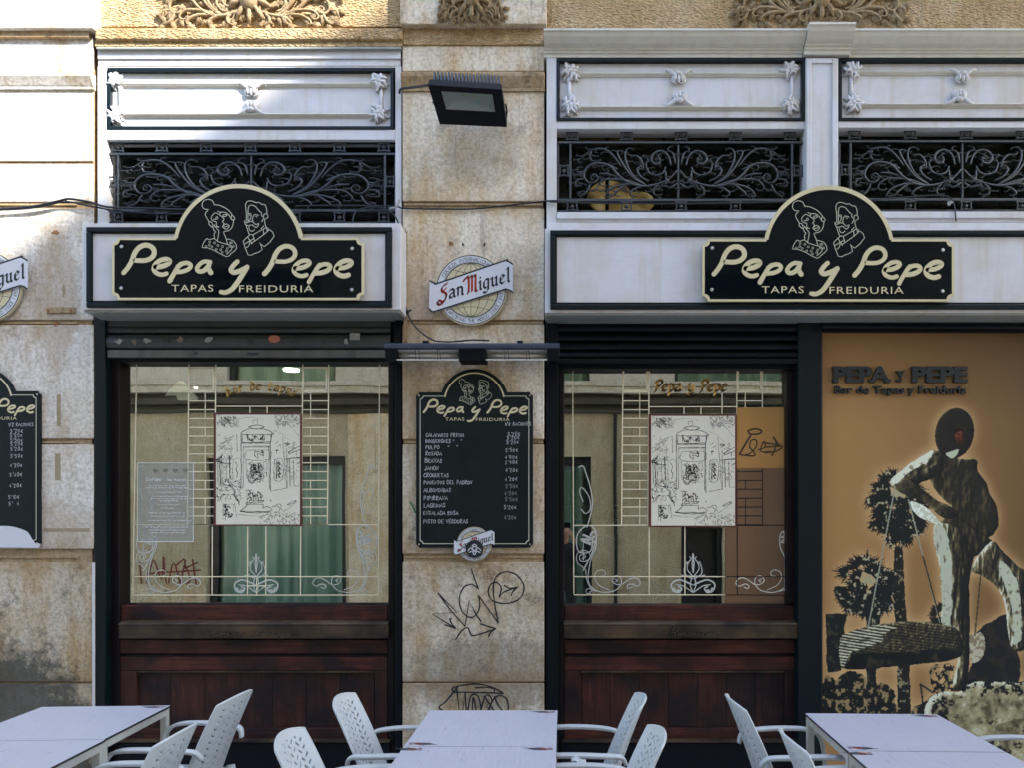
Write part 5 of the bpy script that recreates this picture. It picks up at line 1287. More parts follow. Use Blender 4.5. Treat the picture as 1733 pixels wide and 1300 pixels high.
def street_poster(x0, dx, dy, label, t0):
    y = GL-.012; pts = [(362,700),(511,700),(511,890),(362,890)]
    P_ = lambda a, b: (a+dx, b+dy)
    c = w(436+dx, 891+dy, y); t = thing('window_poster', label, 'poster', tuple(c), 'framed sketch posters in the windows')
    a, b = P_(361.5, 699.5), P_(510.5, 891); M().pbox(a[0], a[1], b[0], b[1], y, y+.009).build('edging', m_redfr, t, bev=.001)
    a, b = P_(365.5, 702.5), P_(507.5, 888.5); M().pbox(a[0], a[1], b[0], b[1], y-.0008, y-.0002).build('sheet', m_pap, t)
    mb = M(); rnd = random.Random(11)
    for i, (s, wd) in enumerate(SK):
        sm = smooth(s, 3) if len(s) > 4 else s
        out = []
        for j in range(len(sm)-1):
            (ax, ay), (bx, by) = sm[j][:2], sm[j+1][:2]; L = max(2, int(math.hypot(bx-ax, by-ay)/22))
            for q_ in range(L): out.append((ax+(bx-ax)*q_/L+rnd.uniform(-2.5, 2.5), ay+(by-ay)*q_/L+rnd.uniform(-2.5, 2.5)))
        out.append(sm[-1])
        ws = [wd*2.1*.177*S1*rnd.uniform(.5, 1.3) for _ in out]
        mb.ribbon(toxz([P_(*zp(*p)) for p in out], y), ws, y-.0012-.00008*(i % 8), th=0, caps=3)
    for i in range(330):
        z = rnd.choice(((468,585,600,690),(468,585,590,700),(480,560,610,680),(480,590,680,745),(150,200,540,600),(150,380,770,930),(440,600,325,378),(725,765,570,735),(220,300,990,1100),(440,590,860,970),(560,950,1080,1160),(190,270,140,230)))
        ax, ay = rnd.uniform(z[0], z[1]), rnd.uniform(z[2], z[3]); a = rnd.uniform(0, 6.3); L = rnd.uniform(5, 20)
        mb.ribbon(toxz([P_(*zp(ax, ay)), P_(*zp(ax+L*cos(a)*.5+2, ay+L*sin(a)*.5)), P_(*zp(ax+L*cos(a), ay+L*sin(a)))], y), rnd.uniform(3, 10)*.177*S1*(.5 if z[0] > 500 else 1), y-.0012-.00006*(i % 9), th=0, caps=3)
    mb.build('line_drawing', m_ink, t, kind='stuff')
    mb = M()
    for i in range(620):      # hatching of the foliage, the paving and the far walls
        z = rnd.choice(((150,340,140,240),(700,940,130,230),(150,380,760,960),(560,940,1060,1170),(160,300,330,760),(690,930,400,760),(440,600,590,780)))
        ax, ay = rnd.uniform(z[0], z[1]), rnd.uniform(z[2], z[3]); a = rnd.choice((.4, 1.3, -.6)); L = rnd.uniform(10, 38)
        mb.ribbon(toxz([P_(*zp(ax, ay)), P_(*zp(ax+L*cos(a)*.5+3, ay+L*sin(a)*.5)), P_(*zp(ax+L*cos(a), ay+L*sin(a)))], y), rnd.uniform(2.5, 6)*.177*S1, y-.0009-.00003*(i % 9), th=0, caps=0)
    mb.build('hatching', m_ink2, t, kind='stuff')
    return t
street_poster(362, 0, 0, 'framed line-drawing poster of a narrow street café in the left window', 0)
street_poster(1099, 736.5, 2, 'framed line-drawing poster of a narrow street café in the right window', 0)
# gold lettering on the panes
m_orange = mat('ochre_gold_lettering', (0.80,0.46,0.12,1), 0.5, 0, col2=(0.66,0.37,0.09,1), vscale=40)
BT = {'b': [[(.2,1.6),(.2,.1),(.5,0),(.8,.25),(.75,.8),(.5,1),(.2,.8)]], 'a': BL['a'], 'r': [[(.1,.85),(.3,1),(.3,0)],[(.3,.75),(.6,1),(.8,.85)]], 'd': [[(.1,1.5),(.5,1.35),(.85,.8),(.8,.2),(.5,0),(.2,.25),(.25,.8),(.55,.95),(.8,.7)]],
      'e': BL['e'], 't': [[(.35,1.4),(.3,.15),(.55,0),(.8,.15)],[(.05,.95),(.7,1.0)]], 'p': [[(.1,.9),(.28,1),(.22,-.6)],[(.28,.8),(.6,1),(.8,.75),(.75,.2),(.5,0),(.25,.15)]], 's': [[(.75,.9),(.4,1),(.2,.75),(.6,.45),(.65,.15),(.35,0),(.1,.12)]],
      'P': [[(.2,1.5),(.3,.7),(.2,0),(.05,-.1)],[(0,1.3),(.5,1.6),(.95,1.4),(.9,.95),(.6,.7),(.3,.75)]], 'y': [[(.1,.95),(.25,1),(.25,.2),(.5,0),(.8,.2)],[(.8,1),(.78,-.2),(.5,-.5),(.15,-.35)]]}
def arched(t, txt, cx, cy, r, a0, a1, xh, wd, name, slant=0.15):
    mb = M(); y = GL-.004; n = len(txt); j = 0
    for i, ch in enumerate(txt):
        if ch == ' ': continue
        if r: a = R(a0+(a1-a0)*(i+.5)/n); ox, oy = cx+r*cos(a), cy-r*sin(a); rot = a-pi/2
        else: ox, oy, rot = cx+(a1-a0)*(i/n), cy, 0
        for st in BT[ch]:
            pts = []
            for u, v in smooth(st, 3):
                u = (u-.45)*xh+v*slant*xh; v = v*xh; pts.append((ox+u*cos(rot)-v*sin(rot), oy-(u*sin(rot)+v*cos(rot))))
            j += 1; nib(mb, toxz(pts, y), wd*S1, R(40), y-.00005*(j % 9))
    mb.build(name, m_orange, t)
arched(wl, 'bar de tapas', 441, 800, 140, 114.5, 65.5, 9.4, 3.0, 'arched_lettering')
arched(wr, 'Pepa y Pepe', 1113, 662, None, 0, 122, 12.0, 5.2, 'gold_lettering', .1)
# paper notice on the left pane
m_note = bpy.data.materials.new('translucent_notice_film'); m_note.use_nodes = True; nt = m_note.node_tree; nt.nodes.clear(); n_ = N(m_note)
o_ = n_('OutputMaterial'); a_ = n_('BsdfTransparent'); b_ = n_('BsdfDiffuse'); b_.inputs[0].default_value = (.55, .57, .52, 1); x_ = n_('MixShader'); x_.inputs[0].default_value = .22
n_.l(a_, x_.inputs[1]); n_.l(b_, x_.inputs[2]); n_.l(x_, o_.inputs[0])
y = GL-.003; c = w(280, 918, y); nt_ = thing('paper_notice', 'translucent paper notice with white print at the lower left of the left window', 'notice', tuple(c))
M().pbox(233, 784, 327, 917.5, y, y+.0006).build('sheet', m_note, nt_)
m_wp = mat('white_print', (0.85,0.86,0.83,1), 0.6)
mb = M()
for a, b, c_, d in ((233,784,328,784),(327.5,784,327.5,917.5),(233,917.5,328,917.5),(233,784,233,917.5)):
    p = w(a, b, y); q_ = w(c_, d, y); mb.ribbon([(p.x, p.z), (q_.x, q_.z)], .9*S1, y-.0008, th=0, caps=0)
mb.build('border_line', m_wp, nt_)
mb = M(); p = w(247, 815, y); put_text(mb, 'Sorteo', p.x, p.z, y-.0009, 6.6*S1, 28*S1); p = w(279, 815, y); put_text(mb, '- San Valentín', p.x, p.z, y-.0009, 5.0*S1, 38*S1)
rnd = random.Random(4)
for yy, x0, x1 in ((823,252,314),(826.5,248,316),(834,264,300),(841,258,312),(845,255,316),(848.5,270,298),(855,266,300),(861,272,292),(869,252,314),(875,256,314),(882,252,316),(893,246,318),(898,252,314),(902.5,254,312)):
    x = x0
    while x < x1:
        L = rnd.uniform(3, 9); pts = [(x+L*k/6, yy+rnd.uniform(-.7, .7)) for k in range(7)]
        mb.ribbon(toxz(pts, y), .8*S1, y-.0009, th=0, caps=0); x += L+1.5
mb.build('print', m_wp, nt_, kind='stuff')
mb = M()
for k in range(4):
    cx_ = 263+k*17; mb.prism(toxz([(cx_, 801), (cx_-5, 796), (cx_-2.5, 793.5), (cx_, 795.5), (cx_+2.5, 793.5), (cx_+5, 796)], y), y-.0008, y-.0002)
mb.build('heart_print', m_ink2, nt_)
# brown board, and an amber sheet painting in a reflection, on the right pane
m_brown = mat('brown_paper_board', (0.17,0.098,0.050,1), 0.7, 0, col2=(0.20,0.117,0.062,1), vscale=4, spec=.2)
yb = GL-.010
bb = thing('brown_board', 'plain brown board covering the lower right of the right window', 'board', tuple(w(1290, 1024, yb)))
a = w(1228, 793, yb); b = w(1331, 1022.5, yb)
M().box((a.x, yb, b.z), (b.x, yb+.006, a.z)).build('panel', m_brown, bb)
for s_ in (((815, 900), (1028, 900)), ((820, 905), (820, 1194)), ((770, 1117), (1028, 1117)), ((770, 1194), (1028, 1196)), ((926, 660), (926, 897)), ((818, 660), (818, 897))): gline(bb, *zr(*s_[0]), *zr(*s_[1]), 1.7, mt=m_backlit, y=yb-.0015)
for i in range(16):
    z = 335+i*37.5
    if z > 660: gline(bb, *zr(817, z), *zr(925, z), 1.6, mt=m_backlit, y=yb-.0015)
    if z > 640 and i < 15 and VP[i] == 'v': gline(bb, *zr(854, max(z, 660)), *zr(854, z+37.5), 1.3, mt=m_backlit, y=yb-.0015)
mb = M()
for s_, wd in ETCH:
    p = [(x+716, y) for x, y in (zc(*q) for q in smooth(s_, 5))]; mb.ribbon(toxz([q for q in p if q[0] < 1329], yb), wd*.1616*S1, yb-.0009, th=0, caps=4)
mb.build('painted_scroll', m_pap, bb, kind='stuff')
m_amber_refl = bpy.data.materials.new('amber_reflection'); m_amber_refl.use_nodes = True; nt = m_amber_refl.node_tree; nt.nodes.clear(); n_ = N(m_amber_refl)
o_ = n_('OutputMaterial'); a_ = n_('BsdfTransparent'); a_.inputs[0].default_value = (.93, .74, .42, 1); b_ = n_('BsdfDiffuse'); b_.inputs[0].default_value = (.80, .52, .21, 1); x_ = n_('MixShader'); x_.inputs[0].default_value = .36
n_.l(a_, x_.inputs[1]); n_.l(b_, x_.inputs[2]); n_.l(x_, o_.inputs[0])
yf_ = GL-.004
p = w(1247, 690, yf_); q_ = w(1331, 793, yf_)
fo = M().box((p.x, yf_, q_.z), (q_.x, yf_+.0006, p.z)).build('amber_reflection', m_amber_refl, None); tag(fo, 'amber yellow sheet painting in a reflection with a brown scribble on the right window beside the poster', 'reflection')
z8 = zoomer(1080, 600, .2385)
mb = M()
for i, (s_, wd) in enumerate((([(780,545),(830,530),(875,545),(860,565),(800,570),(780,550)], 16), ([(720,710),(760,640),(800,575)], 18), ([(790,660),(800,615),(835,610),(840,650),(800,700),(760,715)], 12), ([(730,715),(830,720),(790,660)], 14), ([(850,680),(900,660),(890,620),(870,690),(940,690)], 11), ([(890,630),(1020,650),(900,660)], 15), ([(960,590),(980,640),(950,720)], 15), ([(900,700),(980,690),(1025,655)], 14), ([(970,600),(1000,650)], 12))):
    mb.ribbon(toxz([z8(*p) for p in smooth(s_, 4)], yf_), wd*.2385*S1*.8, yf_-.0006-.0001*(i % 5), th=0, caps=4)
e = mb.build('reflected_scribble', mat('scribble_reflection', (0.05,0.03,0.012,1), 0.7), None, kind='stuff'); e.parent = fo; e.matrix_parent_inverse = Matrix.Translation(-fo.location)  # graffiti reflection drawn straight onto the amber sheet

# ------------------------------------------------------------------ the mural print, drawn with numpy into a vertex-coloured sheet
def build_mural():
    X0, Y0, X1, Y1 = 1392, 562, 1760, 1300; st = 0.95
    nx, ny = int((X1-X0)/st)+1, int((Y1-Y0)/st)+1
    gx, gy = np.meshgrid(np.linspace(X0, X1, nx), np.linspace(Y0, Y1, ny))
    rs = np.random.RandomState(3)
    def vnoise(sc, oct=4, sx=1.0, sy=1.0):
        out = np.zeros_like(gx); amp = 1; tot = 0
        for o in range(oct):
            s = sc/2**o; u = gx/s*sx; v = gy/s*sy; iu = np.floor(u).astype(int); iv = np.floor(v).astype(int); fu = u-iu; fv = v-iv
            fu = fu*fu*(3-2*fu); fv = fv*fv*(3-2*fv)
            T = rs.rand(257, 257); g = lambda a, b: T[a % 257, b % 257]
            out += amp*((g(iu, iv)*(1-fu)+g(iu+1, iv)*fu)*(1-fv)+(g(iu, iv+1)*(1-fu)+g(iu+1, iv+1)*fu)*fv); tot += amp; amp *= .55
        return out/tot
    jx = gx+(vnoise(14)-.5)*5; jy = gy+(vnoise(14)-.5)*5
    def poly(pts, rough=1.0, closed_smooth=True):
        P = smooth(pts, 4, True) if closed_smooth else pts
        ax = gx+(jx-gx)*rough; ay = gy+(jy-gy)*rough; ins = np.zeros(gx.shape, bool)
        n = len(P)
        for i in range(n):
            x1, y1 = P[i][:2]; x2, y2 = P[(i+1) % n][:2]
            if y1 == y2: continue
            c = ((y1 > ay) != (y2 > ay)) & (ax < (x2-x1)*(ay-y1)/(y2-y1)+x1); ins ^= c
        return ins
    def seg(p, q_, r0, r1=None, rough=0.5):
        r1 = r0 if r1 is None else r1; ax = gx+(jx-gx)*rough; ay = gy+(jy-gy)*rough
        dx, dy = q_[0]-p[0], q_[1]-p[1]; L = dx*dx+dy*dy
        t = np.clip(((ax-p[0])*dx+(ay-p[1])*dy)/max(L, 1e-6), 0, 1); return np.hypot(ax-p[0]-t*dx, ay-p[1]-t*dy) < r0+(r1-r0)*t
    z5 = zoomer(1380, 540, .2693); z6_ = zoomer(1380, 880, .2847)
    A = lambda *p: [z5(*q_) for q_ in p]; B = lambda *p: [z6_(*q_) for q_ in p]
    # masks
    hat = ((((gx-1615.5)*.995+(gy-734)*.08)/33)**2+((gy-734)/43)**2) < 1
    torso = poly(A((735,832),(800,838),(870,870),(940,885),(1012,888),(1022,960),(1075,1030),(1095,1100),(1140,1180),(1152,1290))+B((1088,40),(1060,85),(1030,110),(1045,135),(930,230),(780,150),(715,90),(722,20))+A((790,1270),(850,1190),(800,1130),(730,1040),(700,900)), .5)
    upper = poly(A((740,832),(690,850),(600,910),(520,970),(475,1012),(480,1055),(540,1078),(640,1035),(720,1010),(790,960),(800,880)), .5)
    fore = poly(A((480,1040),(530,1090),(600,1120),(700,1165),(780,1240),(860,1262),(905,1225),(850,1180),(760,1140),(660,1060),(560,1005)), .5)
    gap = poly(A((600,1150),(690,1180),(775,1270),(790,1300),(640,1240)), .6)
    leg1 = poly(B((722,20),(702,120),(735,270),(752,450),(752,620),(830,650),(850,820),(815,1000),(900,985),(918,700),(915,400),(928,290),(940,180),(850,60)), .5)
    leg2 = poly(B((925,290),(1045,130),(1110,185),(1200,275),(1260,350),(1260,740),(1170,765),(1140,620),(1122,490),(1060,385),(990,335)), .5)
    basket = poly(B((145,715),(190,675),(300,640),(450,612),(620,608),(780,628),(855,665),(880,760),(830,830),(500,872),(190,892),(150,850)), .8)
    rock = poly(B((650,1160),(672,1080),(700,1045),(765,1022),(850,1030),(905,982),(1000,964),(1180,970),(1300,1010),(1330,1500),(700,1500)), .8)
    hill = poly(B((905,990),(930,850),(920,720),(990,640),(1060,600),(1130,570),(1160,700),(1200,760),(1210,960),(1100,980)), 1.4)
    fig = hat | torso | upper | fore | leg1 | leg2
    dark = np.zeros(gx.shape, bool)
    trunk1 = poly(B((468,160),(520,160),(530,400),(545,620),(560,880),(572,1180),(488,1180),(487,880),(475,620),(462,400)), .7, False)
    trunk2 = poly(B((305,500),(390,500),(360,900),(365,1010),(310,1010),(305,900)), .8, False); trunk3 = poly(B((60,560),(185,560),(150,900),(70,910)), 1.2, False)
    fr = random.Random(2)
    stems = np.zeros(gx.shape, bool)
    def fan(c, a, rad, nb, spread, wd):
        m = np.zeros(gx.shape, bool)
        for k in range(nb):
            b = a+R(-spread+2*spread*k/(nb-1)+fr.uniform(-4, 4)); l2 = rad*fr.uniform(.7, 1.08)*(1-.25*abs(2*k/(nb-1)-1))
            e = (c[0]+cos(b)*l2, c[1]-sin(b)*l2+l2*.12); h = (c[0]+cos(b)*l2*.5, c[1]-sin(b)*l2*.5)
            m |= seg(c, h, .8, wd, .4); m |= seg(h, e, wd, .15, .6)
        return m
    def crown(c, L0, rad, n1, n2, sw=40, sh=60):
        m = np.zeros(gx.shape, bool); st_ = np.zeros(gx.shape, bool)
        for i in range(n1):
            a = R(-40+260*i/(n1-1)+fr.uniform(-7, 7)); L1 = L0*fr.choice((.45, .8, 1.05))*fr.uniform(.85, 1.1); q_ = (c[0]+cos(a)*L1, c[1]-sin(a)*L1)
            st_ |= seg(c, q_, .9, .6, .2); m |= fan(q_, a+fr.uniform(-.2, .2), rad*fr.uniform(.8, 1.1), 13, 68, 1.7)
        for i in range(n2):
            u = fr.uniform(-1, 1); v = fr.uniform(0, 1)*(1-.35*abs(u)); q_ = (c[0]+u*sw*(1-.35*v), c[1]+v*sh)
            m |= fan(q_, R(270)+u*.7, rad*fr.uniform(.5, .8), 9, 50, 2.0)
        return m, st_ & ~m
    c1 = z5(520, 1110); c2 = z6_(310, 370)
    palm1, s1 = crown(c1, 30, 33, 21, 80, 44, 80); palm2, s2 = crown(c2, 30, 31, 19, 70, 48, 54)
    palm1 |= trunk1 & (gy < z6_(0, 250)[1])
    palm3, s3 = crown(z6_(760, 560), 14, 22, 7, 8, 20, 20); stems = s1 | s2
    bush = poly(B((60,950),(130,960),(200,900),(290,930),(330,1000),(400,980),(470,1050),(450,1180),(60,1190)), 3.0) | (poly(B((690,880),(820,860),(880,1000),(760,1030),(700,1000)), 3.0) & (vnoise(7, 3) < .55)) | (poly(B((580,1120),(640,1090),(700,1040),(660,1200),(590,1200)), 2))
    plants = palm1 | palm2 | palm3 | trunk1 | trunk2 | trunk3 | bush | hill
    solid = fig | plants | basket | rock
    # distance-like halo: blur of the mask
    def blur(a, k, it=3):
        a = a.astype(float)
        for _ in range(it):
            for ax in (0, 1):
                pad = np.pad(a, [(k, k) if i == ax else (0, 0) for i in (0, 1)], mode='edge'); cs = np.cumsum(pad, axis=ax)
                hi = np.take(cs, np.arange(2*k, 2*k+a.shape[ax]), axis=ax); lo = np.take(cs, np.arange(0, a.shape[ax]), axis=ax); a = (hi-lo)/(2*k)
        return a
    halo = .9*np.clip(blur(solid, 11)*1.3, 0, 1)**1.3
    L = lambda r, g, b: np.array([lin(r), lin(g), lin(b)])
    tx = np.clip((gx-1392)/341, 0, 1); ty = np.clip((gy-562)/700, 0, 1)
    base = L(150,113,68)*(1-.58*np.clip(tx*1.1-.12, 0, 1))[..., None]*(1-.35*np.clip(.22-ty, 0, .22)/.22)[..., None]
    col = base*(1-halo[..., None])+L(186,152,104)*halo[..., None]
    col *= (1+.06*(vnoise(60, 3)-.5))[..., None]
    fine = vnoise(6, 3); mid_ = vnoise(16, 4); lime = L(158,164,140); ink = L(26,34,36); bronze = L(78,72,52)
    def paint(mask, dk, lt, thr, n=fine, soft=.06):
        t = np.clip((n-thr)/soft, 0, 1)[..., None]; c = dk*(1-t)+lt*t; col[mask] = c[mask]
    paint(trunk3 | trunk2, ink, L(66,66,50), .60); paint(trunk1, L(32,36,34), L(120,112,84), .62)
    paint(bush, L(26,32,32), L(132,112,76), .58); paint(palm2, ink, L(150,144,116), .66); paint(palm1, ink, L(150,144,116), .67); paint(palm3, ink, L(60,56,40), .6)
    paint(hill, L(22,30,36), L(48,44,38), .55, mid_)
    paint(poly(B((905,700),(990,680),(1000,800),(930,850)), 2), L(120,110,86), L(160,156,130), .5)
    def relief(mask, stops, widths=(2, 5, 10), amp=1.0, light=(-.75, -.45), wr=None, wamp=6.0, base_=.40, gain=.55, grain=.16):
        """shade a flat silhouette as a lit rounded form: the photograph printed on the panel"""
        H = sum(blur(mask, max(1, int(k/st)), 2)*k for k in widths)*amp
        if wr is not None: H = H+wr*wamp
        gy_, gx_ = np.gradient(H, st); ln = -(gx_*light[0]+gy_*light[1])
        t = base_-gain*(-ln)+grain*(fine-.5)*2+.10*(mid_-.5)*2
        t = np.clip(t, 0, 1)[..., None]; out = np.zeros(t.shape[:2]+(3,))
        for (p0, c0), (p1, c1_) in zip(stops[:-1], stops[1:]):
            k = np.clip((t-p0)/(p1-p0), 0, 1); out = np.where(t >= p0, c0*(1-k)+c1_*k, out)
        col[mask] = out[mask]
    fold = lambda sc, sx, sy: 1-np.abs(2*vnoise(sc, 3, sx, sy)-1)
    TON = [(0, L(20,27,31)), (.35, L(42,44,38)), (.6, L(92,84,58)), (.82, L(142,134,100)), (1, L(186,188,166))]
    TOND = [(0, L(18,25,29)), (.5, L(42,44,38)), (.8, L(88,78,52)), (1, L(130,120,86))]
    col[stems] = L(150,144,112)
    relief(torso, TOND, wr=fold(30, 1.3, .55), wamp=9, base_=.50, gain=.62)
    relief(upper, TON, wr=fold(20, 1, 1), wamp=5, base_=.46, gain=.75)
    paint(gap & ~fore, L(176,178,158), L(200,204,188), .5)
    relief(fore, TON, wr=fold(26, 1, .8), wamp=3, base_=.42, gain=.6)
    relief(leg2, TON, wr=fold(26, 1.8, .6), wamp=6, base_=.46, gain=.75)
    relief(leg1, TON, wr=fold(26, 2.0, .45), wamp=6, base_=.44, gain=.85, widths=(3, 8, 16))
    paint(leg1 & poly(B((722,20),(702,120),(740,290),(755,620),(800,640),(812,400),(800,170),(770,60)), 1.6), L(96,90,66), lime, .38, .5*fold(14, 2.4, .5)+.5*fine, .2)
    paint(leg2 & poly(B((1090,300),(1110,250),(1160,300),(1210,440),(1225,700),(1175,740),(1165,520),(1120,380)), 1.6), L(96,86,60), lime, .38, .5*fold(14, 2, .6)+.5*fine, .2)
    paint(upper & poly(A((740,832),(690,850),(520,960),(480,1000),(510,1030),(600,960),(700,900)), 2), L(120,110,80), L(190,192,170), .36, .5*fold(12, 1, 1)+.5*fine, .2)
    # belt, collar shadow, cuff and hand creases
    for p_, q_, wd_ in ((z5(800,1180), z6_(1030,110), 1.2), (z5(960,890), z5(1000,1290), .8), (z5(870,870), z5(760,1000), 1.0), (z6_(940,240), z6_(860,700), 1.3), (z5(780,960), z5(820,1120), .9), (z5(640,1040), z5(790,1160), 1.0)):
        m_ = seg(p_, q_, wd_, rough=1.2) & fig; col[m_] = col[m_]*.35
    bw = (.5+.5*np.sin(gy*1.25-(gx-1420)*.18+3*vnoise(30, 2)))
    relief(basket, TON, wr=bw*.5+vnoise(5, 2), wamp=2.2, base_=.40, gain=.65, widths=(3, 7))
    paint(basket & poly(B((145,715),(190,675),(300,640),(420,625),(480,640),(400,680),(390,730),(240,780),(190,830),(160,890)), 2), L(60,56,42), L(182,180,154), .50, bw*.5+.5*vnoise(5, 2, .5, 1.5), .16)
    paint(basket & poly(B((200,850),(240,800),(500,790),(780,770),(850,820),(500,868),(190,890)), .6), L(16,24,27), L(60,56,42), .62, mid_, .1)
    rn_ = .55*vnoise(48, 3)+.45*fine
    relief(rock, TON, wr=fold(60, 1, 1), wamp=10, base_=.72, gain=.5); paint(rock & (rn_ < .47), L(24,32,35), L(60,66,58), .52, fine, .2)
    relief(hat, TOND, wr=mid_, wamp=5, base_=.25, gain=.4)
    paint(poly(A((820,848),(860,832),(900,822),(885,862),(855,878)), .3), lime, lime, .5)
    paint(((gx-1624)/9.5)**2+((gy-741)/15)**2 < 1, L(40,16,16), L(60,30,26), .5)
    paint(((gx-1623)/6)**2+((gy-739)/10)**2 < 1, L(96,44,34), L(132,74,54), .52, fine, .2)
    for (ex, ey, rx, ry, c) in ((1620.5,736,1.4,1,(50,20,20)),(1625.5,736,1.4,1,(50,20,20)),(1623,744,2,.9,(70,24,22)),(1623,748,3.4,2.4,(70,30,26)),(1622,729,6,2.6,(30,14,14))):
        paint(((gx-ex)/rx)**2+((gy-ey)/ry)**2 < 1, L(*c), L(*c), .5)
    for (p, q_, lw, c) in ((z5(500,1060), z6_(315, 635), 1.1, (130,134,116)), (z5(585,1140), z6_(740, 610), 1.1, (130,134,116)), (z6_(640,220), z6_(745,612), 1.3, (36,40,38)), (z6_(982,340), z6_(948,690), 1.2, (46,46,40)), (z6_(625,980), z6_(640,1100), 1.6, (30,34,34)), (z6_(625,980), z6_(700,1030), 1.6, (30,34,34))):
        m_ = seg(p, q_, lw, rough=.15); col[m_] = L(*c)
    lum = col.mean(2, keepdims=True); k_ = np.where(solid[..., None], np.clip(.42+lum*4.2, 0, 1.12), 1.0); col = np.clip(col*k_, 0, 1)
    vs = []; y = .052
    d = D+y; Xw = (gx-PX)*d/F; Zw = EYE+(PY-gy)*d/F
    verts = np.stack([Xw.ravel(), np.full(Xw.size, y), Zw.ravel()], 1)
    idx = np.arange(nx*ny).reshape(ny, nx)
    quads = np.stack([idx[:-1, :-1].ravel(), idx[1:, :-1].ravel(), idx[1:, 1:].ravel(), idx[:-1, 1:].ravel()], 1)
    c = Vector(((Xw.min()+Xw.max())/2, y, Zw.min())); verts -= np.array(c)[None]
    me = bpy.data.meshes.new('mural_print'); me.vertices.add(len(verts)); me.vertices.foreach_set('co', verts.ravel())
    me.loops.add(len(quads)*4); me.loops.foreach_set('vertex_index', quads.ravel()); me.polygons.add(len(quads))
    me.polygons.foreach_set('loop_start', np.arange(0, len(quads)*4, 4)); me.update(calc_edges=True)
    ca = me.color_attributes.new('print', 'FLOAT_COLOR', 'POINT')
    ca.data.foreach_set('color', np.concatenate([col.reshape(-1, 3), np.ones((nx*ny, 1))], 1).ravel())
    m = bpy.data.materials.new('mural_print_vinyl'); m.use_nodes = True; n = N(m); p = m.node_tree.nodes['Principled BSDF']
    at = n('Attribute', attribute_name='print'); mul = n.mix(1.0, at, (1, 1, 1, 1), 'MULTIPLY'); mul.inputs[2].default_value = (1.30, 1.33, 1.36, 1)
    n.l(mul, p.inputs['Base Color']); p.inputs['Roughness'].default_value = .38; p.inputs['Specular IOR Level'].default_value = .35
    g = n('NewGeometry'); q = n('TexNoise', iScale=2.5, iDetail=3.0); n.l(g, q.inputs['Vector']); b = n('Bump', iStrength=.12, iDistance=.02); n.l(q, b.inputs['Height']); n.l(b, p.inputs['Normal'])
    me.materials.append(m)
    t = thing('mural_panel', 'orange printed panel of a hatted man, baskets and palm trees at the right', 'mural', tuple(c))
    o = bpy.data.objects.new('print_sheet', me); C.objects.link(o); o.parent = t; o['_o'] = tuple(c)
    a = w(1762.3, 561.5, .05); b_ = w(2062, 1334, .05); M().box((a.x, .05, 0), (b_.x, .08, a.z)).build('blank_panel', m_brown, t, bev=.002)
    a = w(1391.9, 561.5, .054); b_ = w(1762, 1334, .054); M().box((a.x, .054, b_.z), (b_.x, .08, a.z)).build('backing_panel', m_brown, t, bev=.002)
    z5_ = zoomer(1380, 540, .2693)
    for (txt, x0, x1, yb, yt, bd, nm) in (('PEPA', 112, 470, 393, 297, .026, 'raised_letters'), ('Y', 512, 562, 390, 325, .022, 'raised_letters'), ('PEPE', 608, 958, 393, 297, .026, 'raised_letters'), ('Bar de Tapas y Freiduría', 120, 950, 468, 420, .012, 'raised_small_letters')):
        p = w(*z5_(x0, yb), .035); q = w(*z5_(x1, yt), .035); H = q.z-p.z
        bold = bd*H/0.1*.25 if txt != 'Bar de Tapas y Freiduría' else 0.0012
        def ext(s_): 
            vs, _ = text_geo(s_+'.', H/0.72, bold); return max(v[0] for v in vs)
        vs, fs = text_geo(txt, H/0.72, bold); xa = min(v[0] for v in vs); xb = max(v[0] for v in vs); k = (q.x-p.x)/(xb-xa); dot = ext('')
        for ci, ch in enumerate(txt):
            if ch == ' ': continue
            off = ext(txt[:ci])-dot
            vs, fs = text_geo(ch, H/0.72, bold); nv = len(vs)
            front = [(p.x+(off+a_-xa)*k, .030, p.z+b2) for a_, b2 in vs]; F2 = []; ed = set()
            for f in fs:
                (ax, _, az), (bx, _, bz), (cx, _, cz) = (front[i] for i in f[:3]); F2.append(f if (bx-ax)*(cz-az)-(cx-ax)*(bz-az) > 0 else f[::-1])
            for f in F2:
                for i in range(len(f)): ed.add((f[i], f[(i+1) % len(f)]))
            side = [(a_, a_+nv, b2+nv, b2) for (a_, b2) in ed if (b2, a_) not in ed]
            mb = M().add(front+[(x, .050, z) for x, _, z in front], F2+side)
            if nm == 'raised_letters' and ch != 'A' or (ch == 'A' and nm == 'raised_letters'):
                x0_ = min(v[0] for v in front); x1_ = max(v[0] for v in front); hh = H*.14
                for xs_ in ((x0_-.006, x0_+.034),) + (((x1_-.034, x1_+.006),) if ch == 'A' else ()): mb.box((xs_[0], .0303, p.z), (xs_[1], .050, p.z+hh))
                if ch != 'A': mb.box((x0_-.006, .0303, p.z+H-hh), (x0_+.02, .050, p.z+H))
            mb.build('letter', m_letter, t)
m_letter = mat('dark_slate_lettering', (0.005,0.009,0.011,1), 0.5, 0, col2=(0.010,0.014,0.015,1), vscale=30)

build_mural()

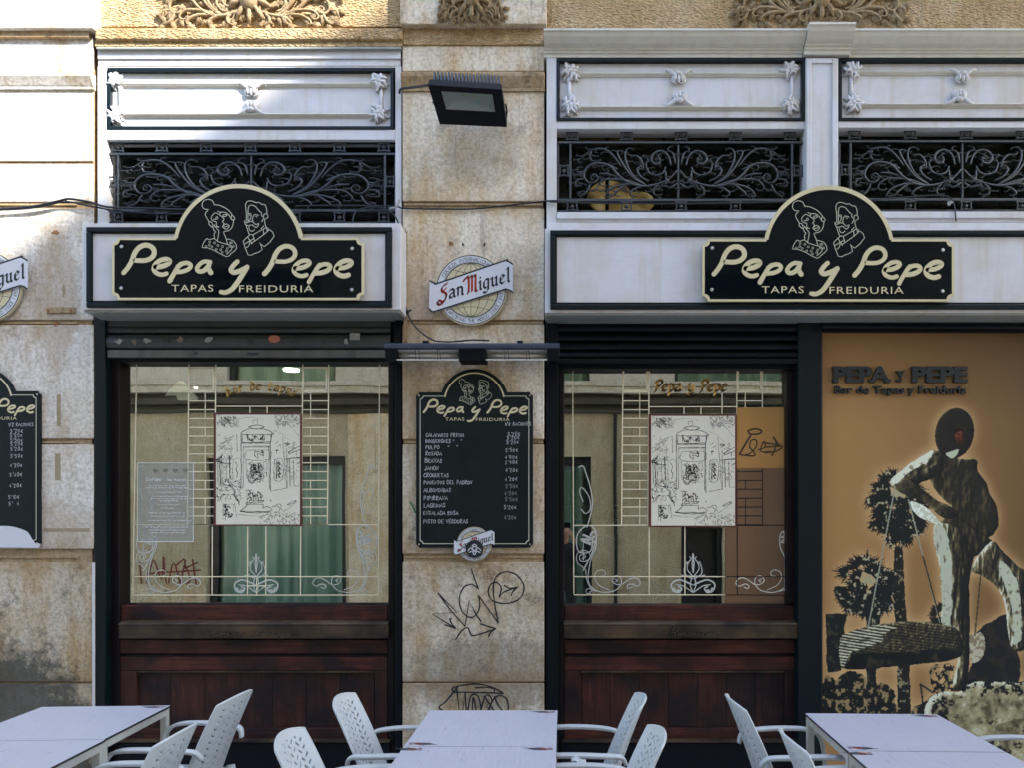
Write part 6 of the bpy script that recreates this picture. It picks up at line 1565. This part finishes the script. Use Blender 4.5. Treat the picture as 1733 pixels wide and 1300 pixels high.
# ------------------------------------------------------------------ tables
m_top = mat('white_laminate', (0.52,0.53,0.59,1), 0.30, 0, 0.25, 30, col2=(0.63,0.635,0.68,1), vscale=5, stretch=(16, 1.5, 1))
m_edge = mat('black_laminate_edge', (0.012,0.012,0.015,1), 0.4)
m_leg = mat('cream_painted_steel', (0.50,0.50,0.44,1), 0.45, 0, col2=(0.44,0.42,0.35,1), vscale=10)
m_prn = [mat('print_orange_brown', (0.24,0.06,0.03,1), 0.5), mat('print_grey_blue', (0.06,0.08,0.11,1), 0.5), mat('print_black', (0.02,0.02,0.022,1), 0.5)]
def sticker_geo(t, cx, cy, rot, zt):
    """the little printed corner emblem of a tabletop: several thin print layers"""
    ca, sa = cos(rot), sin(rot); T = lambda x, y: (cx+1.35*(x*ca-y*sa), cy+1.35*(x*sa+y*ca))
    shapes = [(1, [(-.035,-.018),(.005,-.02),(.01,.0),(-.02,.016),(-.04,.008)]), (0, [(-.02,-.012),(.006,-.016),(.014,-.002),(-.004,.010),(-.018,.004)]), (2, [(-.055,-.004),(-.038,-.014),(-.03,.0),(-.046,.010)]), (2, [(.006,-.018),(.03,-.016),(.028,-.010),(.008,-.012)]), (0, [(.012,-.002),(.026,-.006),(.03,.004),(.016,.008)]), (2, [(-.012,-.004),(-.004,-.004),(-.004,.002),(-.012,.002)]), (2, [(-.07,.004),(-.05,.0),(-.052,.006),(-.068,.009)])]
    for i, (c, s) in enumerate(shapes):
        p = [T(*q_) for q_ in s]; A = sum(p[k][0]*p[(k+1) % len(p)][1]-p[(k+1) % len(p)][0]*p[k][1] for k in range(len(p)))
        if A < 0: p = p[::-1]
        M().add([(x, y, zt+.0003+.0002*i) for x, y in p], [tuple(range(len(p)))]).build('corner_print', m_prn[c], t)
def make_table(label, prints, W=.70, H=.75):
    t = thing('cafe_table', label, 'table', (0, 0, 0), 'white square café tables')
    h = W/2
    M().box((-h, -h, H-.012), (h, h, H-.002)).build('tabletop_edge', m_edge, t, bev=.001)
    M().box((-h+.001, -h+.001, H-.0019), (h-.001, h-.001, H)).build('tabletop', m_top, t, bev=.0008)
    for sx in (-1, 1):
        for sy in (-1, 1):
            x, y = sx*(h-.022), sy*(h-.022); M().box((x-.018, y-.018, .012), (x+.018, y+.018, H-.0125)).build('leg', m_leg, t, bev=.003)
            M().box((x-.02, y-.02, 0.008), (x+.02, y+.02, .0118)).build('foot_cap', m_edge, t)
        M().box((sx*(h-.012)-.008, -h+.041, H-.050), (sx*(h-.012)+.008, h-.041, H-.013)).build('apron', m_leg, t, bev=.002)
        M().box((-h+.041, sx*(h-.012)-.008, H-.050), (h-.041, sx*(h-.012)+.008, H-.013)).build('apron', m_leg, t, bev=.002)
    for (sx, sy, r) in prints: sticker_geo(t, sx*(h-.055), sy*(h-.035), r, H)
    return t
def put(o, x, y, rz, label=None):
    o.location = (x, y, 0.008); o.rotation_euler = (0, 0, R(rz))
    if label: o['label'] = label
    return o
put(make_table('white café table of the middle pair, the one nearer the pillar', ((1, 1, 0), (-1, -1, 3.14))), -.386, -1.362, 0)
put(make_table('white café table of the middle pair, the nearer one cut off by the bottom edge', ((1, 1, 0), (-1, 1, 0))), -.384, -2.066, .3)
put(make_table('white café table of the left pair, the one nearer the wall', ((1, 1, 0),)), -2.545, -1.262, 3.0)
put(make_table('white café table of the left pair, the nearer one cut off by the bottom edge', ()), -2.50, -1.966, 3.0)
put(make_table('white café table of the right pair, below the mural', ((1, 1, 0), (-1, -1, 3.14))), 1.634, -1.44, -2.0)
put(make_table('white café table of the right pair, the nearer one cut off by the bottom edge', ((-1, 1, 0),)), 1.61, -2.146, -2.0)

# ------------------------------------------------------------------ resin armchairs
m_resin = mat('white_resin', (0.62,0.655,0.65,1), 0.38, 0, 0.08, 200, col2=(0.57,0.60,0.585,1), vscale=7)
def make_chair():
    """origin on the floor under the seat centre; the sitter looks towards +x"""
    t = thing('resin_armchair', 'white resin armchair', 'chair', (0, 0, 0), 'white perforated resin armchairs')
    # backrest with real perforations
    NU, NV = 52, 84; P = {}
    def S(u, v):
        hw = .205*(1-.10*v**3)*(1-.05*(1-v)); uu = u
        x = -.205-.135*v-.03*v*v+.065*uu*uu*(1-.35*v)
        return (x, hw*uu, 0.42+.443*v+.026*(1-uu*uu)*v)
    vs = []; fs = []; idx = {}
    def vid(i, j):
        if (i, j) not in idx: idx[(i, j)] = len(vs); vs.append(S(-1+2*i/NU, j/NV))
        return idx[(i, j)]
    def hole(i, j):
        if i < 6 or i >= NU-6 or j < 16 or j >= NV-6: return False
        c_, r_ = (i-6)//5, (j-16)//6
        a, b = (i-6) % 5, (j-16+(3 if c_ % 2 else 0)) % 6
        if (c_ % 2): return (a, b) in {(1,0),(1,1),(2,1),(2,2),(3,2),(3,3)}
        return (a, b) in {(3,0),(3,1),(2,1),(2,2),(1,2),(1,3)}
    for i in range(NU):
        for j in range(NV):
            if (i in (0, NU-1) and j >= NV-2): pass
            if hole(i, j): continue
            fs.append((vid(i, j), vid(i+1, j), vid(i+1, j+1), vid(i, j+1)))
    o = M().add(vs, fs).build('backrest', m_resin, t, smooth=True); s = o.modifiers.new('thick', 'SOLIDIFY'); s.thickness = .008; s.offset = 0
    # rim
    rim = [S(-1, j/20) for j in range(21)]+[S(-1+2*i/16, 1) for i in range(1, 17)]+[S(1, 1-j/20) for j in range(1, 21)]
    M().tube(rim, .0065, 6).build('backrest_rim', m_resin, t, smooth=True)
    # seat
    n = 10; vs = []; fs = []
    for i in range(n+1):
        for j in range(n+1):
            u, v = i/n, -1+2*j/n
            vs.append((-.215+.45*u, (.205+.03*u)*v, .435-.012*(1-v*v)*sin(pi*u)+.01*u-.03*max(0, u-.85)/.15))
    for i in range(n):
        for j in range(n): a = i*(n+1)+j; fs.append((a, a+n+1, a+n+2, a+1))
    o = M().add(vs, fs).build('seat', m_resin, t, smooth=True); s = o.modifiers.new('thick', 'SOLIDIFY'); s.thickness = .018; s.offset = -1
    for sy in (-1, 1):
        # armrest sweeping from the back to the front leg
        arm = smooth([(-.262, sy*.205, .60), (-.235, sy*.235, .645), (-.14, sy*.262, .658), (.0, sy*.268, .662), (.12, sy*.266, .655), (.185, sy*.262, .625), (.212, sy*.258, .56), (.225, sy*.252, .43)], 5)
        vs = []; fs = []; m_ = len(arm)
        for i, p in enumerate(arm):
            a_ = Vector(arm[min(i+1, m_-1)])-Vector(arm[max(i-1, 0)]); a_.normalize(); side = Vector((0, 1, 0)); nn = a_.cross(side).normalized()
            q = i/(m_-1); wd = .016+.016*sin(pi*min(q*1.15, 1)); th = .009
            for (s1, s2) in ((-1, -.6), (-.8, 1), (.8, 1), (1, -.6), (.6, -1), (-.6, -1)): vs.append(Vector(p)+side*s1*wd+nn*(-s2)*th)
        for i in range(m_-1):
            for k in range(6): b_ = (k+1) % 6; fs.append((i*6+k, i*6+b_, (i+1)*6+b_, (i+1)*6+k))
        fs += [tuple(range(5, -1, -1)), tuple(range((m_-1)*6, m_*6))]
        M().add(vs, fs).build('armrest', m_resin, t, smooth=True)
        M().tube([(.222, sy*.25, .44), (.235, sy*.258, .2), (.25, sy*.265, 0)], [.026, .021, .017], 8, .7).build('leg', m_resin, t, smooth=True)
        M().tube([(-.20, sy*.20, .45), (-.235, sy*.215, .2), (-.275, sy*.23, 0)], [.027, .021, .017], 8, .7).build('leg', m_resin, t, smooth=True)
    M().tube([(.225, -.24, .40), (.225, .24, .40)], .014, 6).build('seat_rail', m_resin, t)
    return t
chair = make_chair()
spots = [(-.79, -1.30, 0, 'white resin armchair left of the middle table, in front of the dark timber'),
         (-.82, -2.00, 2, 'white resin armchair at the bottom edge, left of the nearer middle table'),
         (.045, -1.285, 178, 'white resin armchair right of the middle table, nearer the right window'),
         (.055, -1.98, 182, 'white resin armchair at the bottom edge, right of the nearer middle table'),
         (-2.04, -1.20, 176, 'tall-looking white resin armchair right of the left table'),
         (-1.99, -1.95, 180, 'white resin armchair at the bottom edge, right of the nearer left table'),
         (1.20, -1.315, 2, 'white resin armchair left of the right table, next to the right window timber'),
         (1.285, -2.02, 0, 'white resin armchair at the bottom edge, left of the nearer right table'),
         (2.30, -1.50, 180, 'white resin armchair right of the right table, only its armrest showing'),
         ]
for i, (x, y, rz, lb) in enumerate(spots):
    c = chair if i == 0 else copy_tree(chair)
    put(c, x, y, rz, lb)
# crumpled white napkin on the right chair of the middle table
rnd = random.Random(5); nv = 7; vs = []; fs = []
for i in range(nv):
    for j in range(nv): vs.append((.03+.012*i, -1.68+.012*j, .662+rnd.uniform(0, .02)+.01*sin(i)))
for i in range(nv-1):
    for j in range(nv-1): a = i*nv+j; fs.append((a, a+nv, a+nv+1, a+1))
o = M().add(vs, fs).build('napkin', m_resin, None, smooth=True); tag(o, 'crumpled white napkin beside the right edge of the nearer middle table', 'napkin'); s = o.modifiers.new('t', 'SOLIDIFY'); s.thickness = .001

# ------------------------------------------------------------------ interior of the bar
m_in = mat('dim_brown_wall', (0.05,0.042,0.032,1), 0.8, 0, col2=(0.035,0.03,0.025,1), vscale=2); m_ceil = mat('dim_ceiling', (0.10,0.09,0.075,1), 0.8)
x0, x1 = w(165, 0, 0).x, w(1390, 0, 0).x
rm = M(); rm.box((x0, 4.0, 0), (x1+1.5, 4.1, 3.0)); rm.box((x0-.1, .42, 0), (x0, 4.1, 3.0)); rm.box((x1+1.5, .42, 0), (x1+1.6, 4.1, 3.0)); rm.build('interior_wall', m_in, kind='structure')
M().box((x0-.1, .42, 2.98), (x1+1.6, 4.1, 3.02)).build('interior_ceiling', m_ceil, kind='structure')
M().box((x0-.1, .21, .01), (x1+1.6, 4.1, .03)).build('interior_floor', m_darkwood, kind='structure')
m_lamp = mat('lit_lamp_disc', (.9, .85, .8, 1), .5, emit=(1, .93, .85, 1), estr=7.0)
def ceiling_lamp(px, py, label):
    d = (2.955-EYE)*F/(PY-py); x = (px-PX)*d/F; y = d-D
    t = thing('ceiling_lamp', label, 'lamp', (x, y, 2.93), 'round ceiling lamps inside the bar')
    M().tube([(x, y, 2.955), (x, y, 2.978)], .07, 24).build('housing', m_steel, t); M().tube([(x, y, 2.944), (x, y, 2.9545)], .058, 24).build('diffuser', m_lamp, t)
ceiling_lamp(493, 625, 'round lit ceiling lamp seen through the top of the left window'); ceiling_lamp(322, 656, 'round lit ceiling lamp deeper inside the left window'); ceiling_lamp(1076, 627, 'round lit ceiling lamp seen at the top of the right window')
m_shade = mat('white_lamp_shade', (.8, .8, .76, 1), .5, emit=(1, .93, .8, 1), estr=.12)
p = w(306, 664, 1.0); pe = thing('pendant_lamp', 'white cone pendant lamp hanging behind the left window', 'lamp', tuple(p))
vs = []; nn_ = 20
for k in range(nn_):
    a = 2*pi*k/nn_; vs += [(p.x+.02*cos(a), 1.0+.02*sin(a), p.z+.09), (p.x+.13*cos(a), 1.0+.13*sin(a), p.z-.05)]
M().add(vs, [(2*k, 2*k+1, (2*k+3) % (2*nn_), (2*k+2) % (2*nn_)) for k in range(nn_)]).build('shade', m_shade, pe, smooth=True)
M().tube([(p.x, 1.0, p.z+.09), (p.x, 1.0, 2.97)], .004, 5).build('flex', m_black, pe)
m_warm = mat('warm_wall_glow', (.9, .7, .4, 1), .5, emit=(1, .76, .44, 1), estr=0.2)
p = w(1030, 342, .45); gl = thing('glow_patch', 'warm glowing shape added for a lit inner wall behind the grille above the right window', 'lamp', (p.x, .45, p.z-.1))
gb = M().blob((p.x, .36, p.z), (.16, .12, .11), 20, 12).blob((p.x+.21, .38, p.z-.03), (.12, .1, .07), 14, 8); gb.build('glow_blob', m_warm, gl, smooth=True)  # glowing blobs added in place of a lit patch of inner wall
nb = N(m_warm); pw = m_warm.node_tree.nodes['Principled BSDF']; q1 = nb('NewGeometry'); q2 = nb('TexNoise', iScale=7.0, iDetail=5.0); nb.l(q1, q2.inputs['Vector'])
q3 = nb.ramp(q2, [(.38, (.10, .06, .025)), (.5, (.55, .36, .16)), (.66, (1, .80, .50))]); nb.l(q3, pw.inputs['Emission Color']); M().tube([(p.x, .40, p.z-.12), (p.x, .40, p.z-.16)], .03, 8).build('glow_stub', m_black, gl)
M().box((x0-.1, .62, 3.03), (w(2060, 0, 0).x, .7, 5.4)).build('mezzanine_wall', m_in, kind='structure')
# trailing plants behind the right pane
m_leaf = mat('variegated_leaf', (0.12,0.24,0.11,1), 0.5, 0, col2=(0.55,0.62,0.42,1), vscale=30)
def leaf(mb, p, d, L, wd, droop):
    d = d.normalized(); s = d.cross(Vector((0, 0, 1))); s = s.normalized() if s.length > .01 else Vector((1, 0, 0)); up = s.cross(d)
    pts = []; prof = ((0, .05), (.2, .7), (.45, 1), (.75, .65), (1, .02))
    vs = []
    for q_, k in prof:
        c = p+d*L*q_+Vector((0, 0, -droop*q_*q_)); vs += [c-s*wd*k*.5+up*.006, c, c+s*wd*k*.5+up*.006]
    fs = []
    for i in range(4):
        a = 3*i; fs += [(a, a+3, a+4, a+1), (a+1, a+4, a+5, a+2)]
    mb.add(vs, fs)
def trailing_plant(px, py, y, n, spread, label, seed, hang=.5):
    r = random.Random(seed); c = w(px, py, y); t = thing('trailing_plant', label, 'plant', tuple(c))
    lv = M()
    for i in range(n):
        a = r.uniform(0, 2*pi); L = r.uniform(.3, 1)*spread; e = c+Vector((cos(a)*L, sin(a)*L*.35, r.uniform(-.2, .5)*L)); f = e+Vector((cos(a)*.05, 0, -hang*r.uniform(.1, .7)))
        path = smooth([tuple(c), tuple((c+e)/2+Vector((0, 0, .05))), tuple(e), tuple(f)], 4)
        M().tube(path, .0025, 4).build('stem', m_leaf, t)
        for k in range(2, len(path), 2):
            lv = M(); leaf(lv, Vector(path[k]), Vector((r.uniform(-1, 1), r.uniform(-.5, .1), r.uniform(-.6, .3))), r.uniform(.05, .10), r.uniform(.03, .05), .02); lv.build('leaf', m_leaf, t)
    M().tube([c+Vector((0, 0, -.12)), c], [.05, .07], 12).build('pot', m_cream, t)
trailing_plant(1010, 880, .25, 12, .22, 'leafy trailing plant at the lower left inside the right window', 1)
trailing_plant(1080, 985, .27, 10, .18, 'leafy trailing plant low in the middle of the right window', 2)
trailing_plant(1205, 690, .24, 8, .15, 'hanging plant high inside the right window, right of the poster top', 3, .7)

# ------------------------------------------------------------------ building across the street (seen in the panes)
OD = 8.0                                            # its facade stands 8 m in front of ours
def op(px, py):
    """where a reflected photo pixel lies on the opposite facade"""
    d = D+OD; return ((px-PX)*d/F, EYE+(PY-py)*d/F)
ob = thing('opposite_building', 'beige building across the street, reflected in the shop windows', 'building', (3, -OD-.2, 0))
holes = [('door', 337, 772, 577, 1100), ('upper', 372, 470, 560, 641), ('door', 975, 772, 986, 1100), ('upper', 1145, 470, 1345, 641), ('door', 1158, 880, 1229, 1200), ('upper', 830, 470, 1000, 641), ('door', 920, 770, 1002, 1100)]
rects = []
for k, a, b, c, d in holes:
    if (a, c) == (975, 986): continue
    (xa, za), (xb, zb) = op(a, b), op(c, d); rects.append((k, xa, max(zb, 0.15), xb, za))
xs = sorted({-14, 16, *[r[1] for r in rects], *[r[3] for r in rects]}); zs = sorted({0, 4.28, 5.9, 7.7, *[r[2] for r in rects], *[r[4] for r in rects]})
wl1, wl2 = M(), M()
for i in range(len(xs)-1):
    for j in range(len(zs)-1):
        cx, cz = (xs[i]+xs[i+1])/2, (zs[j]+zs[j+1])/2
        if any(r[1] < cx < r[3] and r[2] < cz < r[4] for r in rects): continue
        (wl2 if cz > 4.28 else wl1).box((xs[i], -OD-.35, zs[j]), (xs[i+1], -OD, zs[j+1]))
wl1.build('wall', m_opp, ob); wl2.build('wall', m_oppw, ob)
# unseen gable added rising to the right, sloped so its edge shades our facade
SH = OD/abs(SUNV.y)
def shade_edge_pt(px, py, yy=0.0):
    p = w(px, py, yy); return (p.x+SUNV.x*SH, p.z+SUNV.z*SH)
(ax, az), (bx, bz) = shade_edge_pt(40, 402), shade_edge_pt(560, 66)
sl_ = (bz-az)/(bx-ax); XA = 14.5
zc0 = 7.7; xe = ax+(zc0+.6-az)/sl_
gz = lambda x: az+(x-ax)*sl_
pts = [(-14, 7.7), (16, 7.7), (16, gz(XA)-1.2), (XA, gz(XA)), (xe, zc0+.6), (-14, zc0+.6)]
M().prism(pts, -OD-.35, -OD).build('shade_gable', m_oppw, ob)
M().box((-14, -OD-8, 0), (-13.7, -OD-.36, 8)).build('side_wall', m_oppw, ob)
# cornice with stepped mouldings
for (ya, yb, pr_, mt) in ((643, 652, .20, m_oppw), (652.2, 664, .17, m_oppw), (664.2, 672, .02, m_oppshade), (672.2, 683, .14, m_oppshade), (683.2, 689, .03, m_oppshade), (689.2, 696, .07, m_oppshade)):
    za, zb = op(0, ya)[1], op(0, yb)[1]; M().box((-13.9, -OD, zb), (15.9, -OD+pr_, za)).build('cornice', mt, ob, bev=.01)
m_curt = mat('teal_curtain_cloth', (0.34,0.60,0.62,1), 0.8, 0, 0.3, 200, col2=(0.44,0.68,0.70,1), vscale=3, stretch=(8, 1, .5))
m_shd = mat('opposite_dark_frame', (0.012,0.016,0.022,1), 0.4)
for i, (k, xa, za, xb, zb) in enumerate(rects):
    f = M()
    fw = .14 if k == 'door' else .07
    if i in (3, 4): pass
    M().box((xa, -OD-.20, zb-fw), (xb, -OD-.10, zb)).box((xa, -OD-.20, za), (xa+fw, -OD-.10, zb-fw)).box((xb-fw*.6, -OD-.20, za), (xb, -OD-.10, zb-fw)).build('window_frame', m_shd, ob)
    if (xb-xa) < .75:      # plain dark door
        M().box((xa+.1, -OD-.27, za), (xb-.05, -OD-.22, zb-.12)).build('door', m_shd, ob); continue
    n = int((xb-xa)/.02); r = random.Random(i); vs = []; fs = []
    for q_ in range(n+1):
        x = xa-.015+(xb-xa+.03)*q_/n; yy = -OD-.46+.22*abs(sin(x*11+1.4*sin(x*4)))**.6+.03*sin(x*27)
        vs += [(x, yy, za+.02), (x, yy, zb-fw)]
    fs = [(2*q_, 2*q_+2, 2*q_+3, 2*q_+1) for q_ in range(n)]
    M().add(vs, fs).build('curtain', m_curt, ob, smooth=True)
    M().box((xa+fw, -OD-.18, za+.02), (xb-fw*.6, -OD-.175, zb-fw)).build('pane', m_thin, ob)
    M().box((xa-.3, -OD-.60, za-.1), (xb+.3, -OD-.55, zb+.1)).box((xa-.3, -OD-.55, za-.1), (xa-.02, -OD-.352, zb+.1)).box((xb+.02, -OD-.55, za-.1), (xb+.3, -OD-.352, zb+.1)).box((xa-.02, -OD-.55, zb+.01), (xb+.02, -OD-.352, zb+.1)).build('window_reveal', m_shd, ob)
for (pa, pb, pr2, mt) in ((583, 668, .05, m_stone), (705, 760, .05, m_stone), (1040, 1046, .06, m_shd), (1385, 1470, .05, m_stone), (100, 190, .05, m_stone)):
    xa, xb = op(pa, 0)[0], op(pb, 0)[0]; M().box((xa, -OD, .02), (xb, -OD+pr2, op(0, 697)[1])).build('pilaster' if pb-pa > 10 else 'downpipe', mt, ob, bev=.01)
M().box((op(340, 0)[0]-2.6, -OD, .02), (op(336, 0)[0], -OD+.035, .75)).build('plinth', m_stone_low, ob)
m_spray = mat('red_spray_paint', (0.16,0.022,0.025,1), 0.7); m_sprayk = mat('dark_spray_paint', (0.02,0.035,0.032,1), 0.7)
mb = M()
for i, s in enumerate(([(235,990),(245,950),(258,985),(262,945)], [(262,945),(268,995),(280,955),(290,990)], [(285,960),(300,950),(292,992),(308,985),(300,960)], [(300,965),(320,955)], [(312,950),(318,995)], [(235,975),(325,968)], [(222,955),(228,1000)])):
    mb.ribbon([op(*p) for p in smooth(s, 4)], .028, -OD+.004+.0004*i, th=0, caps=4)
for f in range(len(mb.f)): mb.f[f] = mb.f[f][::-1]
mb.build('red_graffiti', m_spray, ob)
mb = M()
for i, s in enumerate(([(640,915),(652,925),(648,945),(640,930)], [(600,930),(606,936)], [(618,945),(640,960),(655,985)], [(655,950),(640,985),(622,1000)], [(630,1000),(655,975),(665,968)])):
    mb.ribbon([op(*p) for p in smooth(s, 4)], .045, -OD+.004+.0004*i, th=0, caps=4)
for f in range(len(mb.f)): mb.f[f] = mb.f[f][::-1]
mb.build('dark_graffiti', m_sprayk, ob)

# ------------------------------------------------------------------ the photographer, seen mirrored in the right pane
m_coat = mat('black_jacket', (0.010,0.011,0.015,1), 0.8, 0, 0.5, 30); m_skin = mat('skin', (0.36,0.20,0.14,1), 0.5); m_jean = mat('dark_trousers', (0.015,0.018,0.028,1), 0.8); m_hair = mat('dark_hair', (0.012,0.009,0.008,1), 0.6)
pr0 = thing('person', 'person in a black jacket holding up a phone, mirrored in the right window', 'person', (0.0, -D-.55, 0))
def skin(name, verts, edges, rad, mt, parent, root=0, sub=2):
    me = bpy.data.meshes.new(name); me.from_pydata(verts, edges, []); o = bpy.data.objects.new(name, me); C.objects.link(o); o.parent = parent; o['_o'] = (0, 0, 0)
    md = o.modifiers.new('skin', 'SKIN'); me.materials.append(mt)
    if not me.skin_vertices: 
        bpy.context.view_layer.objects.active = o
    sv = me.skin_vertices[0].data
    for i, r in enumerate(rad): sv[i].radius = (r if hasattr(r, '__len__') else (r, r)); sv[i].use_root = (i == root)
    md.use_smooth_shade = True; s = o.modifiers.new('sub', 'SUBSURF'); s.levels = sub; s.render_levels = sub
    return o
V_ = [(0,0,.95),(0,0,1.12),(0,.0,1.30),(0,0,1.43),(0,.02,1.52),
      (.17,0,1.41),(.27,.08,1.20),(.16,.33,1.50),(-.17,0,1.41),(-.27,.08,1.20),(-.16,.33,1.50),
      (.10,0,.90),(.11,.03,.50),(.12,0,.10),(.13,.14,.04),(-.10,0,.90),(-.11,.03,.50),(-.12,0,.10),(-.13,.14,.04)]
E_ = [(0,1),(1,2),(2,3),(3,4),(3,5),(5,6),(6,7),(3,8),(8,9),(9,10),(0,11),(11,12),(12,13),(13,14),(0,15),(15,16),(16,17),(17,18)]
r_ = [(.16,.11),(.15,.11),(.17,.12),(.12,.09),(.06,.06),(.075,.075),(.055,.055),(.038,.038),(.075,.075),(.055,.055),(.038,.038),(.10,.10),(.07,.07),(.05,.05),(.04,.04),(.10,.10),(.07,.07),(.05,.05),(.04,.04)]
skin('body', V_, E_, r_, m_coat, pr0)
hd = M(); hd.blob((0, -D-.55+.03, 1.665), (.078, .098, .118), 20, 14); hd.blob((0, -D-.55+.13, 1.655), (.014, .022, .022), 8, 6); hd.blob((-.08, -D-.55+.03, 1.66), (.012, .02, .03), 8, 6); hd.blob((.08, -D-.55+.03, 1.66), (.012, .02, .03), 8, 6)
hd.tube([(0, -D-.55, 1.48), (0, -D-.54, 1.60)], .055, 12); hd.build('head', m_skin, pr0, smooth=True)
hr = M(); hr.blob((0, -D-.57, 1.70), (.088, .10, .105), 18, 12); hr.build('hair', m_hair, pr0, smooth=True)
for sx in (-1, 1):
    vv = [(sx*.155, .33, 1.50), (sx*.13, .37, 1.565), (sx*.10, .385, 1.60)]; ee = [(0, 1), (1, 2)]; rr = [.03, .036, .03]
    for k, (dx, L) in enumerate(((-.028, .060), (-.010, .072), (.010, .070), (.028, .055))):
        b0 = len(vv); vv += [(sx*.10+dx*.8, .39, 1.625), (sx*.085+dx*.9, .365, 1.625+L*.55), (sx*.070+dx, .345, 1.63+L*.75)]; ee += [(2, b0), (b0, b0+1), (b0+1, b0+2)]; rr += [.010, .009, .008]
    b0 = len(vv); vv += [(sx*.115, .355, 1.56), (sx*.085, .335, 1.60)]; ee += [(1, b0), (b0, b0+1)]; rr += [.013, .010]
    skin('hand', vv, ee, rr, m_skin, pr0, 0, 1)
ph = M().box((-.082, -D-.165, 1.72), (.082, -D-.157, 1.80)).build('phone', m_plaque, None, bev=.004); tag(ph, 'black phone held up by the person mirrored in the right window', 'phone')
